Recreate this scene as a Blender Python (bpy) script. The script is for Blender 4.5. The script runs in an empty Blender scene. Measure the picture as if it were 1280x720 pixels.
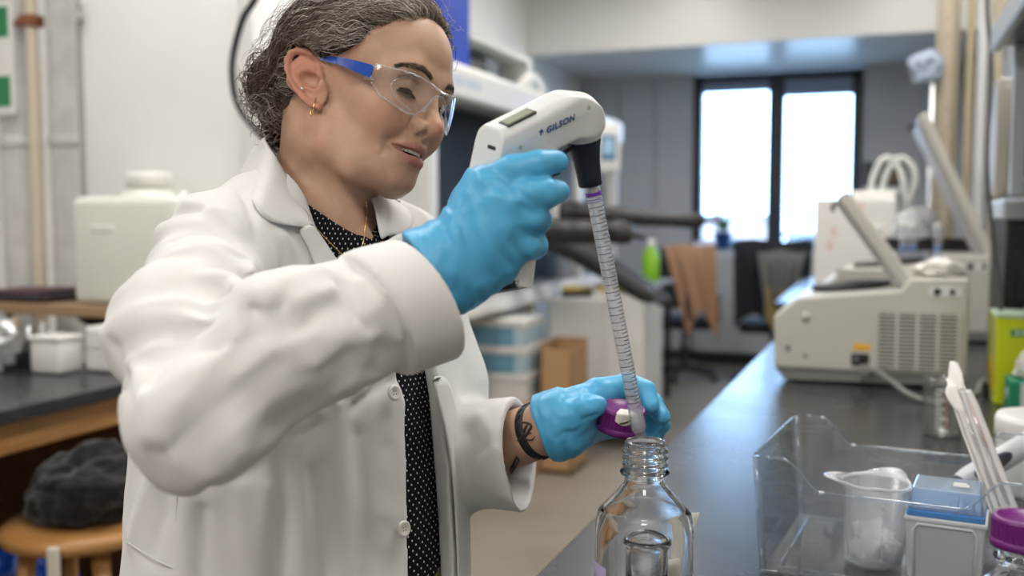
import bpy, bmesh, math, random
import numpy as np
from mathutils import Vector, Matrix, noise as mnoise

random.seed(7)
rng = np.random.default_rng(7)
scene = bpy.context.scene
COL = scene.collection
PI = math.pi

# ---------------------------------------------------------------- camera
CAM_LOC = Vector((0.0, 0.0, 1.37))
YAW, PITCH = math.radians(20.3), math.radians(4.14)
cam_data = bpy.data.cameras.new('camera')
cam_data.sensor_width = 36.0
cam_data.lens = 35.0
cam_data.clip_start = 0.05
cam = bpy.data.objects.new('camera', cam_data)
cam.location = CAM_LOC
cam.rotation_euler = (PI / 2 - PITCH, 0, YAW)
COL.objects.link(cam)
scene.camera = cam
cam_data.dof.use_dof = True
cam_data.dof.focus_distance = 1.04
cam_data.dof.aperture_fstop = 3.2

# ---------------------------------------------------------------- sky, lamps, exposure
world = bpy.data.worlds.new('overcast_sky')
scene.world = world
world.use_nodes = True
_bg = world.node_tree.nodes['Background']
_bg.inputs[0].default_value = (0.38, 0.63, 1.0, 1)
_bg.inputs[1].default_value = 12.0
scene.view_settings.view_transform = 'Standard'
scene.view_settings.look = 'None'
scene.view_settings.gamma = 1
scene.view_settings.use_curve_mapping = False
scene.view_settings.exposure = 0.0
try:
    scene.cycles.use_denoising = True
    scene.cycles.max_bounces = 10
    scene.cycles.transparent_max_bounces = 24
    scene.cycles.transmission_bounces = 10
    scene.cycles.sample_clamp_indirect = 6.0
    scene.cycles.caustics_refractive = True
except Exception:
    pass


def area_light(name, loc, sx, sy, power, color, rot=(0, 0, 0)):
    d = bpy.data.lights.new(name, 'AREA')
    d.shape = 'RECTANGLE'
    d.size, d.size_y = sx, sy
    d.energy = power
    d.color = color
    o = bpy.data.objects.new(name, d)
    o.location = loc
    o.rotation_euler = rot
    COL.objects.link(o)
    return o


# fluorescent troffers of the laboratory ceiling (ceiling at 3.3 m)
LAMP_SPOTS = [(-1.75, -0.7), (-1.75, 1.9), (-1.75, 4.3), (-1.50, 6.6),
              (0.20, -1.1), (0.20, 1.9), (0.20, 4.3), (0.20, 6.6)]
for _x, _y in LAMP_SPOTS:
    area_light('ceiling_lamp', (_x, _y, 3.22), 0.55, 1.15, 26.0 if _y < 5.5 else 14.0, (1.0, 0.97, 0.94))
# daylight portal in the window opening
_p = area_light('window_portal', (-0.9, 9.36, 1.87), 1.42, 1.56, 1.0, (1, 1, 1), (-PI / 2, 0, 0))
_p.data.cycles.is_portal = True

# ---------------------------------------------------------------- camera frame helper
_c, _s = math.cos(YAW), math.sin(YAW)
R_RIGHT = np.array([_c, _s, 0.0])
_fh = np.array([-_s, _c, 0.0])
R_FWD = _fh * math.cos(PITCH) + np.array([0, 0, -math.sin(PITCH)])
R_UP = _fh * math.sin(PITCH) + np.array([0, 0, math.cos(PITCH)])
CAMV = np.array(CAM_LOC)
BASIS = np.stack([R_RIGHT, R_FWD, R_UP])          # rows: right, forward, up
FPX = 35.0 / 36.0 * 1280


def to_world(q):
    """points given as (right, forward, up) of the viewer -> world"""
    return np.asarray(q, float) @ BASIS + CAMV


def V(px, py, d):
    """a measured sight line taken to its distance, in viewer axes"""
    return np.array([(px - 640) / FPX * d, d, (360 - py) / FPX * d])


def P(px, py, d):
    return to_world(V(px, py, d))


# ---------------------------------------------------------------- materials
MATS = {}


def mat(name, color=(0.8, 0.8, 0.8), rough=0.5, metal=0.0, spec=0.5, trans=0.0, ior=1.45, alpha=1.0, emit=None, estr=0.0,
        sss=0.0, sssr=(1, .3, .15), coat=0.0, sheen=0.0):
    if name in MATS:
        return MATS[name]
    m = bpy.data.materials.new(name)
    m.use_nodes = True
    b = m.node_tree.nodes['Principled BSDF']
    b.inputs['Base Color'].default_value = (*color, 1)
    b.inputs['Roughness'].default_value = rough
    b.inputs['Metallic'].default_value = metal
    b.inputs['Specular IOR Level'].default_value = spec
    b.inputs['Transmission Weight'].default_value = trans
    b.inputs['IOR'].default_value = ior
    b.inputs['Alpha'].default_value = alpha
    b.inputs['Coat Weight'].default_value = coat
    b.inputs['Sheen Weight'].default_value = sheen
    if sss:
        b.inputs['Subsurface Weight'].default_value = sss
        b.inputs['Subsurface Radius'].default_value = sssr
        b.inputs['Subsurface Scale'].default_value = 0.004
    if emit:
        b.inputs['Emission Color'].default_value = (*emit, 1)
        b.inputs['Emission Strength'].default_value = estr
    MATS[name] = m
    return m


def nodes_of(m):
    return m.node_tree.nodes, m.node_tree.links, m.node_tree.nodes['Principled BSDF']


def add_noise(m, scale=8.0, c1=None, c2=None, detail=4.0, rough=None, bump=0.0, bdist=0.01, coord='Object', stretch=(1, 1, 1), lo=0.3, hi=0.7, bscale=None):
    """mottling between two colours, roughness variation and fine relief"""
    n, l, b = nodes_of(m)
    tc = n.new('ShaderNodeTexCoord')
    mp = n.new('ShaderNodeMapping')
    mp.inputs['Scale'].default_value = stretch
    l.new(tc.outputs[coord], mp.inputs[0])
    t = n.new('ShaderNodeTexNoise')
    t.inputs['Scale'].default_value = scale
    t.inputs['Detail'].default_value = detail
    l.new(mp.outputs[0], t.inputs['Vector'])
    if c1 is not None:
        r = n.new('ShaderNodeValToRGB')
        r.color_ramp.elements[0].position = lo
        r.color_ramp.elements[1].position = hi
        r.color_ramp.elements[0].color = (*c1, 1)
        r.color_ramp.elements[1].color = (*c2, 1)
        l.new(t.outputs[0], r.inputs[0])
        l.new(r.outputs[0], b.inputs['Base Color'])
    if rough:
        mr = n.new('ShaderNodeMapRange')
        mr.inputs[3].default_value, mr.inputs[4].default_value = rough
        l.new(t.outputs[0], mr.inputs[0])
        l.new(mr.outputs[0], b.inputs['Roughness'])
    if bump:
        src = t
        if bscale:
            src = n.new('ShaderNodeTexNoise')
            src.inputs['Scale'].default_value = bscale
            src.inputs['Detail'].default_value = 3
            l.new(mp.outputs[0], src.inputs['Vector'])
        bp = n.new('ShaderNodeBump')
        bp.inputs['Strength'].default_value = bump
        bp.inputs['Distance'].default_value = bdist
        l.new(src.outputs[0], bp.inputs['Height'])
        l.new(bp.outputs[0], b.inputs['Normal'])
    return m


def clear_mat(name, tint=(1, 1, 1), rough=0.03, ior=1.45, haze=0.0, hazec=(0.9, 0.9, 0.9), boost=1.0):
    """clear thin plastic or glass wall: transparent with a real Fresnel reflection and a little haze"""
    if name in MATS:
        return MATS[name]
    m = bpy.data.materials.new(name)
    m.use_nodes = True
    n, l = m.node_tree.nodes, m.node_tree.links
    n.clear()
    out = n.new('ShaderNodeOutputMaterial')
    tr = n.new('ShaderNodeBsdfTransparent')
    tr.inputs[0].default_value = (*tint, 1)
    gl = n.new('ShaderNodeBsdfGlossy')
    gl.inputs['Roughness'].default_value = rough
    fr = n.new('ShaderNodeFresnel')
    # the same reflectance from either side of a thin wall
    ge = n.new('ShaderNodeNewGeometry')
    mr = n.new('ShaderNodeMapRange')
    mr.inputs[3].default_value, mr.inputs[4].default_value = ior, 1 / ior
    l.new(ge.outputs['Backfacing'], mr.inputs[0])
    l.new(mr.outputs[0], fr.inputs[0])
    mu = n.new('ShaderNodeMath')
    mu.operation = 'MULTIPLY'
    mu.use_clamp = True
    mu.inputs[1].default_value = boost
    l.new(fr.outputs[0], mu.inputs[0])
    mx = n.new('ShaderNodeMixShader')
    l.new(mu.outputs[0], mx.inputs[0])
    src = tr
    if haze:
        df = n.new('ShaderNodeBsdfDiffuse')
        df.inputs[0].default_value = (*hazec, 1)
        tl = n.new('ShaderNodeBsdfTranslucent')
        tl.inputs[0].default_value = (*hazec, 1)
        m0 = n.new('ShaderNodeMixShader')
        m0.inputs[0].default_value = 0.5
        l.new(df.outputs[0], m0.inputs[1])
        l.new(tl.outputs[0], m0.inputs[2])
        m1 = n.new('ShaderNodeMixShader')
        m1.inputs[0].default_value = haze
        l.new(tr.outputs[0], m1.inputs[1])
        l.new(m0.outputs[0], m1.inputs[2])
        src = m1
    l.new(src.outputs[0], mx.inputs[1])
    l.new(gl.outputs[0], mx.inputs[2])
    l.new(mx.outputs[0], out.inputs['Surface'])
    MATS[name] = m
    return m


# ---------------------------------------------------------------- mesh building
class MB:
    """collects shapes into one mesh"""

    def __init__(self):
        self.v, self.f, self.m, self.sm = [], [], [], []

    def add(self, vs, fs, mi=0, smooth=False, M=None):
        k = len(self.v)
        if M is not None:
            vs = [M @ Vector(v) for v in vs]
        self.v.extend([tuple(map(float, v)) for v in vs])
        self.f.extend([tuple(i + k for i in f) for f in fs])
        self.m.extend([mi] * len(fs))
        self.sm.extend([smooth] * len(fs))
        return self

    def bm(self, b, mi=0, smooth=False, M=None):
        b.verts.index_update()
        vs = [v.co.copy() for v in b.verts]
        fs = [[v.index for v in f.verts] for f in b.faces]
        b.free()
        return self.add(vs, fs, mi, smooth, M)

    def box(self, lo, hi, bev=0.0, seg=2, mi=0, M=None, smooth=False):
        lo, hi = [min(a, b) for a, b in zip(lo, hi)], [max(a, b) for a, b in zip(lo, hi)]
        b = bmesh.new()
        bmesh.ops.create_cube(b, size=1)
        for v in b.verts:
            v.co = Vector([(lo[i] + hi[i]) / 2 + v.co[i] * (hi[i] - lo[i]) for i in range(3)])
        if bev:
            bmesh.ops.bevel(b, geom=list(b.edges), offset=min(bev, 0.49 * min(h - l for l, h in zip(lo, hi))), segments=seg, affect='EDGES', profile=0.5)
        return self.bm(b, mi, smooth, M)

    def prism(self, poly, axis, a, c, bev=0.0, seg=2, mi=0, M=None, smooth=False):
        """polygon in the two other axes, extruded from a to c along axis"""
        o = [i for i in range(3) if i != axis]
        b = bmesh.new()
        rings = []
        for h in (a, c):
            r = []
            for p in poly:
                co = [0, 0, 0]
                co[axis] = h
                co[o[0]], co[o[1]] = p
                r.append(b.verts.new(co))
            rings.append(r)
        n = len(poly)
        b.faces.new(rings[0][::-1])
        b.faces.new(rings[1])
        for i in range(n):
            b.faces.new([rings[0][i], rings[0][(i + 1) % n], rings[1][(i + 1) % n], rings[1][i]])
        bmesh.ops.recalc_face_normals(b, faces=b.faces)
        if bev:
            bmesh.ops.bevel(b, geom=list(b.edges), offset=bev, segments=seg, affect='EDGES', profile=0.5)
        return self.bm(b, mi, smooth, M)

    def lathe(self, prof, n=32, mi=0, M=None, smooth=True, close=False):
        """profile of (radius, z); radius 0 ends close to a point"""
        vs, fs, rows = [], [], []
        for r, z in prof:
            if r < 1e-7:
                rows.append([len(vs)])
                vs.append((0, 0, z))
            else:
                rows.append(list(range(len(vs), len(vs) + n)))
                vs += [(r * math.cos(2 * PI * i / n), r * math.sin(2 * PI * i / n), z) for i in range(n)]
        pairs = list(zip(rows, rows[1:])) + ([(rows[-1], rows[0])] if close else [])
        for a, b in pairs:
            for i in range(n):
                j = (i + 1) % n
                if len(a) == 1 and len(b) == 1:
                    continue
                if len(a) == 1:
                    fs.append((a[0], b[j], b[i]))
                elif len(b) == 1:
                    fs.append((a[i], a[j], b[0]))
                else:
                    fs.append((a[i], a[j], b[j], b[i]))
        return self.add(vs, fs, mi, smooth, M)

    def tube(self, pts, r, n=10, mi=0, caps=True, smooth=True, flat=None, up=None):
        """a tube along points; r a number or one per point; flat scales the second axis"""
        pts = [Vector(p) for p in pts]
        m = len(pts)
        rs = list(r) if hasattr(r, '__len__') else [r] * m
        t0 = (pts[1] - pts[0]).normalized()
        u = Vector(up) if up is not None else (Vector((0, 0, 1)) if abs(t0.z) < 0.9 else Vector((1, 0, 0)))
        vs, fs = [], []
        for k in range(m):
            t = (pts[min(k + 1, m - 1)] - pts[max(k - 1, 0)]).normalized()
            u = (u - t * u.dot(t)).normalized()
            w = t.cross(u)
            fl = flat or 1.0
            for i in range(n):
                a = 2 * PI * i / n
                vs.append(pts[k] + u * (rs[k] * math.cos(a)) + w * (rs[k] * fl * math.sin(a)))
        for k in range(m - 1):
            for i in range(n):
                j = (i + 1) % n
                fs.append((k * n + i, k * n + j, (k + 1) * n + j, (k + 1) * n + i))
        if caps:
            fs.append(tuple(range(n))[::-1])
            fs.append(tuple((m - 1) * n + i for i in range(n)))
        return self.add(vs, fs, mi, smooth)

    def grid(self, f, nu, nv, mi=0, smooth=True, M=None):
        """f(u, v) for u, v in 0..1"""
        vs = [f(i / nu, j / nv) for j in range(nv + 1) for i in range(nu + 1)]
        fs = [(j * (nu + 1) + i, j * (nu + 1) + i + 1, (j + 1) * (nu + 1) + i + 1, (j + 1) * (nu + 1) + i) for j in range(nv) for i in range(nu)]
        return self.add(vs, fs, mi, smooth, M)

    def ball(self, c, r, mi=0, seg=20, rings=12, M=None):
        rx, ry, rz = r if hasattr(r, '__len__') else (r, r, r)
        b = bmesh.new()
        bmesh.ops.create_uvsphere(b, u_segments=seg, v_segments=rings, radius=1)
        for v in b.verts:
            v.co = Vector((c[0] + v.co.x * rx, c[1] + v.co.y * ry, c[2] + v.co.z * rz))
        return self.bm(b, mi, True, M)

    def mesh(self, name, mats):
        me = bpy.data.meshes.new(name)
        me.from_pydata(self.v, [], self.f)
        for m in (mats if isinstance(mats, (list, tuple)) else [mats]):
            me.materials.append(m)
        if self.f:
            me.polygons.foreach_set('material_index', self.m)
            me.polygons.foreach_set('use_smooth', self.sm)
        me.update()
        return me


def tag(o, label=None, cat=None, group=None, kind=None):
    if label: o['label'] = label
    if cat: o['category'] = cat
    if group: o['group'] = group
    if kind: o['kind'] = kind
    return o


def obj(name, mb, mats, parent=None, label=None, cat=None, group=None, kind=None, solid=0.0, subsurf=0, bevel=0.0, auto=None):
    """links a mesh as ONE object; under its parent its coordinates are the parent's"""
    me = mb.mesh(name, mats) if isinstance(mb, MB) else mb
    o = bpy.data.objects.new(name, me)
    COL.objects.link(o)
    if parent is not None:
        o.parent = parent
    tag(o, label, cat, group, kind)
    if solid:
        s = o.modifiers.new('solid', 'SOLIDIFY')
        s.thickness = solid
        s.offset = 0
    if bevel:
        s = o.modifiers.new('bevel', 'BEVEL')
        s.width = bevel
        s.segments = 2
    if subsurf:
        s = o.modifiers.new('sub', 'SUBSURF')
        s.levels = s.render_levels = subsurf
    return o


def thing(name, label, cat, loc=(0, 0, 0), rotz=0.0, group=None):
    o = bpy.data.objects.new(name, None)
    o.empty_display_size = 0.05
    o.location = loc
    o.rotation_euler = (0, 0, rotz)
    COL.objects.link(o)
    return tag(o, label, cat, group)


def copy_tree(o, parent=None):
    c = o.copy()
    COL.objects.link(c)
    if parent is not None:
        c.parent = parent
    for ch in list(o.children):
        copy_tree(ch, c)
    return c


def rotM(ax, ang, loc=(0, 0, 0)):
    return Matrix.Translation(loc) @ Matrix.Rotation(ang, 4, ax)


def axisM(a, b):
    """matrix putting local z along a->b with origin at a"""
    a, b = Vector(a), Vector(b)
    z = (b - a).normalized()
    return Matrix.Translation(a) @ z.to_track_quat('Z', 'Y').to_matrix().to_4x4()


def spline(pts, n=8):
    """Catmull-Rom through points"""
    pts = [np.asarray(p, float) for p in pts]
    q = [2 * pts[0] - pts[1]] + pts + [2 * pts[-1] - pts[-2]]
    out = []
    for i in range(1, len(q) - 2):
        for k in range(n):
            t = k / n
            out.append(0.5 * (2 * q[i] + (q[i + 1] - q[i - 1]) * t + (2 * q[i - 1] - 5 * q[i] + 4 * q[i + 1] - q[i + 2]) * t * t + (3 * q[i] - q[i - 1] - 3 * q[i + 1] + q[i + 2]) * t ** 3))
    out.append(pts[-1])
    return out


def text_mesh(body, size, depth=0.0006, bold=0.0, shear=0.0, spacing=1.0):
    """lettering as mesh data, centred on its origin in the xy plane"""
    cu = bpy.data.curves.new('lettering', 'FONT')
    cu.body = body
    cu.size = size
    cu.extrude = depth
    cu.offset = bold
    cu.shear = shear
    cu.align_x, cu.align_y = 'CENTER', 'CENTER'
    cu.resolution_u = 4
    cu.space_character = spacing
    o = bpy.data.objects.new('lettering', cu)
    COL.objects.link(o)
    me = bpy.data.meshes.new_from_object(o.evaluated_get(bpy.context.evaluated_depsgraph_get()))
    vs = [v.co.copy() for v in me.vertices]
    fs = [tuple(p.vertices) for p in me.polygons]
    bpy.data.objects.remove(o)
    bpy.data.meshes.remove(me)
    return vs, fs


# ---------------------------------------------------------------- smooth implicit shapes for bodies and cloth
def smin(a, b, k):
    h = np.maximum(k - np.abs(a - b), 0) / k
    return np.minimum(a, b) - h * h * k * 0.25


def smax(a, b, k):
    return -smin(-a, -b, k)


def s_ell(p, c, r, R=None):
    q = p - np.asarray(c, np.float32)
    if R is not None:
        q = q @ np.asarray(R, np.float32)
    r = np.asarray(r, np.float32)
    k0 = np.sqrt(((q / r) ** 2).sum(1))
    k1 = np.sqrt(((q / (r * r)) ** 2).sum(1)) + 1e-9
    return k0 * (k0 - 1) / k1


def s_cap(p, a, b, ra, rb):
    a = np.asarray(a, np.float32)
    b = np.asarray(b, np.float32)
    ba = b - a
    h = np.clip(((p - a) @ ba) / (ba @ ba), 0, 1)
    return np.linalg.norm(p - a - h[:, None] * ba, axis=1) - (ra + (rb - ra) * h)


def s_chain(p, pts, rs, k=0.0):
    d = None
    for i in range(len(pts) - 1):
        e = s_cap(p, pts[i], pts[i + 1], rs[i], rs[i + 1])
        d = e if d is None else (smin(d, e, k) if k else np.minimum(d, e))
    return d


def extract(f, lo, hi, h, coarse=5):
    """surface of f = 0 as (verts, quads): dual mesh on a sparse grid"""
    lo = np.asarray(lo, float)
    hi = np.asarray(hi, float)
    nb = np.ceil((hi - lo) / (h * coarse)).astype(int) + 1
    n = nb * coarse + 1
    cg = np.stack(np.meshgrid(*[lo[i] + (np.arange(nb[i]) + 0.5) * h * coarse for i in range(3)], indexing='ij'), -1).reshape(-1, 3).astype(np.float32)
    dc = f(cg).reshape(nb)
    near = np.abs(dc) < h * coarse * 1.6 + 0.004
    D = np.repeat(np.repeat(np.repeat(np.where(dc > 0, 1.0, -1.0).astype(np.float32), coarse, 0), coarse, 1), coarse, 2)
    D = np.pad(D, ((0, 1),) * 3, mode='edge')
    m = np.repeat(np.repeat(np.repeat(near, coarse, 0), coarse, 1), coarse, 2)
    m = np.pad(m, ((0, 1),) * 3, mode='edge')
    for ax in range(3):
        sh = np.roll(m, 1, ax)
        m = m | sh
    ii = np.argwhere(m)
    pts = (lo + ii * h).astype(np.float32)
    vals = np.concatenate([f(pts[k:k + 200000]) for k in range(0, len(pts), 200000)])
    D[ii[:, 0], ii[:, 1], ii[:, 2]] = vals
    S = D < 0
    c8 = [(a, b, c) for a in (0, 1) for b in (0, 1) for c in (0, 1)]
    sl = lambda A, o: A[o[0]:A.shape[0] - 1 + o[0], o[1]:A.shape[1] - 1 + o[1], o[2]:A.shape[2] - 1 + o[2]]
    cnt = sum(sl(S, o).astype(np.int8) for o in c8)
    act = (cnt > 0) & (cnt < 8)
    cells = np.argwhere(act)
    idx = -np.ones(act.shape, np.int64)
    idx[act] = np.arange(len(cells))
    acc = np.zeros((len(cells), 3))
    num = np.zeros(len(cells))
    val = {o: D[cells[:, 0] + o[0], cells[:, 1] + o[1], cells[:, 2] + o[2]] for o in c8}
    for a in c8:
        for ax in range(3):
            if a[ax]:
                continue
            b = tuple(1 if i == ax else a[i] for i in range(3))
            va, vb = val[a], val[b]
            x = (va < 0) != (vb < 0)
            t = np.where(x, va / np.where(x, va - vb, 1), 0)
            q = np.array(a, float)[None] + t[:, None] * (np.array(b) - np.array(a))[None]
            acc[x] += q[x]
            num[x] += 1
    verts = lo + (cells + acc / num[:, None]) * h
    quads = []
    for ax in range(3):
        u, w = [(1, 2), (2, 0), (0, 1)][ax]
        A = np.take(S, range(S.shape[ax] - 1), ax)
        B = np.take(S, range(1, S.shape[ax]), ax)
        e = np.argwhere(A != B)
        ok = (e[:, u] > 0) & (e[:, w] > 0) & (e[:, u] < act.shape[u]) & (e[:, w] < act.shape[w])
        e = e[ok]
        o = np.zeros(3, int)
        du, dw = o.copy(), o.copy()
        du[u], dw[w] = 1, 1
        g = lambda k: idx[k[:, 0], k[:, 1], k[:, 2]]
        q = np.stack([g(e - du - dw), g(e - dw), g(e), g(e - du)], 1)
        flip = ~S[e[:, 0], e[:, 1], e[:, 2]]
        q[flip] = q[flip][:, ::-1]
        quads.append(q[(q >= 0).all(1)])
    return verts, np.concatenate(quads)


def relax(verts, quads, n=2, lam=0.5):
    for _ in range(n):
        s = np.zeros_like(verts)
        c = np.zeros(len(verts))
        for a in range(4):
            for b in (1, 3):
                np.add.at(s, quads[:, a], verts[quads[:, (a + b) % 4]])
                np.add.at(c, quads[:, a], 1)
        verts = verts + lam * (s / np.maximum(c, 1)[:, None] - verts)
    return verts


def np_mesh(name, verts, faces, mats, fm=None):
    me = bpy.data.meshes.new(name)
    nf, k = faces.shape
    me.vertices.add(len(verts))
    me.vertices.foreach_set('co', np.asarray(verts, np.float32).ravel())
    me.loops.add(nf * k)
    me.loops.foreach_set('vertex_index', faces.astype(np.int32).ravel())
    me.polygons.add(nf)
    me.polygons.foreach_set('loop_start', np.arange(0, nf * k, k, dtype=np.int32))
    me.polygons.foreach_set('loop_total', np.full(nf, k, np.int32))
    for m in (mats if isinstance(mats, (list, tuple)) else [mats]):
        me.materials.append(m)
    if fm is not None:
        me.polygons.foreach_set('material_index', np.asarray(fm, np.int32))
    me.polygons.foreach_set('use_smooth', np.ones(nf, bool))
    me.update(calc_edges=True)
    me.validate()
    return me


def value_noise(p, scale, seed=0):
    """smooth random field, about -1..1"""
    q = p * scale + seed * 17.13
    i = np.floor(q).astype(np.int64)
    f = q - i
    f = f * f * (3 - 2 * f)
    out = 0
    for a in (0, 1):
        for b in (0, 1):
            for c in (0, 1):
                k = (i[:, 0] + a) * 73856093 ^ (i[:, 1] + b) * 19349663 ^ (i[:, 2] + c) * 83492791
                k = (k ^ (k >> 13)) * 1274126177
                h = ((k ^ (k >> 16)) & 65535) / 32767.5 - 1
                w = (f[:, 0] if a else 1 - f[:, 0]) * (f[:, 1] if b else 1 - f[:, 1]) * (f[:, 2] if c else 1 - f[:, 2])
                out = out + h * w
    return out

# ================================================================ ROOM
WALL_W = mat('wall_white_paint', (0.74, 0.735, 0.71), 0.55)
add_noise(WALL_W, 5, (0.72, 0.715, 0.69), (0.76, 0.755, 0.73))
WALL_G = mat('wall_grey_paint', (0.47, 0.48, 0.50), 0.5)
CEIL = mat('ceiling_paint', (0.60, 0.598, 0.575), 0.30)
CONC = mat('polished_concrete', (0.30, 0.265, 0.22), 0.3)
add_noise(CONC, 2.2, (0.185, 0.165, 0.135), (0.275, 0.245, 0.205), detail=8, rough=(0.22, 0.42), lo=0.25, hi=0.75)
DARK = mat('dark_frame', (0.018, 0.022, 0.03), 0.4)

obj('floor', MB().box((-3.5, -2.6, -0.12), (0.95, 9.6, 0.0)), CONC, kind='structure')
obj('ceiling', MB().box((-3.5, -2.6, 3.30), (0.95, 9.6, 3.42)), CEIL, kind='structure')
obj('wall_left', MB().box((-3.45, -2.6, 0), (-3.30, 3.95, 3.3)).box((-3.45, 3.95, 0), (-2.75, 9.6, 3.3)), WALL_W, kind='structure')
obj('wall_right', MB().box((0.80, -2.6, 0), (0.95, 9.6, 3.3)), mat('wall_beige_paint', (0.50, 0.48, 0.43), 0.6), kind='structure')
obj('wall_front', MB().box((-3.3, -2.6, 0), (0.8, -2.45, 3.3)), WALL_W, kind='structure')
# back wall of tall painted panels round the window opening
WX0, WX1, WZ0, WZ1 = -1.66, -0.185, 1.06, 2.655
wb = obj('wall_back', MB().box((-2.75, 9.43, 0), (WX0, 9.58, 2.68)).box((WX1, 9.43, 0), (0.80, 9.58, 2.68)).box((WX0, 9.43, 0), (WX1, 9.58, WZ0)).box((WX0, 9.43, WZ1), (WX1, 9.58, 2.68)), mat('wall_joint', (0.25, 0.26, 0.28), 0.7), kind='structure')
PANEL_W = 0.40
for x0, x1, z0, z1 in ((-2.75, WX0 - 0.01, 0.1, 2.68), (WX1 + 0.01, 0.80, 0.1, 2.68), (WX0, WX1, 0.1, WZ0 - 0.03)):
    nx = max(1, round((x1 - x0) / PANEL_W))
    w = (x1 - x0) / nx
    for i in range(nx):
        obj('wall_panel', MB().box((x0 + i * w + 0.004, 9.40, z0), (x0 + (i + 1) * w - 0.004, 9.43, z1), 0.003, 1), WALL_G, wb)
obj('wall_upper', MB().box((-2.75, 7.80, 2.68), (0.80, 9.43, 3.3), 0.004, 1), CEIL, kind='structure')
obj('baseboard_back', MB().box((-2.75, 9.375, 0), (0.80, 9.40, 0.10), 0.003, 1), mat('rubber_base', (0.03, 0.03, 0.033), 0.5), kind='structure')
# window
win = obj('window_1', MB().box((WX0, 9.38, WZ0), (WX0 + 0.08, 9.50, WZ1)).box((WX1 - 0.08, 9.38, WZ0), (WX1, 9.50, WZ1)).box((WX0, 9.38, WZ0), (WX1, 9.50, WZ0 + 0.055)).box((WX0, 9.38, WZ1 - 0.055), (WX1, 9.50, WZ1)), DARK, kind='structure')
XM = -0.915
obj('mullion', MB().box((XM - 0.07, 9.385, WZ0 + 0.05), (XM + 0.07, 9.50, WZ1 - 0.05), 0.004, 1), DARK, win)
GLASS = clear_mat('window_glass', (0.97, 0.98, 0.98), 0.01, 1.5)
for a, b in ((WX0 + 0.05, XM - 0.05), (XM + 0.05, WX1 - 0.05)):
    obj('pane', MB().box((a, 9.445, WZ0 + 0.05), (b, 9.451, WZ1 - 0.05)), GLASS, win)
for a, b, h in ((WX0 + 0.06, XM - 0.06, 0.075), (XM + 0.06, WX1 - 0.06, 0.135)):
    bl = obj('roller_blind', MB().box((a, 9.40, WZ1 - 0.055 - h), (b, 9.425, WZ1 - 0.055), 0.006, 2), mat('blind_cloth', (0.22, 0.27, 0.36), 0.6), win)
    obj('blind_bar', MB().box((a, 9.395, WZ1 - 0.075 - h), (b, 9.43, WZ1 - 0.055 - h), 0.004, 1), mat('blind_bar', (0.55, 0.60, 0.68), 0.4), bl)
obj('window_sill', MB().box((WX0 - 0.03, 9.28, WZ0 - 0.035), (WX1 + 0.03, 9.42, WZ0), 0.004, 1), mat('sill', (0.55, 0.58, 0.62), 0.25), kind='structure')
# yard and buildings outside
obj('ground_outside', MB().box((-60, 10, -4.2), (60, 90, -4)), mat('pale_paving', (0.55, 0.54, 0.52), 0.9), kind='structure')
for x0, x1, y0, z1, c in ((-14, -5.2, 44, 1.2, (0.50, 0.36, 0.30)), (-4.5, 3, 52, 0.3, (0.45, 0.47, 0.50)), (4, 16, 46, 1.6, (0.52, 0.50, 0.46))):
    b = thing('building', 'low %s building standing beyond the window' % {-14: 'brick red', -4.5: 'grey', 4: 'buff'}[x0], 'building', ((x0 + x1) / 2, y0, -4))
    w = (x1 - x0) / 2
    obj('wall', MB().box((-w, 0, 0), (w, 8, z1 + 4)), mat('facade_%d' % int(c[0] * 100), c, 0.9), b)
    obj('roof', MB().box((-w - 0.2, -0.2, z1 + 4), (w + 0.2, 8.2, z1 + 4.25)), mat('roof_grey', (0.3, 0.3, 0.31), 0.9), b)
    for i in range(4):
        for j in range(2):
            obj('window', MB().box((-w + 0.8 + i * w * 0.48, -0.06, 0.9 + j * 2.2), (-w + 2.0 + i * w * 0.48, 0.02, 2.2 + j * 2.2)), mat('far_glass', (0.08, 0.1, 0.12), 0.1), b)
# ceiling troffers
LF = mat('lamp_housing', (0.8, 0.8, 0.8), 0.5)
LD = mat('lamp_diffuser', (0.9, 0.9, 0.9), 0.5, emit=(1.0, 0.95, 0.88), estr=4.0)
for i, (x, y) in enumerate(LAMP_SPOTS):
    t = thing('ceiling_light', 'rectangular ceiling troffer, %s row, over the %s' % (('aisle', 'bench')[i // 4], ('camera end', 'woman', 'middle of the lab', 'far lab')[i % 4]), 'lamp', (x, y, 3.30), 0, 'ceiling troffers')
    obj('housing', MB().box((-0.32, -0.62, -0.035), (0.32, 0.62, 0.0), 0.004, 1), LF, t)
    obj('diffuser', MB().box((-0.28, -0.58, -0.040), (0.28, 0.58, -0.034)), LD, t)

# ================================================================ LEFT SIDE AND FAR SIDE
WHITE_M = mat('white_enamel', (0.74, 0.735, 0.715), 0.35)
add_noise(WHITE_M, 3, (0.72, 0.715, 0.70), (0.76, 0.755, 0.735))
GREY_M = mat('grey_enamel', (0.42, 0.42, 0.41), 0.4)
BLACK_P = mat('black_plastic', (0.015, 0.015, 0.017), 0.42)
BLACK_R = mat('black_glove_rubber', (0.022, 0.021, 0.020), 0.38)
STEEL = mat('brushed_steel', (0.62, 0.63, 0.64), 0.28, metal=1.0)
WOOD = mat('oak', (0.40, 0.20, 0.065), 0.4)
add_noise(WOOD, 4, (0.30, 0.14, 0.040), (0.47, 0.245, 0.085), detail=6, stretch=(1, 1, 12), rough=(0.3, 0.5))
WOOD_D = mat('dark_oak', (0.15, 0.062, 0.020), 0.45)
add_noise(WOOD_D, 4, (0.11, 0.045, 0.014), (0.19, 0.082, 0.028), detail=6, stretch=(1, 9, 1))
EPOXY = mat('black_epoxy', (0.030, 0.031, 0.034), 0.24, spec=0.34)
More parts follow.
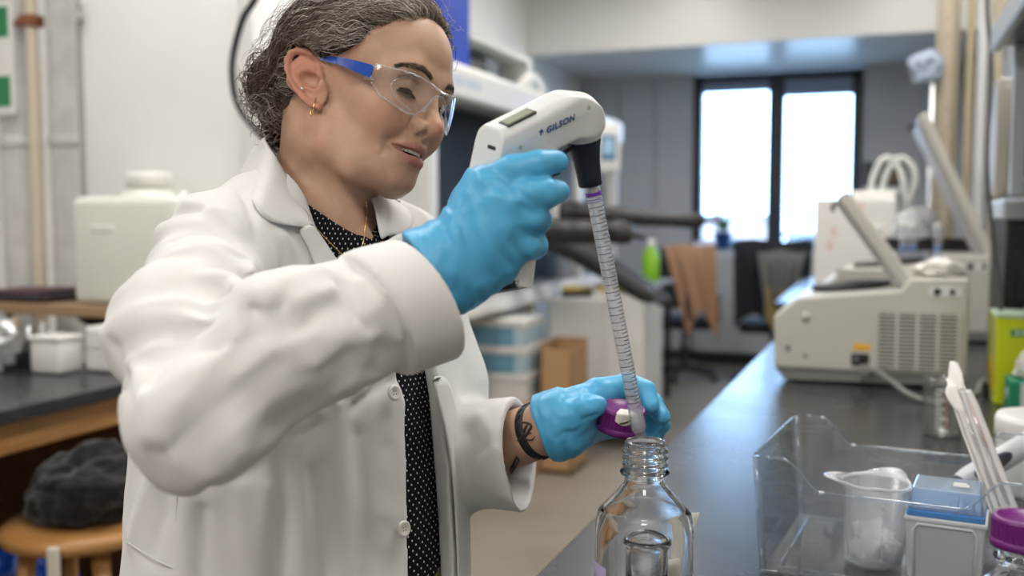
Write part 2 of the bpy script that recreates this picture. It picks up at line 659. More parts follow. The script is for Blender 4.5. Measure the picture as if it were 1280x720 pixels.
add_noise(EPOXY, 6, (0.018, 0.019, 0.022), (0.032, 0.033, 0.037), rough=(0.20, 0.32), bump=0.03, bdist=0.002, bscale=160)
CARD = mat('cardboard', (0.42, 0.25, 0.12), 0.8)
PLAS_W = mat('white_plastic', (0.76, 0.75, 0.72), 0.4)


def screw(m, p, axis, r=0.012):
    d = {'y': (0, -1, 0), 'x': (1, 0, 0)}[axis]
    m.lathe([(0, 0.004), (r * 0.7, 0.004), (r, 0.0), (0, -0.001)], 12, 0, axisM(p, Vector(p) + Vector(d)))


# tall white cabinet beside the pipes
cab = thing('partition_panel', 'tall plain white partition panel beside the pipes behind the woman', 'partition', (-2.22, 3.3, 0))
obj('sheet', MB().box((-0.335, -0.60, 0.06), (0.300, -0.545, 3.0), 0.006, 2), WHITE_M, cab)
obj('plinth', MB().box((-0.32, -0.59, 0), (0.29, -0.55, 0.06)), BLACK_P, cab)
obj('edge_post', MB().box((0.285, -0.612, 0.06), (0.305, -0.535, 3.0), 0.003, 1), WHITE_M, cab)
obj('edge_trim', MB().box((-0.345, -0.612, 0.06), (-0.325, -0.598, 3.0), 0.002, 1), mat('trim_grey', (0.33, 0.34, 0.33), 0.5), cab)
hk = thing('hook', 'small steel double hook on the white partition edge', 'hook', (-2.545, 2.69, 2.05))
obj('plate', MB().box((-0.012, -0.012, -0.03), (0.012, 0.009, 0.03), 0.003, 1), STEEL, hk)
for z in (0.015, -0.02):
    obj('prong', MB().tube([(0.0, -0.01, z), (0.03, -0.03, z), (0.055, -0.03, z + 0.006)], 0.006, 8), STEEL, hk)

# pipes
PIPE_G = mat('pipe_wrap', (0.58, 0.58, 0.56), 0.6)
add_noise(PIPE_G, 14, (0.53, 0.53, 0.51), (0.64, 0.64, 0.62), bump=0.25, bdist=0.01)
for label, x, r, m in (('thick pale wrapped pipe at the wall corner', -3.06, 0.072, PIPE_G), ('thick pale wrapped pipe beside the white cabinet', -2.83, 0.066, PIPE_G)):
    t = thing('wall_pipe', label, 'pipe', (x, 2.92, 0))
    obj('pipe', MB().lathe([(r, 0.0), (r, 3.3)], 32), m, t)
    for z in (0.02, 1.62, 3.24):
        obj('collar', MB().lathe([(r, z), (r + 0.006, z + 0.003), (r + 0.006, z + 0.045), (r, z + 0.048)], 32), PIPE_G, t)
t = thing('wall_pipe', 'slim cream pipe between two thick pale pipes', 'pipe', (-2.93, 2.86, 0))
obj('pipe', MB().lathe([(0.022, 0.0), (0.022, 3.3)], 20), mat('cream_paint', (0.66, 0.58, 0.45), 0.45), t)
obj('clamp', MB().box((-0.035, -0.032, 2.06), (0.035, 0.03, 2.10), 0.004, 1).box((-0.10, 0.0, 2.07), (0.035, 0.02, 2.09), 0.003, 1), mat('rusty_clamp', (0.25, 0.09, 0.04), 0.6), t)
# notice at the picture's left edge
t = thing('wall_sign', 'white and green notice plate on the pipes at left', 'sign', (-3.10, 2.815, 1.93))
obj('plate', MB().box((-0.11, 0.0, -0.19), (0.125, 0.006, 0.22), 0.004, 1), PLAS_W, t)
GREEN = mat('sign_green', (0.02, 0.22, 0.09), 0.5)
for z0, z1 in ((0.09, 0.20), (-0.16, -0.05)):
    obj('green_field', MB().box((0.02, -0.002, z0), (0.105, 0.0, z1)), GREEN, t)

# left bench with its wooden apron, kneehole and stool
t = thing('side_bench', 'black topped oak bench against the left wall', 'bench', (-2.4, 1.2, 0))
obj('worktop', MB().box((-0.9, -2.2, 0.885), (0.50, 1.19, 0.920), 0.004, 2), EPOXY, t)
obj('apron', MB().box((0.40, -2.2, 0.800), (0.455, 1.17, 0.883), 0.003, 1), WOOD, t)
obj('back_panel', MB().box((-0.30, -2.2, 0.05), (-0.27, 1.15, 0.80)), WOOD_D, t)
obj('end_panel', MB().box((-0.27, 1.12, 0.0), (0.42, 1.16, 0.80)), WOOD_D, t)
obj('shelf_board', MB().box((-0.27, -2.2, 0.10), (0.10, 1.12, 0.13)), WOOD_D, t)
# oak shelf with carboy
t = thing('wall_shelf', 'oak shelf on brackets above the left bench', 'shelf', (-2.45, 2.52, 1.06))
obj('board', MB().box((-0.83, -0.13, 0.0), (0.53, 0.175, 0.036), 0.003, 1), mat('pale_oak', (0.34, 0.22, 0.12), 0.5), t)
for x in (-0.45, 0.12, 0.48):
    obj('bracket', MB().prism([(-0.11, -0.004), (0.17, -0.004), (0.17, -0.139), (0.15, -0.139), (-0.09, -0.02)], 0, x, x + 0.012), BLACK_P, t)
t = thing('book_stack', 'dark folders lying on the oak shelf beside the pipes', 'books', (-2.60, 2.50, 1.096))
for k, (c, w, r) in enumerate((((0.035, 0.018, 0.02), 0.30, 0.05), ((0.04, 0.04, 0.05), 0.28, -0.06), ((0.07, 0.025, 0.04), 0.22, 0.1))):
    obj('folder', MB().box((-w / 2, -0.10, k * 0.0125), (w / 2, 0.11, k * 0.0125 + 0.012), 0.002, 1, M=Matrix.Rotation(r, 4, 'Z')), mat('folder_%d' % k, c, 0.5), t)
CARB = mat('translucent_hdpe', (0.80, 0.81, 0.74), 0.45, trans=0.15, sss=0.3, sssr=(0.5, 0.5, 0.4))
t = thing('carboy', 'large translucent square carboy with white screw cap on the oak shelf', 'carboy', (-2.15, 2.54, 1.096))
obj('body', MB().box((-0.20, -0.125, 0.0), (0.20, 0.125, 0.335), 0.03, 4, smooth=True).lathe([(0.085, 0.33), (0.075, 0.352), (0.062, 0.356), (0.058, 0.37)], 32), CARB, t)
obj('level', MB().box((-0.188, -0.118, 0.012), (0.188, 0.118, 0.19), 0.02, 3), mat('carboy_liquid', (0.60, 0.64, 0.58), 0.2, trans=0.4), t)
obj('cap', MB().lathe([(0.0, 0.41), (0.066, 0.41), (0.070, 0.405), (0.070, 0.362), (0.060, 0.360)], 40), PLAS_W, t)
obj('grip_panel', MB().box((-0.12, -0.128, 0.225), (-0.03, -0.124, 0.245), 0.002, 1), PLAS_W, t)
obj('vent_spigot', MB().lathe([(0.014, 0.330), (0.014, 0.352), (0.0, 0.352)], 14, M=Matrix.Translation((0.13, 0, 0))), PLAS_W, t)

# things lying on the left bench
WRAP = clear_mat('clear_wrap', (0.92, 0.93, 0.94), 0.12, 1.5, haze=0.35, boost=2.5)


def crumple(name, label, cat, c, size, m, seed, n=26, group=None, sharp=0.35, flat=0.0, parent=None):
    """a loosely crumpled bag or cloth: a lumpy closed shell"""
    b = bmesh.new()
    bmesh.ops.create_icosphere(b, subdivisions=5, radius=1)
    P_ = np.array([v.co for v in b.verts])
    f = 1 + 0.30 * value_noise(P_, 1.3, seed) + sharp * 0.5 * (1 - 2 * np.abs(value_noise(P_, 2.6, seed + 1))) + sharp * 0.25 * (1 - 2 * np.abs(value_noise(P_, 5.5, seed + 2)))
    P_ = P_ * f[:, None] * np.array(size)
    lo_ = -size[2] * 0.75
    P_[:, 2] = np.where(P_[:, 2] < lo_, lo_ + (P_[:, 2] - lo_) * 0.06, P_[:, 2])
    P_[:, 2] -= P_[:, 2].min()
    for v, q in zip(b.verts, P_):
        v.co = q
    m_ = MB().bm(b, 0, True)
    o = obj(name, m_, m, parent)
    o.location = c
    if label:
        tag(o, label, cat, group)
    return o


crumple('plastic_bag', 'shiny clear plastic bag crumpled on the left bench', 'bag', (-2.52, 2.14, 0.92), (0.17, 0.11, 0.10), WRAP, 11, sharp=0.5)
o = thing('reagent_box', 'long white carton lying tilted on the left bench', 'box', (-2.37, 1.95, 0.942), -0.5)
obj('carton', MB().box((-0.15, -0.032, -0.020), (0.15, 0.032, 0.03), 0.003, 1, M=Matrix.Rotation(0.10, 4, 'Y')), PLAS_W, o)
obj('flap', MB().box((0.148, -0.030, -0.033), (0.152, 0.030, 0.012), 0.001, 1), mat('carton_grey', (0.55, 0.55, 0.53), 0.6), o)
o = thing('white_tub', 'short white plastic tub standing on the left bench', 'tub', (-2.225, 2.22, 0.92))
obj('body', MB().box((-0.055, -0.045, 0), (0.055, 0.045, 0.095), 0.012, 3, smooth=True), PLAS_W, o)
obj('lid', MB().box((-0.058, -0.048, 0.095), (0.058, 0.048, 0.108), 0.004, 2), PLAS_W, o)
o = thing('tool_caddy', 'dark grey caddy under the oak shelf on the left bench', 'caddy', (-2.47, 2.31, 0.92))
obj('tray', MB().box((-0.16, -0.06, 0), (0.14, 0.055, 0.05), 0.006, 2), BLACK_P, o)
for k in range(5):
    obj('slot_tool', MB().tube([(-0.12 + k * 0.055, 0.0, 0.05), (-0.125 + k * 0.055, 0.012, 0.115 + 0.012 * (k % 3))], 0.009, 8), [GREY_M, BLACK_P, CARD, STEEL, GREY_M][k], o)
o = thing('drawer_unit', 'white drawer unit at the back of the left bench under the shelf', 'cabinet', (-2.06, 2.28, 0.92))
obj('body', MB().box((-0.10, -0.015, 0), (0.15, 0.10, 0.13), 0.004, 1), WHITE_M, o)
obj('drawer', MB().box((-0.092, -0.022, 0.008), (0.142, -0.015, 0.062), 0.002, 1), WHITE_M, o)
obj('drawer', MB().box((-0.092, -0.022, 0.067), (0.142, -0.015, 0.122), 0.002, 1), WHITE_M, o)

# stool with a black garment
st = thing('wooden_stool', 'round oak stool under the left bench edge with black garment on it', 'stool', (-1.80, 1.865, 0))
obj('seat', MB().lathe([(0, 0.595), (0.165, 0.595), (0.186, 0.603), (0.192, 0.618), (0.186, 0.632), (0.165, 0.638), (0.10, 0.632), (0, 0.628)], 48), WOOD, st)
for k in range(4):
    a = PI / 4 + k * PI / 2 + 0.25
    obj('leg', MB().tube([(0.195 * math.cos(a), 0.195 * math.sin(a), 0.0), (0.125 * math.cos(a), 0.125 * math.sin(a), 0.598)], [0.019, 0.021], 14), WOOD, st)
for k in range(4):
    a, b = PI / 4 + k * PI / 2 + 0.25, PI / 4 + (k + 1) * PI / 2 + 0.25
    z, r = (0.24, 0.167) if k % 2 else (0.32, 0.158)
    obj('rung', MB().tube([(r * math.cos(a), r * math.sin(a), z), (r * math.cos(b), r * math.sin(b), z)], 0.011, 10), WOOD, st)
obj('strap', MB().box((-0.014, -0.006, 0.54), (0.014, 0.004, 0.632), 0.003, 1, M=Matrix.Translation((0.084, -0.180, 0)) @ Matrix.Rotation(0.43, 4, 'Z')), mat('cream_strap', (0.6, 0.56, 0.48), 0.8), st)
BLACK_C = mat('black_fleece', (0.012, 0.012, 0.013), 0.95, spec=0.15, sheen=0.25)
crumple('folded_garment', 'bundled black fleece garment lying on the round oak stool', 'clothes', (-1.80, 1.880, 0.633), (0.145, 0.120, 0.100), BLACK_C, 5, sharp=0.20)
crumple('blue_bag', 'glossy blue plastic bag on the low board behind the stool', 'bag', (-2.26, 2.06, 0.131), (0.15, 0.13, 0.20), mat('blue_film', (0.010, 0.06, 0.33), 0.2), 23, sharp=0.5)
o = thing('plastic_jug', 'small white jug on the floor beneath the left bench', 'jug', (-1.80, 2.14, 0))
obj('body', MB().lathe([(0, 0), (0.075, 0), (0.08, 0.01), (0.08, 0.19), (0.05, 0.235), (0.028, 0.245), (0.028, 0.27)], 28), PLAS_W, o)
obj('cap', MB().lathe([(0, 0.295), (0.032, 0.295), (0.033, 0.262), (0.028, 0.262)], 24), mat('jug_cap', (0.55, 0.10, 0.05), 0.5), o)

# ---------------------------------------------------------------- glove box with its stand
gb = thing('glove_box', 'long white glove box with black rubber gloves sticking out into the aisle', 'glove box', (-1.92, 4.1, 0))
L_ = 3.45
obj('side_panel', MB().box((-0.80, 0, 0.90), (0.0, 0.03, 2.08), 0.006, 2), WHITE_M, gb)
obj('side_panel', MB().box((-0.80, L_ - 0.03, 0.90), (0.0, L_, 2.08), 0.006, 2), WHITE_M, gb)
m = MB()
for z in np.arange(1.0, 2.05, 0.128):
    screw(m, (-0.035, 0, z), 'y')
    screw(m, (-0.765, 0, z), 'y')
for x in np.arange(-0.65, -0.05, 0.12):
    screw(m, (x, 0, 2.04), 'y')
obj('screws', m, mat('screw_zinc', (0.35, 0.33, 0.28), 0.4, metal=0.6), gb, kind='stuff')
obj('roof_panel', MB().box((-0.80, 0.0, 2.08), (0.0, L_, 2.10), 0.004, 1), WHITE_M, gb)
obj('light_strip', MB().box((-0.10, -0.01, 1.925), (0.04, L_ + 0.01, 2.085), 0.02, 3), PLAS_W, gb, label='white front beam along the top of the glove box')
m = MB()
for y, w in ((0.16, 0.04), (0.24, 0.05), (0.33, 0.03), (0.40, 0.05), (0.49, 0.03)):
    m.box((0.0400, y, 1.985), (0.0415, y + w, 2.03), 0.0005, 1)
obj('faded_marks', m, mat('pale_blue_ink', (0.42, 0.50, 0.70), 0.6), gb, kind='stuff')
obj('back_panel', MB().box((-0.80, 0.03, 0.94), (-0.77, L_ - 0.03, 2.08)), mat('box_inside', (0.13, 0.13, 0.135), 0.5), gb)
obj('work_surface', MB().box((-0.80, 0.0, 0.865), (0.045, L_, 0.915), 0.006, 2), PLAS_W, gb)
obj('front_rail', MB().box((0.0, 0.0, 0.915), (0.03, L_, 0.955), 0.004, 1), WHITE_M, gb)
obj('front_window', MB().prism([(-0.006, 0.955), (0.0, 0.955), (-0.160, 1.94), (-0.166, 1.94)], 1, 0.07, L_ - 0.03), clear_mat('box_window', (0.80, 0.81, 0.83), 0.45, 1.4, boost=0.10), gb)
obj('corner_post', MB().box((-0.05, -0.01, 0.915), (0.02, 0.07, 1.93), 0.01, 2), WHITE_M, gb)
obj('window_post', MB().box((-0.02, 2.32, 0.955), (0.03, 2.40, 1.93), 0.006, 2), PLAS_W, gb)
# steel posts and lower shelf of the stand
for x, y in ((-0.02, 0.30), (-0.02, 1.45), (-0.70, 0.05), (-0.70, 3.4), (-0.02, 3.4)):
    lg = obj('leg', MB().box((x - 0.03, y - 0.03, 0.07), (x + 0.03, y + 0.03, 0.866), 0.006, 2), WHITE_M, gb)
    obj('caster', MB().lathe([(0, -0.014), (0.034, -0.014), (0.034, 0.014), (0, 0.014)], 20, M=Matrix.Translation((x, y, 0.034)) @ Matrix.Rotation(PI / 2, 4, 'X')).box((x - 0.016, y - 0.016, 0.04), (x + 0.016, y + 0.016, 0.07)), BLACK_P, lg)
obj('back_skirt', MB().box((-0.74, 0.05, 0.12), (-0.72, 3.4, 0.86)), mat('grey_skirt', (0.36, 0.355, 0.34), 0.6), gb)
# gloves: ports in the window, sleeves standing out stiffly into the aisle
GX = {'port': (), }
for pts, rs in (([(0.0, 0.95, 1.285), (0.10, 0.94, 1.290), (0.28, 0.93, 1.285), (0.48, 0.92, 1.285), (0.58, 0.91, 1.288), (0.66, 0.90, 1.285), (0.725, 0.90, 1.275)], [0.100, 0.082, 0.070, 0.062, 0.056, 0.064, 0.048]),
                ([(0.0, 1.95, 1.385), (0.10, 1.94, 1.385), (0.35, 1.92, 1.372), (0.58, 1.91, 1.356), (0.76, 1.90, 1.346), (0.86, 1.90, 1.343), (0.93, 1.90, 1.343)], [0.100, 0.080, 0.062, 0.052, 0.045, 0.050, 0.036]),
                ([(0.0, 1.30, 1.285), (0.14, 1.30, 1.250), (0.30, 1.30, 1.170), (0.46, 1.30, 1.080), (0.60, 1.30, 1.000), (0.70, 1.30, 0.945), (0.76, 1.30, 0.915)], [0.100, 0.078, 0.062, 0.054, 0.050, 0.052, 0.034]),
                ([(0.0, 1.60, 1.285), (0.16, 1.60, 1.240), (0.34, 1.60, 1.140), (0.50, 1.60, 1.040), (0.64, 1.60, 0.960), (0.74, 1.60, 0.905)], [0.100, 0.076, 0.058, 0.050, 0.046, 0.034])):
    q = spline([np.array([*p, r]) for p, r in zip(pts, rs)], 6)
    g = obj('glove', MB().tube([p[:3] for p in q], [p[3] * (1 + 0.03 * math.sin(i * 1.9)) for i, p in enumerate(q)], 24), BLACK_R, gb, label='black rubber glove sleeve standing out of its port')
    obj('port_ring', MB().lathe([(0.095, -0.01), (0.135, -0.01), (0.135, 0.022), (0.10, 0.026), (0.095, -0.01)], 32, M=axisM(pts[0], (pts[0][0] + 1, pts[0][1], pts[0][2]))), PLAS_W, g)
    e, d_ = np.array(pts[-1]), np.array(pts[-1]) - np.array(pts[-2])
    d_ /= np.linalg.norm(d_)
    for k, (oy, ln) in enumerate(((-0.030, 0.05), (-0.012, 0.075), (0.008, 0.075), (0.028, 0.055))):
        obj('finger', MB().tube([e - d_ * 0.03 + [0, oy, 0], e + d_ * ln * 0.5 + [0, oy * 1.1, 0], e + d_ * ln + [0, oy * 1.1, -0.012]], [0.018, 0.015, 0.009], 10), BLACK_R, g)
# dim things inside the box, and the touch panel
inside = [('reagent_bottle', 'small white bottle inside the glove box near its first post', 'bottle', (-2.12, 4.55), 0.05, 0.20, PLAS_W), ('reagent_bottle', 'squat amber bottle inside the glove box', 'bottle', (-2.2, 5.2), 0.07, 0.16, mat('amber', (0.10, 0.035, 0.01), 0.15)),
          ('reagent_bottle', 'tall clear-grey bottle inside the glove box before the post', 'bottle', (-2.1, 5.85), 0.05, 0.26, mat('grey_glass', (0.25, 0.27, 0.28), 0.2)), ('reagent_bottle', 'white capped bottle inside the far end of the glove box', 'bottle', (-2.15, 6.9), 0.06, 0.22, PLAS_W)]
for nm, lb, ct, (x, y), r, h, m_ in inside:
    t = thing(nm, lb, ct, (x, y, 0.915))
    obj('body', MB().lathe([(0, 0), (r, 0), (r, h * 0.68), (r * 0.45, h * 0.85), (r * 0.45, h * 0.9)], 24), m_, t)
    obj('cap', MB().lathe([(0, h), (r * 0.5, h), (r * 0.5, h * 0.87)], 20), BLACK_P, t)
for lb, x, y, sx, sy, h, m_ in (('dark instrument case inside the glove box by the near end', -2.45, 4.7, 0.16, 0.25, 0.42, mat('case_grey', (0.06, 0.062, 0.066), 0.4)), ('brown cardboard-coloured case inside the glove box', -2.42, 5.45, 0.13, 0.2, 0.26, mat('case_brown', (0.13, 0.085, 0.05), 0.6)),
                                ('pale grey instrument case inside the glove box', -2.45, 6.2, 0.15, 0.22, 0.34, GREY_M), ('black incubator case at the far end of the glove box', -2.42, 7.1, 0.16, 0.24, 0.5, BLACK_P)):
    t = thing('instrument_case', lb, 'instrument', (x, y, 0.915))
    obj('body', MB().box((-sx, -sy, 0), (sx, sy, h), 0.01, 2), m_, t)
    obj('face_plate', MB().box((sx, -sy * 0.8, h * 0.15), (sx + 0.006, sy * 0.8, h * 0.85), 0.003, 1), DARK, t)
    obj('knob', MB().lathe([(0, 0.02), (0.018, 0.02), (0.02, 0)], 16, M=axisM((sx + 0.006, 0, h * 0.3), (sx + 1, 0, h * 0.3))), PLAS_W, t)
t = thing('touch_panel', 'white touch panel with blue screen on the glove box front', 'screen', (-1.745, 6.6, 1.83))
R4 = Matrix.Rotation(math.radians(12), 4, 'Z')
obj('housing', MB().box((-0.078, -0.02, -0.165), (0.078, 0.02, 0.165), 0.018, 3, M=R4, smooth=True), PLAS_W, t)
obj('screen', MB().box((-0.052, -0.0225, -0.085), (0.052, -0.019, 0.085), 0.003, 1, M=R4), mat('blue_screen', (0.05, 0.16, 0.28), 0.2, emit=(0.05, 0.15, 0.28), estr=0.16), t)
obj('screen_field', MB().box((-0.035, -0.0235, -0.045), (0.035, -0.0222, 0.062), 0.002, 1, M=R4), mat('pale_screen', (0.3, 0.45, 0.55), 0.2, emit=(0.32, 0.52, 0.66), estr=0.25), t)
obj('arm', MB().tube([(0.0, 0.02, 0.0), (-0.06, 0.09, 0.03), (-0.17, 0.12, 0.10)], 0.016, 10), GREY_M, t)
# on top of the glove box: open cabinet with odds and ends, a blue bin
t = thing('equipment_rack', 'pale open rack on top of the glove box with dark contents', 'rack', (-2.38, 5.75, 2.10))
PALE_G = mat('pale_green_grey', (0.60, 0.63, 0.59), 0.5)
for nm, lo, hi in (('base', (-0.25, -0.65, 0), (0.12, 0.75, 0.03)), ('top', (-0.25, -0.65, 0.30), (0.12, 0.75, 0.34)), ('side', (-0.25, -0.65, 0.03), (0.12, -0.58, 0.30)), ('side', (-0.25, 0.68, 0.03), (0.12, 0.75, 0.30)), ('back', (-0.25, -0.58, 0.03), (-0.23, 0.68, 0.30))):
    obj(nm, MB().box(lo, hi, 0.004, 1), PALE_G if nm != 'back' else mat('rack_dark', (0.09, 0.095, 0.09), 0.6), t)
for k, (y, w, h, c) in enumerate(((-0.40, 0.12, 0.20, (0.05, 0.055, 0.055)), (-0.12, 0.13, 0.17, (0.10, 0.10, 0.09)), (0.16, 0.10, 0.22, (0.16, 0.18, 0.20)), (0.42, 0.13, 0.15, (0.05, 0.05, 0.045)))):
    o = thing('supply_box', ('black', 'olive', 'grey-blue', 'charcoal')[k] + ' supply box inside the rack on the glove box', 'box', (-2.42, 5.75 + y, 2.13))
    obj('body', MB().box((-0.13, -w, 0), (0.10, w, h * 0.8), 0.006, 1), mat('supply_%d' % k, c, 0.6), o)
    obj('lid', MB().box((-0.135, -w - 0.005, h * 0.8), (0.105, w + 0.005, h), 0.004, 1), mat('supply_%d' % k, c, 0.6), o)
o = obj('white_hose', MB().tube(spline([(-2.10, 5.75, 2.106), (-2.06, 5.80, 2.20), (-2.05, 5.95, 2.23), (-2.06, 6.10, 2.19), (-2.06, 6.18, 2.106)], 6), 0.022, 12), PLAS_W)
tag(o, 'white hose looped on the beam above the glove box', 'hose')
t = thing('storage_bin', 'blue plastic bin on top of the glove box behind the woman\'s forehead', 'bin', (-2.14, 4.55, 2.10))
BLUE_P = mat('blue_plastic', (0.008, 0.045, 0.36), 0.35)
obj('tub', MB().box((-0.18, -0.20, 0), (0.17, 0.18, 0.42), 0.02, 2), BLUE_P, t)
obj('lid', MB().box((-0.19, -0.21, 0.42), (0.18, 0.19, 0.45), 0.01, 2), BLUE_P, t)
t = thing('cable', 'thick black cable hanging in a loop at the edge of the white partition', 'cable', (-1.88, 2.66, 1.75))
CQ = [(-1.75, 2.645, 2.40), (-1.80, 2.645, 2.08), (-1.866, 2.645, 1.975), (-1.905, 2.645, 1.858), (-1.905, 2.645, 1.768), (-1.883, 2.645, 1.705), (-1.835, 2.645, 1.645), (-1.785, 2.645, 1.605), (-1.72, 2.66, 1.59)]
obj('cord', MB().tube([p - np.array([-1.88, 2.66, 1.75]) for p in spline(CQ, 6)], 0.0105, 10), BLACK_P, t)
obj('clip', MB().box((0.055, -0.035, 0.30), (0.095, 0.025, 0.33), 0.004, 1), BLACK_P, t)
obj('plug', MB().box((0.15, -0.02, -0.185), (0.21, 0.02, -0.145), 0.006, 2), BLACK_P, t)

# under the glove box
BOXB = mat('box_blue_band', (0.13, 0.29, 0.40), 0.6)
BOXW = mat('box_white', (0.62, 0.61, 0.58), 0.6)
for k, (z, h, band) in enumerate(((0.39, 0.145, False), (0.535, 0.145, True), (0.680, 0.145, True))):
    t = thing('storage_box', ('white lidded box, lowest of three on the cardboard carton', 'white box with blue band, middle of the stack of three', 'white box with blue band, topmost of the stack under the glove box')[k], 'box', (-1.93 - 0.006 * k, 5.05, z), 0, None)
    obj('body', MB().box((-0.20, -0.16, 0), (0.20, 0.16, h - 0.035), 0.003, 1), BOXW, t)
    if band:
        obj('band', MB().box((-0.203, -0.163, 0.004), (0.14, 0.163, h - 0.04), 0.002, 1), BOXB, t)
        obj('label_panel', MB().box((0.14, -0.163, 0.012), (0.203, 0.163, h - 0.05), 0.001, 1), mat('box_pale_blue', (0.36, 0.48, 0.55), 0.6), t)
    else:
        obj('label_panel', MB().box((0.199, -0.10, 0.03), (0.202, 0.10, h - 0.05), 0.001, 1), mat('box_pale_blue', (0.36, 0.48, 0.55), 0.6), t)
    obj('lid', MB().box((-0.207, -0.167, h - 0.040), (0.207, 0.167, h - 0.001), 0.004, 1), BOXW, t)
t = thing('carton', 'brown cardboard carton under the stack of white and blue boxes', 'box', (-1.95, 5.08, 0))
obj('body', MB().box((-0.30, -0.24, 0), (0.27, 0.24, 0.385), 0.004, 1), CARD, t)
obj('tape', MB().box((-0.03, -0.242, 0.10), (0.03, 0.242, 0.387)), mat('tape', (0.52, 0.36, 0.2), 0.4), t)
t = thing('carton', 'narrow brown cardboard carton standing open beside the stacked boxes', 'box', (-1.585, 5.12, 0))
for nm, lo, hi in (('panel', (-0.09, -0.15, 0), (0.08, -0.145, 0.67)), ('panel', (-0.09, 0.145, 0), (0.08, 0.15, 0.70)), ('panel', (-0.09, -0.15, 0), (-0.085, 0.15, 0.70)), ('panel', (0.075, -0.15, 0), (0.08, 0.15, 0.66)), ('bottom', (-0.09, -0.15, 0), (0.08, 0.15, 0.02))):
    obj(nm, MB().box(lo, hi), CARD, t)
t = thing('rolling_cabinet', 'white rolling cabinet under the far part of the glove box', 'cabinet', (-1.62, 5.95, 0))
obj('carcass', MB().box((-0.235, -0.30, 0.09), (0.33, 0.30, 0.88), 0.006, 2), WHITE_M, t)
obj('side_panel', MB().box((0.12, -0.312, 0.10), (0.345, -0.300, 0.905), 0.003, 1), PLAS_W, t)
obj('door', MB().box((-0.225, -0.312, 0.10), (0.11, -0.300, 0.87), 0.003, 1), WHITE_M, t)
for x, y in ((-0.19, -0.25), (0.28, -0.25), (-0.19, 0.25), (0.28, 0.25)):
    obj('caster', MB().lathe([(0, -0.014), (0.04, -0.014), (0.04, 0.014), (0, 0.014)], 20, M=Matrix.Translation((x, y, 0.04)) @ Matrix.Rotation(PI / 2, 4, 'X')).box((x - 0.018, y - 0.018, 0.045), (x + 0.018, y + 0.018, 0.092)), BLACK_P, t)
YEL = mat('yellow_plastic', (0.70, 0.52, 0.12), 0.5)
for k, (x, y, r) in enumerate(((-1.73, 5.83, 0.3), (-1.50, 5.80, -0.2))):
    t = thing('tool_tray', ('yellow-handled tools in a dark tray', 'yellow sponge block in a white tray')[k] + ' on the rolling cabinet', 'tray', (x, y, 0.882), r)
    obj('tray', MB().box((-0.10, -0.08, 0), (0.10, 0.08, 0.03), 0.006, 1), BLACK_P if k == 0 else PLAS_W, t)
    obj('handle', MB().box((-0.09, -0.05, 0.03), (0.03, -0.01, 0.065), 0.01, 2), YEL, t)
    obj('handle', MB().box((-0.02, 0.01, 0.03), (0.09, 0.05, 0.06), 0.01, 2), YEL, t)
crumple('plastic_bag', 'white crumpled bag lying on the rolling cabinet edge', 'bag', (-1.37, 5.85, 0.905), (0.07, 0.10, 0.05), PLAS_W, 31, sharp=0.5)

# ---------------------------------------------------------------- by the window
t = thing('heater_cabinet', 'grey convector cabinet under the window', 'heater', (-1.10, 9.26, 0))
obj('casing', MB().box((-0.49, -0.06, 0.12), (0.80, 0.11, 0.98), 0.005, 1), mat('heater_grey', (0.44, 0.45, 0.45), 0.45), t)
obj('top_cap', MB().box((-0.50, -0.07, 0.98), (0.81, 0.11, 1.02), 0.006, 2), mat('heater_top', (0.55, 0.56, 0.57), 0.4), t)
obj('kick', MB().box((-0.48, -0.04, 0.0), (0.79, 0.10, 0.12)), BLACK_P, t)
t = thing('potted_plant', 'flowering plant with pink blossoms in a blue pot on the window sill', 'plant', (-1.37, 9.33, 1.06))
obj('pot', MB().lathe([(0, 0), (0.062, 0), (0.085, 0.14), (0.092, 0.145), (0.092, 0.165), (0.080, 0.165), (0.078, 0.13), (0, 0.13)], 28), mat('blue_pot', (0.012, 0.07, 0.24), 0.3), t)
LEAF = mat('leaf_green', (0.06, 0.20, 0.06), 0.5)
leaf = MB()
leaf.grid(lambda u, v: ((u - 0.5) * 0.05 * math.sin(PI * min(max(v, 0.02), 0.98)), v * 0.10, 0.02 * math.sin(v * 2.5) - 0.3 * (u - 0.5) ** 2 * 0.05), 4, 6)
lme = leaf.mesh('leaf', LEAF)
fl = MB()
for k in range(5):
    a = k * 2 * PI / 5
    fl.ball((0.012 * math.cos(a), 0.012 * math.sin(a), 0), (0.011, 0.011, 0.004), seg=8, rings=5)
fme = fl.mesh('blossom', mat('pink_petal', (0.75, 0.25, 0.30), 0.6))
for k in range(26):
    a, tl = rng.uniform(0, 2 * PI), rng.uniform(0.1, 1.2)
    o = obj('leaf', lme, None, t)
    o.location = (0.02 * math.cos(a), 0.02 * math.sin(a), 0.14 + 0.08 * rng.random())
    o.rotation_euler = (tl, 0, a - PI / 2)
for k in range(9):
    o = obj('blossom', fme, None, t)
    o.location = (-0.05 + rng.normal(0, 0.04), rng.normal(0, 0.03), 0.26 + 0.07 * rng.random())
    o.rotation_euler = (rng.uniform(0.5, 1.6), 0, rng.uniform(-0.8, 0.8))
    obj('stem', MB().tube([(0, 0, 0.14), (o.location.x * 0.6, o.location.y * 0.6, 0.2), tuple(o.location)], 0.0025, 6), LEAF, t)
t = thing('wall_cabinet', 'small dark wall box right of the window behind the tubing', 'box', (0.02, 9.34, 1.73))
obj('case', MB().box((-0.18, -0.06, -0.11), (0.16, 0.058, 0.11), 0.01, 2), mat('dark_case', (0.05, 0.05, 0.055), 0.4), t)
obj('label_panel', MB().box((-0.05, -0.064, -0.08), (0.13, -0.06, 0.03), 0.002, 1), mat('brown_panel', (0.16, 0.11, 0.06), 0.5), t)
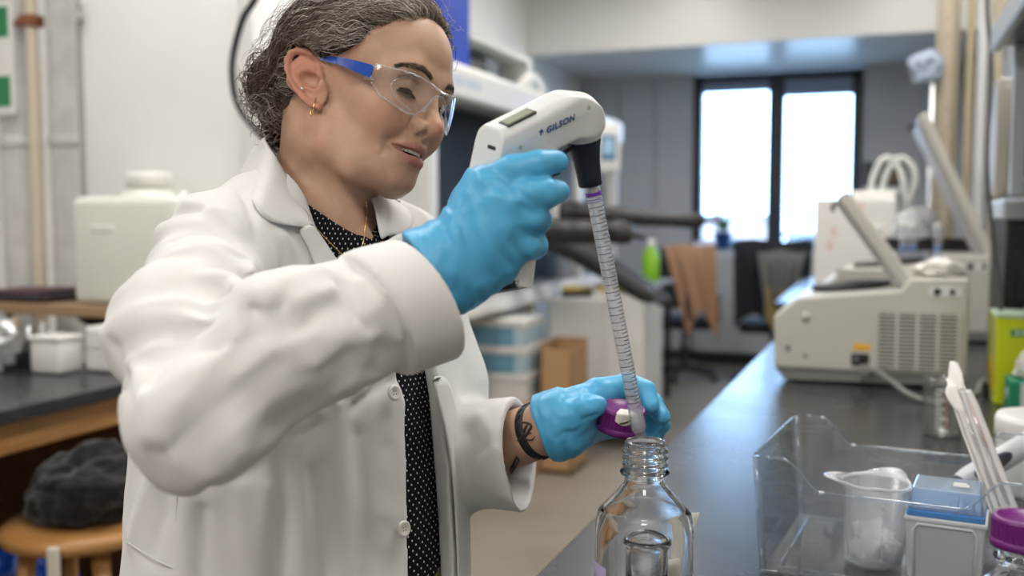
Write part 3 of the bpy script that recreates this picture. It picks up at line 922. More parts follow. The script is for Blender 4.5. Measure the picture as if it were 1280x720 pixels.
obj('lower_strip', MB().box((-0.18, -0.063, -0.16), (0.16, 0.058, -0.112), 0.004, 1), PLAS_W, t)
o = thing('spray_bottle', 'lime green bottle standing behind the black gloves', 'bottle', (-1.545, 7.05, 0.90))
obj('body', MB().lathe([(0, 0), (0.06, 0), (0.062, 0.01), (0.062, 0.20), (0.03, 0.24), (0.022, 0.25), (0.022, 0.27)], 24), mat('lime_plastic', (0.28, 0.60, 0.02), 0.35, trans=0.2), o)
obj('cap', MB().lathe([(0, 0.30), (0.026, 0.30), (0.026, 0.262)], 20), PLAS_W, o)
o = thing('desk', 'low white desk at the aisle end behind the black gloves', 'desk', (-1.70, 7.05, 0))
obj('top', MB().box((-0.16, -0.35, 0.87), (0.25, 0.40, 0.90), 0.004, 1), mat('desk_top', (0.25, 0.25, 0.25), 0.5), o)
for x, y in ((0.21, -0.31), (0.21, 0.36), (-0.12, -0.31), (-0.12, 0.36)):
    obj('leg', MB().box((x - 0.02, y - 0.02, 0), (x + 0.02, y + 0.02, 0.87)), BLACK_P, o)


def office_chair(name, label, loc, rz, back_h=0.5):
    t = thing(name, label, 'chair', loc, rz)
    for k in range(5):
        a = k * 2 * PI / 5
        f_ = obj('foot', MB().tube([(0, 0, 0.10), (0.30 * math.cos(a), 0.30 * math.sin(a), 0.065)], [0.025, 0.016], 10), BLACK_P, t)
        obj('caster', MB().lathe([(0, -0.02), (0.028, -0.02), (0.028, 0.02), (0, 0.02)], 16, M=Matrix.Translation((0.30 * math.cos(a), 0.30 * math.sin(a), 0.028)) @ Matrix.Rotation(PI / 2, 4, 'X')), BLACK_P, f_)
    obj('gas_column', MB().lathe([(0.028, 0.08), (0.028, 0.28), (0.018, 0.28), (0.018, 0.45)], 18), BLACK_P, t)
    obj('seat', MB().box((-0.25, -0.24, 0.44), (0.25, 0.24, 0.53), 0.04, 4, smooth=True), mat('chair_cloth', (0.016, 0.018, 0.024), 0.85), t)
    obj('backrest', MB().box((-0.23, 0.22, 0.62), (0.23, 0.29, 0.62 + back_h), 0.035, 4, smooth=True), mat('chair_cloth', (0.016, 0.018, 0.024), 0.85), t)
    obj('back_bar', MB().tube([(0, 0.10, 0.44), (0, 0.30, 0.47), (0, 0.31, 0.75)], 0.022, 10), BLACK_P, t)
    for s in (-1, 1):
        ar = obj('armrest', MB().box((s * 0.27 - 0.03, -0.12, 0.69), (s * 0.27 + 0.03, 0.14, 0.72), 0.012, 2), BLACK_P, t)
        obj('arm_post', MB().tube([(s * 0.20, 0.0, 0.46), (s * 0.29, 0.0, 0.48), (s * 0.28, 0.0, 0.69)], 0.014, 8), BLACK_P, ar)
    return t


office_chair('office_chair', 'black office chair with tan garment over its back near the window', (-1.53, 8.30, 0), PI + 0.25)
office_chair('office_chair', 'black office chair hung with dark jacket below the window', (-0.80, 8.22, 0), PI + 0.05, 0.54)


def cloth_over(name, label, top, w, drop, yaw, m, seed, taper=0.2, thick=0.012, slant=0.0, back=0.35):
    """a garment hanging over an edge: folds falling from the top line on both sides"""
    t = MB()

    def f(u, v):
        s = (v - back) / (1 - back) if v > back else -(back - v) / back
        x = (u - 0.5) * w * (1 - taper * abs(s)) + slant * max(s, 0)
        y = 0.055 * math.tanh(s * 5) + (0.02 * math.sin(u * 17 + seed) + 0.012 * math.sin(u * 31 + seed * 2)) * min(1, abs(s) * 2) * (1 if s > 0 else -1)
        z = -abs(s) ** 1.15 * drop * (1.0 if s > 0 else 0.6) * (1 + 0.18 * math.sin(u * 5 + seed)) + 0.01 * math.sin(u * 9 + seed)
        return (x, y, z)
    t.grid(f, 40, 36)
    o = obj(name, t, m, solid=thick)
    o.location = top
    o.rotation_euler = (0, 0, yaw)
    return tag(o, label, 'clothes')


cloth_over('tan_jacket', 'tan garment draped over the black office chair', (-1.455, 8.045, 1.135), 0.42, 0.66, PI + 0.25, mat('tan_wool', (0.38, 0.215, 0.125), 0.9, sheen=0.2), 2.0, slant=-0.12, taper=0.42)
cloth_over('lilac_scarf', 'pale lilac cloth over the office chair behind the tan garment', (-1.345, 8.16, 1.165), 0.18, 0.45, PI + 0.25, mat('lilac_cloth', (0.50, 0.52, 0.66), 0.9), 4.0)
cloth_over('dark_jacket', 'navy black jacket hanging over the office chair below the window', (-0.785, 7.965, 1.185), 0.60, 0.72, PI + 0.05, mat('navy_cloth', (0.012, 0.015, 0.022), 0.9), 1.0, taper=0.08)
cloth_over('grey_sweater', 'grey sweater hanging over the dark jacket on the chair', (-0.70, 7.80, 1.10), 0.36, 0.34, PI, mat('grey_knit', (0.13, 0.13, 0.13), 0.95), 3.0, taper=0.4)
cloth_over('khaki_bag', 'khaki cloth bag hanging under the grey sweater', (-0.68, 7.815, 0.90), 0.28, 0.36, PI, mat('khaki_bag_cloth', (0.26, 0.19, 0.08), 0.9), 5.0, taper=0.1)

# ================================================================ BENCH AND ITS INSTRUMENTS
t = thing('lab_bench', 'long black topped laboratory bench running towards the window', 'bench', (0.2, 2.8, 0))
tp = MB()
tp.prism([(-0.615, -2.45), (-0.60, -1.9), (-0.53, 2.53), (0.59, 2.53), (0.59, -2.45)], 2, 0.885, 0.920, 0.004, 2)
obj('worktop', tp, EPOXY, t)
obj('cabinet_row', MB().box((-0.48, -2.40, 0.10), (0.58, 2.50, 0.884)), WHITE_M, t)
obj('plinth', MB().box((-0.42, -2.38, 0.0), (0.58, 2.48, 0.10)), BLACK_P, t)
for k in range(6):
    d = obj('door', MB().box((-0.50, -2.36 + k * 0.81, 0.13), (-0.481, -1.57 + k * 0.81, 0.70), 0.003, 1), WHITE_M, t)
    obj('handle', MB().tube([(-0.50, -2.05 + k * 0.81, 0.66), (-0.525, -2.03 + k * 0.81, 0.66), (-0.525, -1.91 + k * 0.81, 0.66), (-0.50, -1.89 + k * 0.81, 0.66)], 0.006, 8), STEEL, d)
    d = obj('drawer', MB().box((-0.50, -2.36 + k * 0.81, 0.715), (-0.481, -1.57 + k * 0.81, 0.865), 0.003, 1), WHITE_M, t)
    obj('handle', MB().tube([(-0.50, -2.05 + k * 0.81, 0.79), (-0.525, -2.03 + k * 0.81, 0.79), (-0.525, -1.91 + k * 0.81, 0.79), (-0.50, -1.89 + k * 0.81, 0.79)], 0.006, 8), STEEL, d)
t = thing('lab_bench', 'wider far section of black bench beyond the two centrifuges', 'bench', (0.15, 6.55, 0))
obj('worktop', MB().box((-0.665, -1.215, 0.885), (0.64, 1.1, 0.920), 0.004, 2), EPOXY, t)
obj('cabinet_row', MB().box((-0.60, -1.18, 0.0), (0.63, 1.08, 0.884)), WHITE_M, t)

CENT = mat('instrument_grey', (0.52, 0.51, 0.455), 0.42)
CENT_D = mat('instrument_skirt', (0.21, 0.21, 0.20), 0.5)
SLOT = mat('vent_dark', (0.045, 0.043, 0.035), 0.7)


def text_part(name, body, size, parent, M4, m, bold=0.0, shear=0.0, depth=0.0003):
    vs, fs = text_mesh(body, size, depth, bold, shear)
    mb = MB()
    mb.add(vs, fs, M=M4)
    return obj(name, mb, m, parent, kind=None)


def centrifuge(label, x, y, z, L, D, H, lid_len, lid_ang, vent, hx, labels=True):
    """side-on bench centrifuge: front to the aisle (-x), lid hinged at the rear"""
    t = thing('centrifuge', label, 'centrifuge', (x, y, z))
    k = L / 0.48
    prof = [(0.004, 0.035), (0.0, H * 0.61), (0.012 * k, H * 0.645), (0.062 * k, H * 0.79), (0.32 * k, H * 0.885), (0.338 * k, H * 0.99), (0.48 * k, H), (0.48 * k, 0.035)]
    obj('body', MB().prism(prof, 1, 0, D, 0.009, 3), CENT, t)
    obj('skirt', MB().prism([(0.028 * k, 0.006), (0.006, 0.036), (0.478 * k, 0.036), (0.470 * k, 0.012)], 1, 0.006, D - 0.006), CENT_D, t)
    for fx in (0.06, 0.42):
        for fy in (0.05, D - 0.05):
            obj('foot', MB().lathe([(0, 0), (0.018, 0), (0.020, 0.008), (0, 0.012)], 16, M=Matrix.Translation((fx * k, fy, 0))), BLACK_P, t)
    # ventilation panel on the near side
    vx0, vx1, vz0, vz1 = vent
    ve = obj('vent_panel', MB().box((vx0, -0.0025, vz0), (vx1, 0.002, vz1), 0.001, 1), SLOT, t)
    ncol = 4
    cw = (vx1 - vx0) / ncol
    nr = 15 if H > 0.25 else 9
    m = MB()
    for c in range(ncol):
        for r in range(nr):
            zz = vz0 + (r + 0.5) * (vz1 - vz0) / nr
            m.box((vx0 + c * cw + 0.001, -0.006, zz - 0.0020), (vx0 + (c + 1) * cw - 0.001, -0.002, zz + 0.0028))
    obj('vent_slats', m, CENT, ve, kind='stuff')
    for c in range(ncol + 1):
        obj('vent_rib', MB().box((vx0 + c * cw - 0.004, -0.0065, vz0), (vx0 + c * cw + 0.004, -0.0015, vz1)), CENT, ve)
    # bowl and lid
    cx, rb = 0.190 * k, 0.095 * k
    obj('bowl_rim', MB().lathe([(rb, -0.004), (rb + 0.012, 0.0), (rb + 0.012, 0.012), (rb, 0.014), (rb * 0.9, 0.006), (0, 0.004)], 40, M=Matrix.Translation((cx, D / 2, H * 0.845)) @ Matrix.Rotation(-0.085, 4, 'Y')), BLACK_P, t)
    hz = H * 0.90
    Ml = Matrix.Translation((hx, 0, hz)) @ Matrix.Rotation(lid_ang, 4, 'Y')
    lid = obj('lid', MB().box((-lid_len, 0.012, -0.012), (0.0, D - 0.012, 0.022), 0.010, 3, M=Ml), CENT, t)
    obj('lid_liner', MB().box((-lid_len + 0.02, 0.03, -0.022), (-0.03, D - 0.03, -0.011), 0.006, 2, M=Ml), mat('liner_grey', (0.46, 0.46, 0.45), 0.5), lid)
    obj('latch', MB().tube([Ml @ Vector((-lid_len + 0.015, D * 0.45, -0.012)), Ml @ Vector((-lid_len + 0.006, D * 0.45, -0.035)), Ml @ Vector((-lid_len + 0.022, D * 0.45, -0.045))], 0.006, 8), BLACK_P, lid)
    obj('hinge', MB().lathe([(0, -0.0), (0.014, 0.0), (0.014, D - 0.03), (0, D - 0.03)], 16, M=Matrix.Translation((hx, 0.015, hz - 0.006)) @ Matrix.Rotation(-PI / 2, 4, 'X')), CENT_D, t)
    # warning stickers
    st = obj('sticker', MB().box((0.385 * k, -0.0012, H * 0.835), (0.462 * k, 0.001, H * 0.915)), mat('sticker_white', (0.70, 0.70, 0.68), 0.5), t, label='white warning sticker with two dark symbols')
    for sx in (0.404, 0.440):
        m = MB()
        m.lathe([(0.0, 0.0008), (0.0095 * k, 0.0008), (0.0095 * k, 0.0)], 3 if sx > 0.42 else 16, M=axisM((sx * k, -0.0012, H * 0.875), (sx * k, -1, H * 0.875)))
        m.lathe([(0.004 * k, 0.0010), (0.007 * k, 0.0010), (0.007 * k, 0.0008)], 12, M=axisM((sx * k, -0.0012, H * 0.875), (sx * k, -1, H * 0.875)))
        obj('symbol', m, mat('ink_black', (0.03, 0.03, 0.035), 0.6), st)
    if labels:
        obj('yellow_sticker', MB().box((0.205 * k, -0.0012, H * 0.325), (0.248 * k, 0.001, H * 0.385)), mat('sticker_amber', (0.80, 0.42, 0.03), 0.5), t, label='amber sticker above the power socket')
        so = obj('power_socket', MB().box((0.200 * k, -0.004, H * 0.185), (0.245 * k, 0.002, H * 0.295), 0.002, 1), BLACK_P, t)
        obj('switch', MB().box((0.206 * k, -0.007, H * 0.215), (0.220 * k, -0.003, H * 0.265), 0.001, 1), mat('switch_grey', (0.12, 0.12, 0.12), 0.4), so)
        obj('cap', MB().lathe([(0, 0.003), (0.011, 0.003), (0.0125, 0.0)], 20, M=axisM((0.083 * k, -0.0005, H * 0.615), (0.083 * k, -1, H * 0.615))), CENT, t)
        obj('badge', MB().box((0.032 * k, -0.0012, H * 0.29), (0.046 * k, 0.001, H * 0.345)), CENT_D, t)
        obj('knob', MB().lathe([(0, 0.002), (0.004, 0.002), (0.005, 0.0)], 12, M=axisM((0.084 * k, -0.0005, H * 0.255), (0.084 * k, -1, H * 0.255))), CENT_D, t)
    return t


centrifuge('nearer open centrifuge with raised lid and slotted side on the black bench', -0.268, 2.78, 0.92, 0.485, 0.44, 0.292, 0.298, 0.955, (0.265, 0.462, 0.048, 0.198), 0.335)
centrifuge('larger open centrifuge behind the nearer one, its lid raised high', -0.205, 3.85, 0.92, 0.60, 0.55, 0.312, 0.585, 1.135, (0.06, 0.34, 0.175, 0.255), 0.575, False)
# power cable
t = thing('power_cable', 'grey power cable running from the nearer centrifuge across the bench', 'cable', (0.0, 2.7, 0.926))
q = spline([(-0.028, 2.772, 0.965), (-0.005, 2.735, 0.968), (0.03, 2.68, 0.955), (0.08, 2.60, 0.932), (0.13, 2.56, 0.9265), (0.19, 2.60, 0.9265), (0.235, 2.72, 0.9265), (0.255, 2.80, 0.945), (0.30, 2.85, 0.95), (0.36, 3.0, 0.93)], 6)
obj('cord', MB().tube([p - np.array([0.0, 2.7, 0.926]) for p in q], 0.0062, 10), mat('grey_cord', (0.22, 0.215, 0.20), 0.5), t)
obj('plug', MB().box((-0.042, 0.056, 0.022), (-0.014, 0.076, 0.052), 0.005, 2), mat('grey_cord', (0.22, 0.215, 0.20), 0.5), t)
crumple('paper_wipe', 'crumpled white paper wipe on top of the nearer centrifuge', 'paper', (0.155, 2.86, 1.212), (0.052, 0.045, 0.022), mat('tissue_paper', (0.78, 0.76, 0.71), 0.9), 8, sharp=0.6)
crumple('paper_wipe', 'second crumpled wipe on the rear of the nearer centrifuge', 'paper', (0.125, 2.95, 1.212), (0.035, 0.035, 0.016), mat('tissue_paper', (0.78, 0.76, 0.71), 0.9), 9, sharp=0.6)
# tubes with blue liquid standing on the far centrifuge
TUBE = clear_mat('clear_tube', (0.93, 0.95, 0.97), 0.06, 1.5, haze=0.25)
for k, (x, y, h) in enumerate(((0.082, 4.12, 0.105), (0.118, 4.20, 0.100), (0.205, 4.12, 0.100), (0.340, 4.15, 0.110), (-0.005, 4.05, 0.095))):
    lab = ('first', 'second', 'third', 'fourth and rightmost', 'partly hidden leftmost')[k]
    t = thing('sample_tube', lab + ' blue-bottomed sample tube on the larger centrifuge', 'tube', (x, y, 1.232), 0, 'sample tubes on the larger centrifuge')
    obj('wall', MB().lathe([(0, 0), (0.014, 0.0), (0.0155, 0.006), (0.0155, h * 0.85), (0.012, h * 0.9), (0.012, h)], 20), TUBE, t)
    obj('liquid', MB().lathe([(0, 0.002), (0.0135, 0.003), (0.0140, 0.022), (0, 0.022)], 20), mat('blue_liquid', (0.03, 0.20, 0.62), 0.2), t)
    obj('cap', MB().lathe([(0, h + 0.012), (0.0145, h + 0.012), (0.0150, h - 0.004)], 20), PLAS_W, t)
crumple('plastic_bag', 'white translucent bag on the larger centrifuge behind the tubes', 'bag', (0.135, 4.34, 1.232), (0.085, 0.04, 0.085), mat('milky_film', (0.72, 0.74, 0.76), 0.35, trans=0.2), 14, sharp=0.35)
t = thing('tube_rack', 'black rack lying behind the tubes on the larger centrifuge', 'rack', (0.18, 4.31, 1.232))
obj('base', MB().box((-0.17, -0.03, 0), (0.20, 0.03, 0.035), 0.004, 1), BLACK_P, t)
obj('lip', MB().box((-0.17, -0.03, 0.035), (0.20, -0.022, 0.05), 0.002, 1), BLACK_P, t)
# white water unit with two hoses
t = thing('water_unit', 'white box unit with red marks behind the centrifuges', 'instrument', (-0.105, 4.78, 0.92))
obj('case', MB().box((-0.17, -0.18, 0), (0.165, 0.18, 0.525), 0.008, 2), PLAS_W, t)
obj('top_plate', MB().box((-0.02, -0.10, 0.525), (0.165, 0.18, 0.56), 0.006, 1), PLAS_W, t)
for x, z in ((-0.10, 0.36), (-0.115, 0.30), (0.01, 0.47)):
    obj('red_mark', MB().box((x, -0.1815, z), (x + 0.022, -0.179, z + 0.04)), mat('faded_red', (0.74, 0.52, 0.49), 0.6), t)
HOSE = mat('milky_hose', (0.70, 0.70, 0.66), 0.3, trans=0.2)
for nm, pts in (('hose', [(0.06, 0.05, 0.55), (0.065, 0.05, 0.62), (0.10, 0.05, 0.70), (0.145, 0.06, 0.705), (0.185, 0.06, 0.64), (0.20, 0.06, 0.55), (0.20, 0.08, 0.42), (0.20, 0.10, 0.32)]),
                ('hose', [(0.10, 0.12, 0.55), (0.13, 0.12, 0.66), (0.18, 0.13, 0.715), (0.235, 0.13, 0.67), (0.245, 0.13, 0.60), (0.215, 0.13, 0.50), (0.20, 0.12, 0.40), (0.21, 0.12, 0.32)])):
    obj(nm, MB().tube(spline(pts, 6), 0.0135, 12), HOSE, t)
# wrapped duct, silver rod and rack uprights
t = thing('wrapped_duct', 'tan corrugated duct rising from the bench to the ceiling', 'duct', (0.268, 5.05, 0.92))
prof = []
nz = 150
for i in range(nz + 1):
    z = 2.38 * i / nz
    prof.append((0.042 + (0.004 if i % 2 else 0.0), z))
TAN = mat('tan_braid', (0.40, 0.345, 0.265), 0.7)
add_noise(TAN, 60, (0.33, 0.28, 0.21), (0.46, 0.40, 0.31))
obj('duct', MB().lathe(prof, 28), TAN, t)
for a in range(6):
    obj('strand', MB().tube([(0.046 * math.cos(a * PI / 3), 0.046 * math.sin(a * PI / 3), 0), (0.046 * math.cos(a * PI / 3), 0.046 * math.sin(a * PI / 3), 2.38)], 0.004, 6), TAN, t)
obj('floor_ring', MB().lathe([(0.047, 0.0), (0.065, 0.0), (0.065, 0.012), (0.047, 0.014)], 28), STEEL, t)
t = thing('silver_rod', 'thin silver rod beside the tan duct', 'rod', (0.205, 4.98, 0.92))
obj('rod', MB().lathe([(0.0085, 0), (0.0085, 1.15), (0, 1.152)], 14), STEEL, t)
obj('base', MB().lathe([(0, 0), (0.04, 0), (0.04, 0.01), (0.0085, 0.014)], 20), STEEL, t)
crumple('plastic_bag', 'pale blue plastic film caught on the rod near the ceiling', 'bag', (0.175, 5.0, 1.98), (0.065, 0.035, 0.075), mat('blue_film_pale', (0.36, 0.43, 0.55), 0.3, trans=0.2), 41, sharp=0.5)
for lab, x, r, c in (('tan square upright post right of the duct', 0.332, 0.014, (0.36, 0.30, 0.18)), ('pale grey square upright post beside the tan post', 0.378, 0.018, (0.55, 0.57, 0.58)), ('buff square upright post at the far rack', 0.435, 0.020, (0.40, 0.35, 0.26))):
    t = thing('rack_post', lab, 'post', (x, 4.62, 0.92))
    obj('post', MB().box((-r, -r, 0), (r, r, 2.38), 0.003, 1), mat('post_%d' % int(x * 1000), c, 0.5), t)
    obj('foot_plate', MB().box((-r - 0.008, -r - 0.01, 0), (r + 0.006, r + 0.01, 0.008)), STEEL, t)

# right-hand side: dark cabinet, overhead shelf, panel, cables
t = thing('dark_instrument', 'black instrument with silver top edge at the right of the bench', 'instrument', (0.46, 3.05, 0.92))
obj('case', MB().box((-0.155, -0.18, 0), (0.30, 0.20, 0.44), 0.006, 1), BLACK_P, t)
obj('top', MB().box((-0.165, -0.19, 0.44), (0.30, 0.20, 0.492), 0.006, 2), mat('silver_paint', (0.48, 0.52, 0.56), 0.35), t)
obj('indicator', MB().lathe([(0, 0.003), (0.008, 0.003), (0.008, 0)], 14, M=axisM((-0.10, -0.18, 0.21), (-0.10, -1, 0.21))), mat('blue_lamp', (0.1, 0.35, 0.6), 0.3), t)
for z in (0.12, 0.30):
    obj('face_panel', MB().box((-0.13, -0.184, z - 0.08), (0.28, -0.18, z + 0.07), 0.002, 1), mat('black_satin', (0.01, 0.011, 0.012), 0.25), t)
t = thing('overhead_shelf', 'dark grey overhead shelf with silver edge at upper right', 'shelf', (0.5, 2.2, 1.76))
obj('board', MB().box((-0.25, -0.85, 0.0), (0.30, 0.38, 0.03), 0.003, 1), mat('shelf_grey', (0.12, 0.13, 0.14), 0.4), t)
obj('edge', MB().box((-0.272, -0.85, -0.012), (-0.25, 0.385, 0.045), 0.004, 1), mat('silver_paint', (0.48, 0.52, 0.56), 0.35), t)
obj('upright', MB().box((-0.225, 0.345, -0.345), (-0.195, 0.375, 0.0), 0.003, 1), mat('silver_paint', (0.48, 0.52, 0.56), 0.35), t)
obj('back_board', MB().box((-0.195, 0.37, -0.30), (0.30, 0.378, 0.0)), BLACK_P, t)
t = thing('panel_box', 'beige service panel below the overhead shelf at right', 'panel', (0.5, 2.72, 1.28))
obj('case', MB().box((-0.245, -0.05, 0.135), (0.30, 0.10, 0.42), 0.006, 2), mat('beige_panel', (0.46, 0.43, 0.37), 0.5), t)
obj('cover', MB().box((-0.23, -0.054, 0.15), (0.28, -0.05, 0.40), 0.003, 1), mat('beige_panel', (0.46, 0.43, 0.37), 0.5), t)
obj('socket', MB().box((-0.20, -0.060, 0.17), (-0.15, -0.054, 0.22), 0.003, 1), PLAS_W, t)
t = thing('black_cord', 'black cord bent over the silver top at right', 'cable', (0.36, 2.86, 1.415))
obj('cord', MB().tube(spline([(0.03, 0.0, 0.01), (-0.03, -0.01, 0.015), (-0.055, -0.01, 0.035), (-0.03, 0.0, 0.058), (0.04, 0.02, 0.062), (0.10, 0.03, 0.06)], 6), 0.0075, 10), BLACK_P, t)
obj('plug', MB().box((0.02, -0.012, 0.0), (0.07, 0.012, 0.022), 0.005, 2), mat('plug_orange', (0.55, 0.18, 0.04), 0.5), t)
t = thing('wall_cable', 'thin grey cable hanging down beside the beige panel', 'cable', (0.24, 2.72, 0.92))
obj('cord', MB().tube(spline([(0.02, 0, 0.03), (0.045, 0, 0.18), (0.02, 0.01, 0.40), (0.0, 0, 0.60), (0.005, 0, 0.80), (-0.012, 0, 1.0), (0.02, 0, 1.18), (0.06, -0.02, 1.40), (0.065, -0.02, 2.37)], 6), 0.0052, 8), mat('dark_grey_cord', (0.11, 0.11, 0.105), 0.5), t)
obj('connector', MB().box((0.008, -0.012, 0.0), (0.032, 0.012, 0.04), 0.004, 1), BLACK_P, t)
# lime carton, tissue box, white tubs
LIME = mat('lime_card', (0.62, 0.70, 0.010), 0.5)
t = thing('lime_carton', 'lime green carton with dark green label on the bench at right', 'box', (0.36, 2.70, 0.92))
obj('carton', MB().box((-0.095, -0.085, 0), (0.13, 0.085, 0.210), 0.003, 1), LIME, t)
obj('side_panel', MB().box((-0.0965, -0.080, 0.002), (-0.0945, 0.080, 0.205)), mat('side_print', (0.42, 0.46, 0.10), 0.5), t)
obj('amber_patch', MB().box((-0.0980, -0.080, 0.03), (-0.0960, 0.045, 0.10)), mat('amber_print', (0.62, 0.42, 0.02), 0.5), t)
obj('top_flap', MB().box((-0.097, -0.086, 0.208), (0.132, 0.087, 0.216), 0.002, 1), mat('pale_green_card', (0.42, 0.56, 0.42), 0.5), t)
gl = obj('label_strip', MB().box((-0.065, -0.0868, 0.164), (0.10, -0.0848, 0.182), 0.004, 2), mat('dark_green_print', (0.06, 0.26, 0.10), 0.5), t)
m = MB()
for k in range(7):
    m.box((-0.055 + k * 0.013, -0.0875, 0.169), (-0.047 + k * 0.013, -0.0866, 0.178), 0.0005, 1)
obj('print', m, mat('print_white', (0.62, 0.70, 0.60), 0.6), gl, kind='stuff')
t = thing('tissue_box', 'green and white tissue box with a tissue showing at right edge', 'box', (0.355, 2.50, 0.92))
obj('carton', MB().box((-0.075, -0.055, 0), (0.15, 0.055, 0.082), 0.002, 1), mat('box_green', (0.02, 0.27, 0.14), 0.5), t)
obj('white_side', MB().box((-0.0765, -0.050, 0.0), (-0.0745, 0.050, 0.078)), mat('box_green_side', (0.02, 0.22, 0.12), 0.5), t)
obj('front_panel', MB().box((-0.055, -0.0565, 0.0), (0.15, -0.0545, 0.080)), mat('box_pale', (0.66, 0.70, 0.66), 0.5), t)
obj('emblem', MB().lathe([(0, 0.001), (0.016, 0.001), (0.016, 0)], 20, M=axisM((-0.0765, 0.0, 0.045), (-1, 0.0, 0.045))), mat('print_pale', (0.45, 0.62, 0.52), 0.5), t)
o = crumple('tissue', None, None, (0.0, 0.0, 0.082), (0.045, 0.03, 0.035), mat('tissue_paper', (0.78, 0.76, 0.71), 0.9), 19, sharp=0.6, parent=t)
for lab, x, y, r, h in (('large white screw-lid tub right of the wrapped pipettes', 0.262, 1.80, 0.075, 0.128),):
    t = thing('white_tub', lab, 'tub', (x, y, 0.92))
    obj('body', MB().lathe([(0, 0), (r * 0.97, 0), (r, 0.006), (r, h * 0.72), (r * 0.96, h * 0.78)], 48), PLAS_W, t)
    obj('lid', MB().lathe([(r * 1.02, h * 0.70), (r * 1.04, h * 0.72), (r * 1.04, h * 0.92), (r * 0.99, h * 0.99), (r * 0.80, h * 0.985), (0, h * 0.975)], 48), PLAS_W, t)
# measuring beaker of glass
GLASSB = clear_mat('beaker_glass', (0.90, 0.92, 0.90), 0.02, 1.5, haze=0.04, boost=1.6)
t = thing('glass_beaker', 'graduated glass beaker on the bench before the lime carton', 'beaker', (0.128, 2.20, 0.92))
obj('wall', MB().lathe([(0, 0), (0.034, 0.0), (0.038, 0.005), (0.038, 0.112), (0.0425, 0.120), (0.041, 0.121), (0.0362, 0.112), (0.0362, 0.007), (0.033, 0.004), (0, 0.004)], 48), GLASSB, t)
m = MB()
for k in range(9):
    z = 0.022 + k * 0.0095
    for j in range(6 if k % 2 else 9):
        a = -1.95 + j * 0.05
        m.box((0.0382 * math.cos(a) - 0.001, 0.0384 * math.sin(a) - 0.0006, z), (0.0384 * math.cos(a) + 0.001, 0.0384 * math.sin(a) + 0.0004, z + 0.0022))
obj('graduations', m, mat('white_print', (0.8, 0.8, 0.78), 0.6), t, kind='stuff')
m = MB()
for k in range(8):
    a = -1.45
    m.box((0.0384 * math.cos(a) - 0.003, 0.0384 * math.sin(a) - 0.0006, 0.024 + k * 0.0095), (0.0384 * math.cos(a) + 0.003, 0.0384 * math.sin(a) + 0.0004, 0.029 + k * 0.0095))
obj('red_scale', m, mat('red_print', (0.38, 0.16, 0.14), 0.6), t, kind='stuff')

# ================================================================ PERSON
# ---------------------------------------------------------------- head, in its own axes: x face forward, y to her left, z up, origin between the ears
HEAD_R = np.array([[0.84, 0.4916, 0.2294], [-0.5168, 0.8538, 0.0627], [-0.165, -0.1713, 0.9713]])
HEAD_T = np.array([-0.1694, 1.1228, 0.2056])
HEAD_S = 0.95


def head_world(v):
    return to_world((np.asarray(v, float) * HEAD_S) @ HEAD_R.T + HEAD_T)


def to_head(w):
    """viewer axes -> head axes"""
    return ((np.asarray(w) - HEAD_T) @ HEAD_R) / HEAD_S


EAR_OUT = [(-0.004, 0.010), (-0.0090, 0.0195), (-0.0207, 0.0312), (-0.0305, 0.0354), (-0.0400, 0.0357), (-0.0482, 0.0310), (-0.0510, 0.0225), (-0.0484, 0.0125),
           (-0.0406, 0.001), (-0.0292, -0.0103), (-0.0166, -0.0188), (-0.0055, -0.0238), (0.0030, -0.0262)]
EAR_IN = [(-0.0150, 0.0185), (-0.0305, 0.0160), (-0.0358, 0.0110), (-0.0315, 0.0033), (-0.0222, -0.0029), (-0.0114, -0.0055), (-0.0055, -0.0085)]
ey = lambda x: -0.0715 - 0.17 * (0.025 - x)


def s_sym(p, c, r):
    q = p.copy()
    q[:, 1] = -np.abs(q[:, 1])
    return s_ell(q, (c[0], -abs(c[1]), c[2]), r)


def neck_pts():
    return [to_head(V(408, 150, 1.135)), to_head(V(401, 235, 1.14)), to_head(V(394, 320, 1.13))]


NECK = neck_pts()


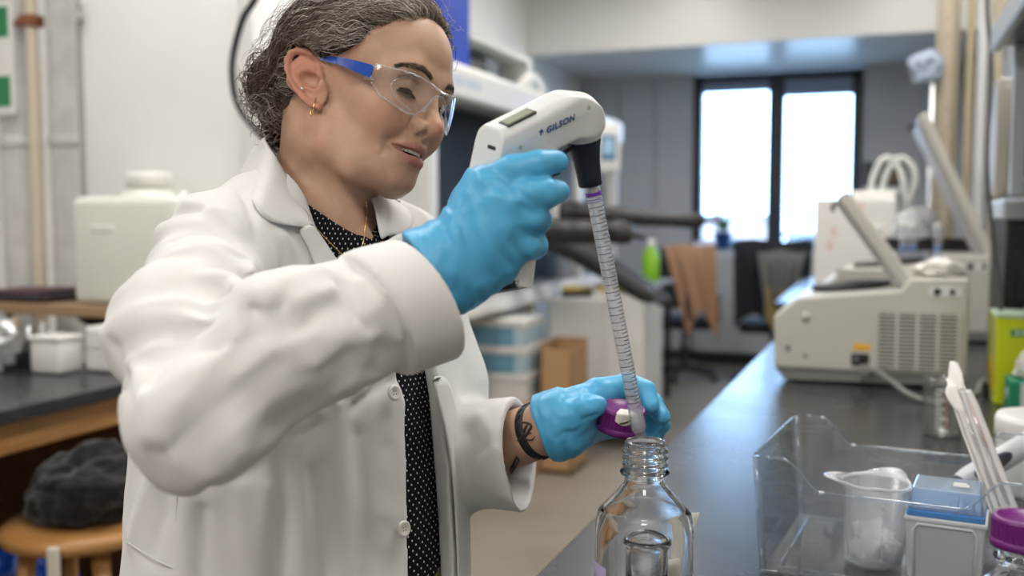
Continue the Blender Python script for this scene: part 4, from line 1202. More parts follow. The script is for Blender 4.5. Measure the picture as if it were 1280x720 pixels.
def f_head(p):
    p = p.astype(np.float32)
    s = p.copy()
    s[:, 1] = -np.abs(s[:, 1])
    d = s_ell(p, (0.0, 0, 0.050), (0.097, 0.0735, 0.088))
    d = smin(d, s_ell(p, (0.045, 0, 0.055), (0.053, 0.060, 0.056)), 0.02)
    d = smin(d, s_ell(p, (0.046, 0, -0.018), (0.050, 0.056, 0.062)), 0.03)
    jaw = s_chain(s, [(0.006, -0.050, -0.045), (0.014, -0.050, -0.062), (0.046, -0.037, -0.081), (0.076, -0.010, -0.0825)], [0.015, 0.017, 0.016, 0.013], 0.01)
    d = smin(d, jaw, 0.03)
    d = smin(d, s_ell(p, (0.045, 0, -0.060), (0.044, 0.043, 0.038)), 0.02)
    d = smin(d, s_ell(p, (0.0785, 0, -0.0825), (0.0150, 0.0185, 0.0130)), 0.012)
    d = smin(d, s_ell(p, (0.074, 0, -0.048), (0.0255, 0.0265, 0.027)), 0.012)
    d = smin(d, s_ell(s, (0.066, -0.042, -0.008), (0.024, 0.019, 0.019)), 0.02)
    d = smin(d, s_ell(s, (0.070, -0.037, -0.024), (0.018, 0.016, 0.018)), 0.018)
    d = smin(d, s_chain(s, [(0.0935, -0.008, 0.033), (0.0865, -0.032, 0.037), (0.071, -0.051, 0.028)], [0.010, 0.0095, 0.009], 0.01), 0.014)
    # eye sockets and lidded eyes
    d = smax(d, -s_ell(s, (0.104, -0.031, 0.0160), (0.0205, 0.0185, 0.0135)), 0.012)
    lid = np.linalg.norm(s - np.array([0.0765, -0.0315, 0.0170], np.float32), axis=1) - 0.0140
    d = smin(d, lid, 0.005)
    slit = s_ell(s, (0.0895, -0.032, 0.0120), (0.0065, 0.0118, 0.0019))
    d = smax(d, -slit, 0.0015)
    # crease above the lid
    cr = s_chain(s, [(0.089, -0.020, 0.0255), (0.0915, -0.032, 0.0275), (0.083, -0.045, 0.0225)], [0.0012, 0.0014, 0.001])
    d = smax(d, -cr, 0.004)
    # nose
    nose = s_chain(p, [(0.094, 0, 0.024), (0.0995, 0, 0.006), (0.111, 0, -0.0145)], [0.0075, 0.0082, 0.0094], 0.006)
    nose = smin(nose, s_ell(p, (0.1135, 0, -0.0180), (0.0104, 0.0092, 0.0088)), 0.004)
    nose = smin(nose, s_ell(s, (0.0995, -0.0125, -0.0205), (0.0108, 0.0054, 0.0078)), 0.005)
    nose = smin(nose, s_cap(p, (0.113, 0, -0.0225), (0.1035, 0, -0.028), 0.0045, 0.005), 0.005)
    d = smin(d, nose, 0.010)
    d = smax(d, -s_ell(s, (0.1045, -0.0072, -0.0285), (0.0062, 0.0033, 0.0045)), 0.002)
    # alar crease and smile line
    al = s_chain(s, [(0.0955, -0.0185, -0.012), (0.0925, -0.0205, -0.021), (0.0955, -0.0175, -0.029)], [0.0003, 0.0004, 0.0003])
    d = smax(d, -al, 0.006)
    sl = s_chain(s, [(0.0975, -0.0215, -0.026), (0.0925, -0.0285, -0.036), (0.0850, -0.0345, -0.050), (0.078, -0.037, -0.062)], [0.0008, 0.0015, 0.0015, 0.0008])
    d = smax(d, -sl, 0.0055)
    # dimple at the corner of the mouth
    d = smax(d, -s_ell(s, (0.0945, -0.0325, -0.049), (0.0115, 0.0085, 0.010)), 0.012)
    # lips
    up = s_chain(s, [(0.0990, 0, -0.0440), (0.0970, -0.009, -0.0437), (0.0900, -0.020, -0.0462), (0.0815, -0.0290, -0.0482)], [0.0046, 0.0044, 0.0034, 0.0018], 0.003)
    lo = s_chain(s, [(0.0965, 0, -0.0600), (0.0945, -0.009, -0.0597), (0.0880, -0.020, -0.0560), (0.0815, -0.0290, -0.0492)], [0.0058, 0.0056, 0.0042, 0.0018], 0.003)
    d = smin(d, up, 0.005)
    d = smin(d, lo, 0.005)
    mouth = s_chain(s, [(0.102, 0, -0.0508), (0.098, -0.011, -0.0510), (0.090, -0.0220, -0.0502), (0.0830, -0.0305, -0.0484)], [0.0036, 0.0038, 0.0028, 0.0012], 0.002)
    mouth = np.minimum(mouth, s_ell(s, (0.088, 0, -0.051), (0.012, 0.018, 0.0035)))
    d = smax(d, -mouth, 0.0015)
    # groove over the lip
    d = smax(d, -s_cap(p, (0.1105, 0, -0.032), (0.1065, 0, -0.038), 0.0016, 0.002), 0.004)
    # neck
    nk = s_chain(p, NECK, [0.052, 0.051, 0.060], 0.02)
    nk = smin(nk, s_cap(p, to_head(V(385, 165, 1.098)), to_head(V(455, 300, 1.085)), 0.010, 0.010), 0.03)
    d = smin(d, nk, np.clip(0.036 - 0.42 * (p[:, 0] - 0.01), 0.011, 0.036))
    # ears
    e = s.copy()
    e[:, 1] = e[:, 1] - (-0.0690 + 0.20 * e[:, 0])          # 0 on the ear plane, negative outwards
    out = [(a, -0.0035, b) for a, b in EAR_OUT]
    inn = [(a, -0.0020, b) for a, b in EAR_IN]
    Re = np.array([[0.80, 0, 0.60], [0, 1, 0], [-0.60, 0, 0.80]])
    pl = s_ell(e, (-0.028, 0.0008, 0.013), (0.0215, 0.0046, 0.0265), Re)
    pl = smin(pl, s_ell(e, (-0.006, 0.0005, -0.012), (0.0135, 0.0040, 0.0145)), 0.006)
    pl = smin(pl, s_ell(e, (-0.018, 0.014, 0.006), (0.020, 0.016, 0.022)), 0.008)
    ear = smin(pl, s_chain(e, out, [0.0024, 0.0028, 0.0032, 0.0035, 0.0036, 0.0036, 0.0034, 0.0032, 0.0032, 0.0034, 0.0040, 0.0046, 0.0040], 0.003), 0.003)
    ear = smin(ear, s_chain(e, [(-0.004, -0.003, 0.010), (-0.014, -0.0005, 0.0055), (-0.024, 0.001, 0.007)], [0.003, 0.0026, 0.0018]), 0.003)
    ear = smin(ear, s_chain(e, inn, [0.0020, 0.0027, 0.0030, 0.0030, 0.0030, 0.0034, 0.0030], 0.003), 0.003)
    ear = smax(ear, -s_ell(e, (-0.019, -0.0050, 0.004), (0.0125, 0.0110, 0.0085)), 0.003)
    ear = smax(ear, -s_ell(e, (-0.009, -0.005, 0.000), (0.007, 0.0145, 0.006)), 0.003)
    ear = smax(ear, -s_chain(e, [(-0.017, -0.0068, 0.0245), (-0.032, -0.0068, 0.0255), (-0.0425, -0.0066, 0.0175), (-0.0395, -0.0064, 0.006), (-0.027, -0.006, -0.0055)], [0.0040, 0.0050, 0.0040, 0.003, 0.002]), 0.003)
    ear = smin(ear, s_ell(e, (-0.001, -0.001, -0.001), (0.0048, 0.0045, 0.0065)), 0.004)
    d = smin(d, ear, 0.005)
    return d


def lips_mask(v):
    s = v.copy().astype(np.float32)
    s[:, 1] = -np.abs(s[:, 1])
    up = s_chain(s, [(0.1005, 0, -0.0445), (0.0980, -0.009, -0.0438), (0.0915, -0.020, -0.0462), (0.083, -0.0285, -0.0483)], [0.0048, 0.0048, 0.0038, 0.0014])
    lo = s_chain(s, [(0.099, 0, -0.0600), (0.0965, -0.009, -0.0597), (0.0895, -0.020, -0.0562), (0.083, -0.0285, -0.0492)], [0.0062, 0.0060, 0.0044, 0.0014])
    return np.clip(0.5 - np.minimum(up, lo) / 0.0025, 0, 1)


def skin_material():
    m = mat('skin', (0.60, 0.36, 0.25), 0.48, sss=0.08, spec=0.40)
    n, l, b = nodes_of(m)
    at = n.new('ShaderNodeAttribute')
    at.attribute_name = 'lips'
    tc = n.new('ShaderNodeTexCoord')
    t = n.new('ShaderNodeTexNoise')
    t.inputs['Scale'].default_value = 38
    t.inputs['Detail'].default_value = 5
    l.new(tc.outputs['Object'], t.inputs['Vector'])
    r = n.new('ShaderNodeValToRGB')
    r.color_ramp.elements[0].color = (0.44, 0.262, 0.172, 1)
    r.color_ramp.elements[1].color = (0.52, 0.322, 0.222, 1)
    r.color_ramp.elements[0].position, r.color_ramp.elements[1].position = 0.35, 0.65
    l.new(t.outputs[0], r.inputs[0])
    bl = n.new('ShaderNodeAttribute')
    bl.attribute_name = 'blush'
    mb = n.new('ShaderNodeMix')
    mb.data_type = 'RGBA'
    l.new(bl.outputs['Fac'], mb.inputs['Factor'])
    l.new(r.outputs[0], mb.inputs['A'])
    mb.inputs['B'].default_value = (0.52, 0.195, 0.125, 1)
    mx = n.new('ShaderNodeMix')
    mx.data_type = 'RGBA'
    l.new(at.outputs['Fac'], mx.inputs['Factor'])
    l.new(mb.outputs['Result'], mx.inputs['A'])
    mx.inputs['B'].default_value = (0.37, 0.145, 0.115, 1)
    l.new(mx.outputs['Result'], b.inputs['Base Color'])
    t2 = n.new('ShaderNodeTexNoise')
    t2.inputs['Scale'].default_value = 420
    l.new(tc.outputs['Object'], t2.inputs['Vector'])
    bp = n.new('ShaderNodeBump')
    bp.inputs['Strength'].default_value = 0.12
    bp.inputs['Distance'].default_value = 0.001
    l.new(t2.outputs[0], bp.inputs['Height'])
    l.new(bp.outputs[0], b.inputs['Normal'])
    return m


SKIN = skin_material()
person = thing('person', 'woman in open white lab coat and blue gloves holding a pipette over a bottle', 'person', tuple(to_world((-0.22, 1.15, 0.0)) * np.array([1, 1, 0])))
PINV = Matrix.Translation(-Vector(person.location))


def pobj(name, data, mats=None, parent=None, **k):
    """a part of the person; its points are given in world space"""
    o = obj(name, data, mats, parent or person, **k)
    if parent is None:
        o.matrix_parent_inverse = PINV.copy()
    return o


def set_attr(me, name, vals):
    a = me.attributes.new(name, 'FLOAT', 'POINT')
    a.data.foreach_set('value', np.asarray(vals, np.float32))


# ---------------------------------------------------------------- torso, in viewer axes: right, forward, up
T_N = np.array([0.80, -0.60, 0.0])      # where her chest faces
T_L = np.array([0.60, 0.80, 0.0])       # towards her left
T_Z = np.array([-0.75, -0.60, -0.35, -0.20, -0.08, 0.00, 0.035, 0.075, 0.12])
T_A = np.array([0.225, 0.220, 0.205, 0.198, 0.195, 0.185, 0.165, 0.125, 0.080])
T_B = np.array([0.205, 0.200, 0.178, 0.163, 0.142, 0.112, 0.094, 0.075, 0.060])
T_CX = np.array([-0.236, -0.236, -0.238, -0.236, -0.230, -0.226, -0.224, -0.220, -0.216])
T_CY = np.array([1.13, 1.13, 1.13, 1.13, 1.13, 1.13, 1.13, 1.135, 1.14])


def torso_uv(q):
    z = q[:, 2]
    x = q[:, 0] - np.interp(z, T_Z, T_CX)
    y = q[:, 1] - np.interp(z, T_Z, T_CY)
    return x * T_L[0] + y * T_L[1], x * T_N[0] + y * T_N[1]


def f_torso(q, inset=0.0, top=0.115, bottom=-0.75):
    u, v = torso_uv(q)
    z = q[:, 2]
    a = np.interp(z, T_Z, T_A) - inset
    b = np.interp(z, T_Z, T_B) - inset
    k0 = np.sqrt((u / a) ** 2 + (v / b) ** 2)
    k1 = np.sqrt((u / a ** 2) ** 2 + (v / b ** 2) ** 2) + 1e-6
    d = (k0 * (k0 - 1) / k1) * 0.9
    return np.maximum(smax(d, z - top + inset, 0.05), bottom - z).astype(np.float32)


SHO_R, ELB_R, WRI_R = V(250, 318, 0.945), V(232, 535, 0.742), V(548, 345, 0.888)
SHO_L, ELB_L, WRI_L = V(505, 325, 1.25), V(560, 578, 1.20), V(690, 532, 1.100)


def f_body(q):
    """head, neck, chest and both arms as one surface"""
    q = q.astype(np.float32)
    d = f_head(to_head(q).astype(np.float32)) * HEAD_S
    ch = f_torso(q, 0.030)
    ch = smin(ch, s_chain(q, [V(285, 318, 0.99), V(395, 290, 1.13), V(492, 330, 1.235)], [0.045, 0.042, 0.045]), 0.05)
    d = smin(d, ch, 0.032)
    for a, b, c, r in ((SHO_R, ELB_R, WRI_R, 0.031), (SHO_L, ELB_L, WRI_L, 0.040)):
        d = smin(d, s_chain(q, [a, b, c], [0.040, r, 0.0295 if r > 0.035 else 0.0265], 0.02), 0.02)
    return d


to_view = lambda hp: (np.asarray(hp, float) * HEAD_S) @ HEAD_R.T + HEAD_T
bv, bq = extract(lambda p: f_body(to_view(p)) / HEAD_S, (-0.115, -0.11, -0.215), (0.14, 0.11, 0.15), 0.0016)
bv = relax(bv, bq, 1, 0.5)
hm = lips_mask(bv)
sb = bv.copy()
sb[:, 1] = -np.abs(sb[:, 1])
blush = 0.55 * np.exp(-(((sb - [0.075, -0.042, -0.020]) / 0.022) ** 2).sum(1)) + 0.6 * np.exp(-(((sb - [0.120, 0, -0.018]) / 0.013) ** 2).sum(1)) + 0.7 * np.exp(-((sb[:, 1] + 0.080) / 0.012) ** 2) * (np.abs(sb[:, 0] + 0.01) < 0.05)
hq_w = head_world(bv)

# ---------------------------------------------------------------- hair
HAIRLINE = [(0.104, 0.150), (0.0960, 0.115), (0.0900, 0.1045), (0.0780, 0.0945), (0.0690, 0.0830), (0.0535, 0.0695), (0.0379, 0.0487), (0.0190, 0.0355), (0.0050, 0.0300), (-0.006, 0.0180), (-0.016, 0.0330), (-0.032, 0.0420),
            (-0.050, 0.0380), (-0.058, 0.020), (-0.048, -0.005), (-0.043, -0.0328), (-0.068, -0.0640), (-0.20, -0.075), (-0.22, 0.25), (0.105, 0.25)]


def poly_sd(q, poly):
    """signed distance of 2D points to a polygon, negative inside"""
    poly = np.asarray(poly, np.float32)
    d = np.full(len(q), 1e9, np.float32)
    ins = np.zeros(len(q), bool)
    for i in range(len(poly)):
        a, b = poly[i], poly[(i + 1) % len(poly)]
        e, w = b - a, q - a
        h = np.clip((w @ e) / (e @ e), 0, 1)
        d = np.minimum(d, np.linalg.norm(w - h[:, None] * e, axis=1))
        c = (a[1] > q[:, 1]) != (b[1] > q[:, 1])
        ins ^= c & (q[:, 0] < (b[0] - a[0]) * (q[:, 1] - a[1]) / (b[1] - a[1] + 1e-12) + a[0])
    return np.where(ins, -d, d)


def f_scalp0(p):
    p = p.astype(np.float32)
    d = s_ell(p, (0.001, 0, 0.052), (0.103, 0.0815, 0.096))
    d = smin(d, s_ell(p, (-0.036, 0, 0.052), (0.092, 0.086, 0.088)), 0.02)
    d = smin(d, s_ell(p, (-0.045, 0, -0.010), (0.045, 0.062, 0.050)), 0.03)
    d = smin(d, s_ell(p, (-0.118, -0.018, 0.010), (0.030, 0.042, 0.040)), 0.02)
    d = smin(d, s_ell(p, (-0.092, -0.012, -0.035), (0.024, 0.036, 0.028)), 0.02)
    return d


def f_scalp(p):
    return f_scalp0(p) + 0.0022 * value_noise(p, 60, 3) + 0.0012 * value_noise(p, 140, 4)


def f_hair(p):
    p = p.astype(np.float32)
    w = p[:, [0, 2]] + 0.004 * np.stack([value_noise(p, 90, 5), value_noise(p, 90, 6)], 1)
    return smax(f_scalp(p), poly_sd(w, HAIRLINE) + 0.003, 0.016)


def grad(f, p, e=0.0015):
    g = np.stack([f(p + np.eye(3)[i] * e) - f(p - np.eye(3)[i] * e) for i in range(3)], 1)
    return g / (np.linalg.norm(g, axis=1)[:, None] + 1e-9)


HAIR_MATS = [mat('hair_dark_brown', (0.055, 0.038, 0.027), 0.5, spec=0.35), mat('hair_brown', (0.135, 0.098, 0.070), 0.45, spec=0.4),
             mat('hair_ash', (0.27, 0.225, 0.18), 0.42, spec=0.4), mat('hair_grey', (0.52, 0.48, 0.43), 0.4, spec=0.4)]
hv, hq = extract(f_hair, (-0.165, -0.10, -0.085), (0.115, 0.10, 0.160), 0.003)
hv = relax(hv, hq, 1)
_q0, _q1 = ((hv[:, 0] + 0.024) * 0.80 + (hv[:, 2] - 0.008) * 0.60) / 0.030, (-(hv[:, 0] + 0.024) * 0.60 + (hv[:, 2] - 0.008) * 0.80) / 0.038
_ie = _q0 ** 2 + _q1 ** 2 < 1
hv[_ie, 1] = np.clip(hv[_ie, 1], -0.062, 0.062)


def strand_mesh(paths, radii, mi):
    """three-sided tapering tubes along many paths at once; paths (n, k, 3)"""
    n, k, _ = paths.shape
    t = np.gradient(paths, axis=1)
    t /= np.linalg.norm(t, axis=2)[..., None] + 1e-12
    up = np.array([0.13, 0.3, 0.94])
    u = np.cross(t, up)
    u /= np.linalg.norm(u, axis=2)[..., None] + 1e-12
    w = np.cross(t, u)
    prof = np.sin(np.linspace(0.12, 0.93, k) * PI) ** 0.5
    rr = radii[:, None, None] * prof[None, :, None]
    ring = [paths + rr * (u * math.cos(a) + w * math.sin(a)) for a in (0, 2.094, 4.189)]
    vs = np.stack(ring, 2).reshape(-1, 3)
    base = (np.arange(n)[:, None] * k + np.arange(k - 1)[None, :]) * 3
    f = []
    for a in range(3):
        b = (a + 1) % 3
        f.append(np.stack([base + a, base + b, base + 3 + b, base + 3 + a], -1).reshape(-1, 4))
    return vs, np.concatenate(f), np.tile(np.repeat(np.asarray(mi), k - 1), 3)


def grow(roots, steps, h, lift, wave, freq, phase):
    p = roots.copy()
    out = [p.copy()]
    B = np.array([-0.112, -0.015, -0.004])
    n = len(p)
    for i in range(steps):
        g = grad(f_scalp0, p)
        tgt = B + np.stack([np.zeros(n), 0.35 * p[:, 1], 0 * p[:, 2]], 1) - p
        # first back along the head, then down to the knot
        back = np.stack([-np.ones(n), 0.15 * p[:, 1] / 0.08, np.where(p[:, 0] > 0.0, 0.05, -0.5)], 1)
        dist = np.linalg.norm(tgt, axis=1)[:, None]
        d = tgt / (dist + 1e-6) + 0.7 * back / np.linalg.norm(back, axis=1)[:, None]
        d -= g * (d * g).sum(1)[:, None]
        d /= np.linalg.norm(d, axis=1)[:, None] + 1e-9
        side = np.cross(g, d)
        ph = phase + freq * i * h
        d2 = d + side * (wave * np.sin(ph))[:, None] + g * (0.6 * wave * np.cos(ph * 0.83 + phase))[:, None]
        d2 /= np.linalg.norm(d2, axis=1)[:, None]
        p = p + d2 * h
        s = f_scalp0(p)
        p = p - g * ((s - lift) * 0.55)[:, None]
        # tucked behind and over the ears
        q = ((p[:, 0] + 0.024) * 0.80 + (p[:, 2] - 0.008) * 0.60) / 0.027, (-(p[:, 0] + 0.024) * 0.60 + (p[:, 2] - 0.008) * 0.80) / 0.036
        in_ear = (q[0] ** 2 + q[1] ** 2 < 1)
        p[in_ear, 1] = np.clip(p[in_ear, 1], -0.066, 0.066)
        out.append(p.copy())
    return np.stack(out, 1)


surf = hv[(f_scalp(hv) > np.where(hv[:, 0] > -0.01, -0.0155, -0.006))]
wgt = np.where(surf[:, 1] < 0.02, 1.0, 0.25) * np.where(surf[:, 2] > 0.125, 0.3, 1)
N1 = 3400
hl = poly_sd(surf[:, [0, 2]], HAIRLINE)
wgt = wgt * np.where((hl > -0.020) & (surf[:, 0] > -0.005), 2.6, 1.0)
roots = surf[rng.choice(len(surf), N1, p=wgt / wgt.sum())] + rng.normal(0, 0.0012, (N1, 3))
# locks share their wave so that hairs run together
key = np.floor(roots / 0.014).astype(int)
kid = (key[:, 0] * 7919 + key[:, 1] * 104729 + key[:, 2] * 1299709) % 997
lock = np.random.default_rng(3).random((997, 4))[kid]
pa = grow(roots, 24, 0.0036, 0.0005 + 0.0045 * rng.random(N1) ** 2, 0.30 + 0.45 * lock[:, 0] + 0.25 * (roots[:, 0] < -0.06), 130 + 110 * lock[:, 1], 6.28 * lock[:, 2] + rng.normal(0, 0.3, N1))
tone = lock[:, 3] * 0.45 + rng.random(N1) * 0.6 + np.clip((roots[:, 0] + 0.03) * 2.4, -0.22, 0.16)
mi1 = np.digitize(tone, [0.30, 0.62, 0.88])
# long stray hairs standing off the head
N2 = 300
r2 = surf[rng.choice(len(surf), N2, p=wgt / wgt.sum())]
p2 = grow(r2, 24, 0.0026, 0.006 + 0.014 * rng.random(N2), 0.8 + 0.7 * rng.random(N2), 130 + 160 * rng.random(N2), 6.28 * rng.random(N2))
# curls of the knot at the nape
N3 = 420
cc = []
for i in range(N3):
    th, ph = rng.uniform(0, 2 * PI), rng.uniform(-0.5, 1)
    low = i % 3 == 0
    c0 = np.array([-0.090, -0.018, -0.040]) if low else np.array([-0.118, -0.022, 0.008])
    r0 = np.array([0.026, 0.036, 0.030]) if low else np.array([0.034, 0.042, 0.042])
    dirn = rng.normal(0, 1, 3)
    dirn /= np.linalg.norm(dirn)
    if dirn[0] > 0.3:
        dirn[0] *= -1
    c = c0 + r0 * dirn * rng.uniform(0.75, 1.08)
    ax = rng.normal(0, 1, 3)
    ax[2] -= 0.8
    ax /= np.linalg.norm(ax)
    u = np.cross(ax, [0.3, 0.5, 0.8])
    u /= np.linalg.norm(u)
    w = np.cross(ax, u)
    t = np.linspace(0, 1, 25)
    R, turns, ln = rng.uniform(0.004, 0.011), rng.uniform(0.6, 1.5), rng.uniform(0.012, 0.034)
    a = th + t * turns * 2 * PI
    cc.append(c + np.outer((t - 0.5) * ln, ax) + R * (np.outer(np.cos(a), u) + np.outer(np.sin(a), w)))
p3 = np.stack(cc)
low_front = lambda a: ((a[..., 0] > -0.036) & (a[..., 2] < 0.0) & (np.abs(a[..., 1]) > 0.03)).any(1)
k1, k2 = ~low_front(pa), ~low_front(p2)
pa, mi1, p2 = pa[k1], mi1[k1], p2[k2]
N1, N2 = len(pa), len(p2)
P_all = np.concatenate([pa, p2, p3])
R_all = np.concatenate([rng.uniform(0.00030, 0.00062, N1), rng.uniform(0.00018, 0.0003, N2), rng.uniform(0.0004, 0.0008, N3)])
M_all = np.concatenate([mi1, rng.integers(1, 4, N2), np.digitize(rng.random(N3), [0.5, 0.86, 0.97])])
sv, sf, sm = strand_mesh(P_all, R_all, M_all)
hair_vs = np.concatenate([hv, sv])
hair_fs = np.concatenate([hq, sf + len(hv)])
hair_mi = np.concatenate([np.zeros(len(hq), int), sm])

# ---------------------------------------------------------------- brows, lashes, eyes, teeth


def snap_head(p, lift=0.0):
    p = np.asarray(p, float).copy()
    for _ in range(4):
        p -= grad(f_head, p, 0.0008) * (f_head(p) - lift)[:, None] * 0.9
    return p


fine = []
for side in (-1, 1):
    path = spline([(0.1045, -0.0125, 0.0325), (0.100, -0.022, 0.0375), (0.094, -0.032, 0.0395), (0.086, -0.043, 0.0372), (0.080, -0.048, 0.0335)], 8)
    path = np.array(path)
    for i in range(230):
        k = rng.uniform(0, len(path) - 2)
        j = int(k)
        a = path[j] + (path[j + 1] - path[j]) * (k - j)
        tdir = path[min(j + 3, len(path) - 1)] - path[j]
        tdir /= np.linalg.norm(tdir) + 1e-9
        wdt = 0.0024 * (1 - 0.55 * j / len(path))
        a = a + np.array([0, 0, rng.uniform(-wdt, wdt)])
        b = a + tdir * rng.uniform(0.004, 0.008) + np.array([0, 0, rng.uniform(0.0, 0.003) * (1 - j / len(path))])
        q = np.stack([a, (a + b) / 2, b])
        q[:, 1] *= -side
        fine.append(q)
fine = snap_head(np.concatenate(fine), 0.0004).reshape(-1, 3, 3)
bvs, bfs, bms = strand_mesh(fine, np.full(len(fine), 0.00026), np.zeros(len(fine), int))
EYE_C = np.array([0.0765, -0.0315, 0.0170])
lashes = []
for side in (-1, 1):
    for k in range(60):
        t = k / 59
        y = -0.0205 - 0.0235 * t
        x = EYE_C[0] + math.sqrt(max(0.0144 ** 2 - (y - EYE_C[1]) ** 2 - 0.004 ** 2, 0.00002))
        r = np.array([x, y, 0.0127 + 0.0016 * math.sin(t * PI) - 0.0014 * t])
        o = np.array([0.55, (t - 0.45) * -0.9, -0.75])
        o /= np.linalg.norm(o)
        L = rng.uniform(0.0060, 0.0095)
        q = np.stack([r, r + o * L * 0.5, r + o * L + np.array([0.001, 0, 0.0018])])
        q[:, 1] *= -side
        lashes.append(q)
lashes = np.stack(lashes)
lvs, lfs, lms = strand_mesh(lashes, np.full(len(lashes), 0.00042), np.zeros(len(lashes), int))
BROW_MAT = mat('brow_hair', (0.045, 0.028, 0.018), 0.55)
me = np_mesh('hair', head_world(hair_vs), hair_fs, HAIR_MATS, hair_mi)
pobj('hair', me, label='dark curly hair streaked with grey, pinned at the nape', kind='stuff')
pobj('eyebrows', np_mesh('eyebrows', head_world(bvs), bfs, BROW_MAT), kind='stuff')
m = MB()
for side in (-1, 1):
    q = []
    for k in range(15):
        t = k / 14
        y = -0.0200 - 0.0250 * t
        q.append((EYE_C[0] + math.sqrt(max(0.0142 ** 2 - (y - EYE_C[1]) ** 2 - 0.003 ** 2, 0.00002)), -side * y, 0.0130 + 0.0017 * math.sin(t * PI) - 0.0014 * t))
    m.tube([head_world(p) for p in q], [0.0006 + 0.0006 * math.sin(PI * (k + 0.5) / 15) for k in range(15)], 6)
pobj('lash_line', m, BROW_MAT, kind='stuff')
pobj('eyelashes', np_mesh('eyelashes', head_world(lvs), lfs, BROW_MAT), kind='stuff')
EYE_W, IRIS, PUPIL = mat('eye_white', (0.78, 0.74, 0.70), 0.15), mat('iris', (0.10, 0.055, 0.03), 0.1), mat('pupil', (0.004, 0.004, 0.004), 0.05)
for side in (1, -1):
    m = MB()
    look = Vector((0.90, 0.10, -0.42)).normalized()
    E4 = Matrix.Translation((EYE_C[0], EYE_C[1] * side, EYE_C[2])) @ look.to_track_quat('Z', 'Y').to_matrix().to_4x4()
    r = 0.0124
    pr_ = lambda a0, a1, n: [(r * math.sin(a0 + (a1 - a0) * i / n), r * math.cos(a0 + (a1 - a0) * i / n)) for i in range(n + 1)]
    m.lathe(pr_(0, 0.18, 3), 24, 2, E4)
    m.lathe(pr_(0.18, 0.48, 4), 24, 1, E4)
    m.lathe(pr_(0.48, PI, 14), 24, 0, E4)
    m.v = [tuple(head_world(v)) for v in m.v]
    pobj('eye', m, [EYE_W, IRIS, PUPIL])
TEETH = mat('tooth', (0.80, 0.74, 0.66), 0.25, sss=0.1)
m = MB()
for k in range(-4, 5):
    a = k * 0.235
    w = 0.0040 if k else 0.0044
    c = Vector((0.0775 + 0.0175 * math.cos(a), 0.0190 * math.sin(a), -0.0475))
    T = Matrix.Translation(c) @ Matrix.Rotation(a, 4, 'Z')
    m.box((-0.0016, -w / 2, -0.0040), (0.0016, w / 2, 0.0040), 0.0010, 2, M=T, smooth=True)
m.v = [tuple(head_world(v)) for v in m.v]
pobj('teeth', m, TEETH)
# dark inside of the mouth
m = MB()
m.ball((0.0665, 0, -0.050), (0.020, 0.022, 0.012))
m.v = [tuple(head_world(v)) for v in m.v]
pobj('tongue', m, mat('mouth_inside', (0.16, 0.03, 0.03), 0.4))


# ---------------------------------------------------------------- safety glasses (worn, a thing of their own)
LENS = clear_mat('clear_lens', (0.97, 0.985, 1.0), 0.02, 1.45, haze=0.0, boost=0.75)
RIM = clear_mat('clear_lens_edge', (0.93, 0.96, 1.0), 0.05, 1.5, haze=0.17, boost=1.4)
lx = lambda y: 0.113 - 5.5 * y * y - 600 * y ** 4
UPS = np.array([(-0.0715, 0.0285), (-0.0570, 0.0285), (-0.0415, 0.0292), (-0.0237, 0.0270), (-0.0061, 0.0242), (0, 0.0238)])
LOS = np.array([(-0.0705, 0.0080), (-0.0651, -0.0035), (-0.0535, -0.0104), (-0.0420, -0.0140), (-0.0313, -0.0140), (-0.0242, -0.0060), (-0.0165, 0.0065), (-0.0100, 0.0150), (-0.004, 0.0180), (0, 0.0182)])
zu = lambda y: float(np.interp(-abs(y), UPS[:, 0], UPS[:, 1]))
zl = lambda y: float(np.interp(-abs(y), LOS[:, 0], LOS[:, 1]))
glasses = thing('safety_glasses', 'clear wraparound safety glasses with blue temples worn by the woman', 'glasses', tuple(head_world((0.1, 0, 0.02))))
GINV = Matrix.Translation(-Vector(glasses.location))


def gobj(name, m, mats, **k):
    m.v = [tuple(head_world(v)) for v in m.v]
    o = obj(name, m, mats, glasses, **k)
    o.matrix_parent_inverse = GINV.copy()
    return o


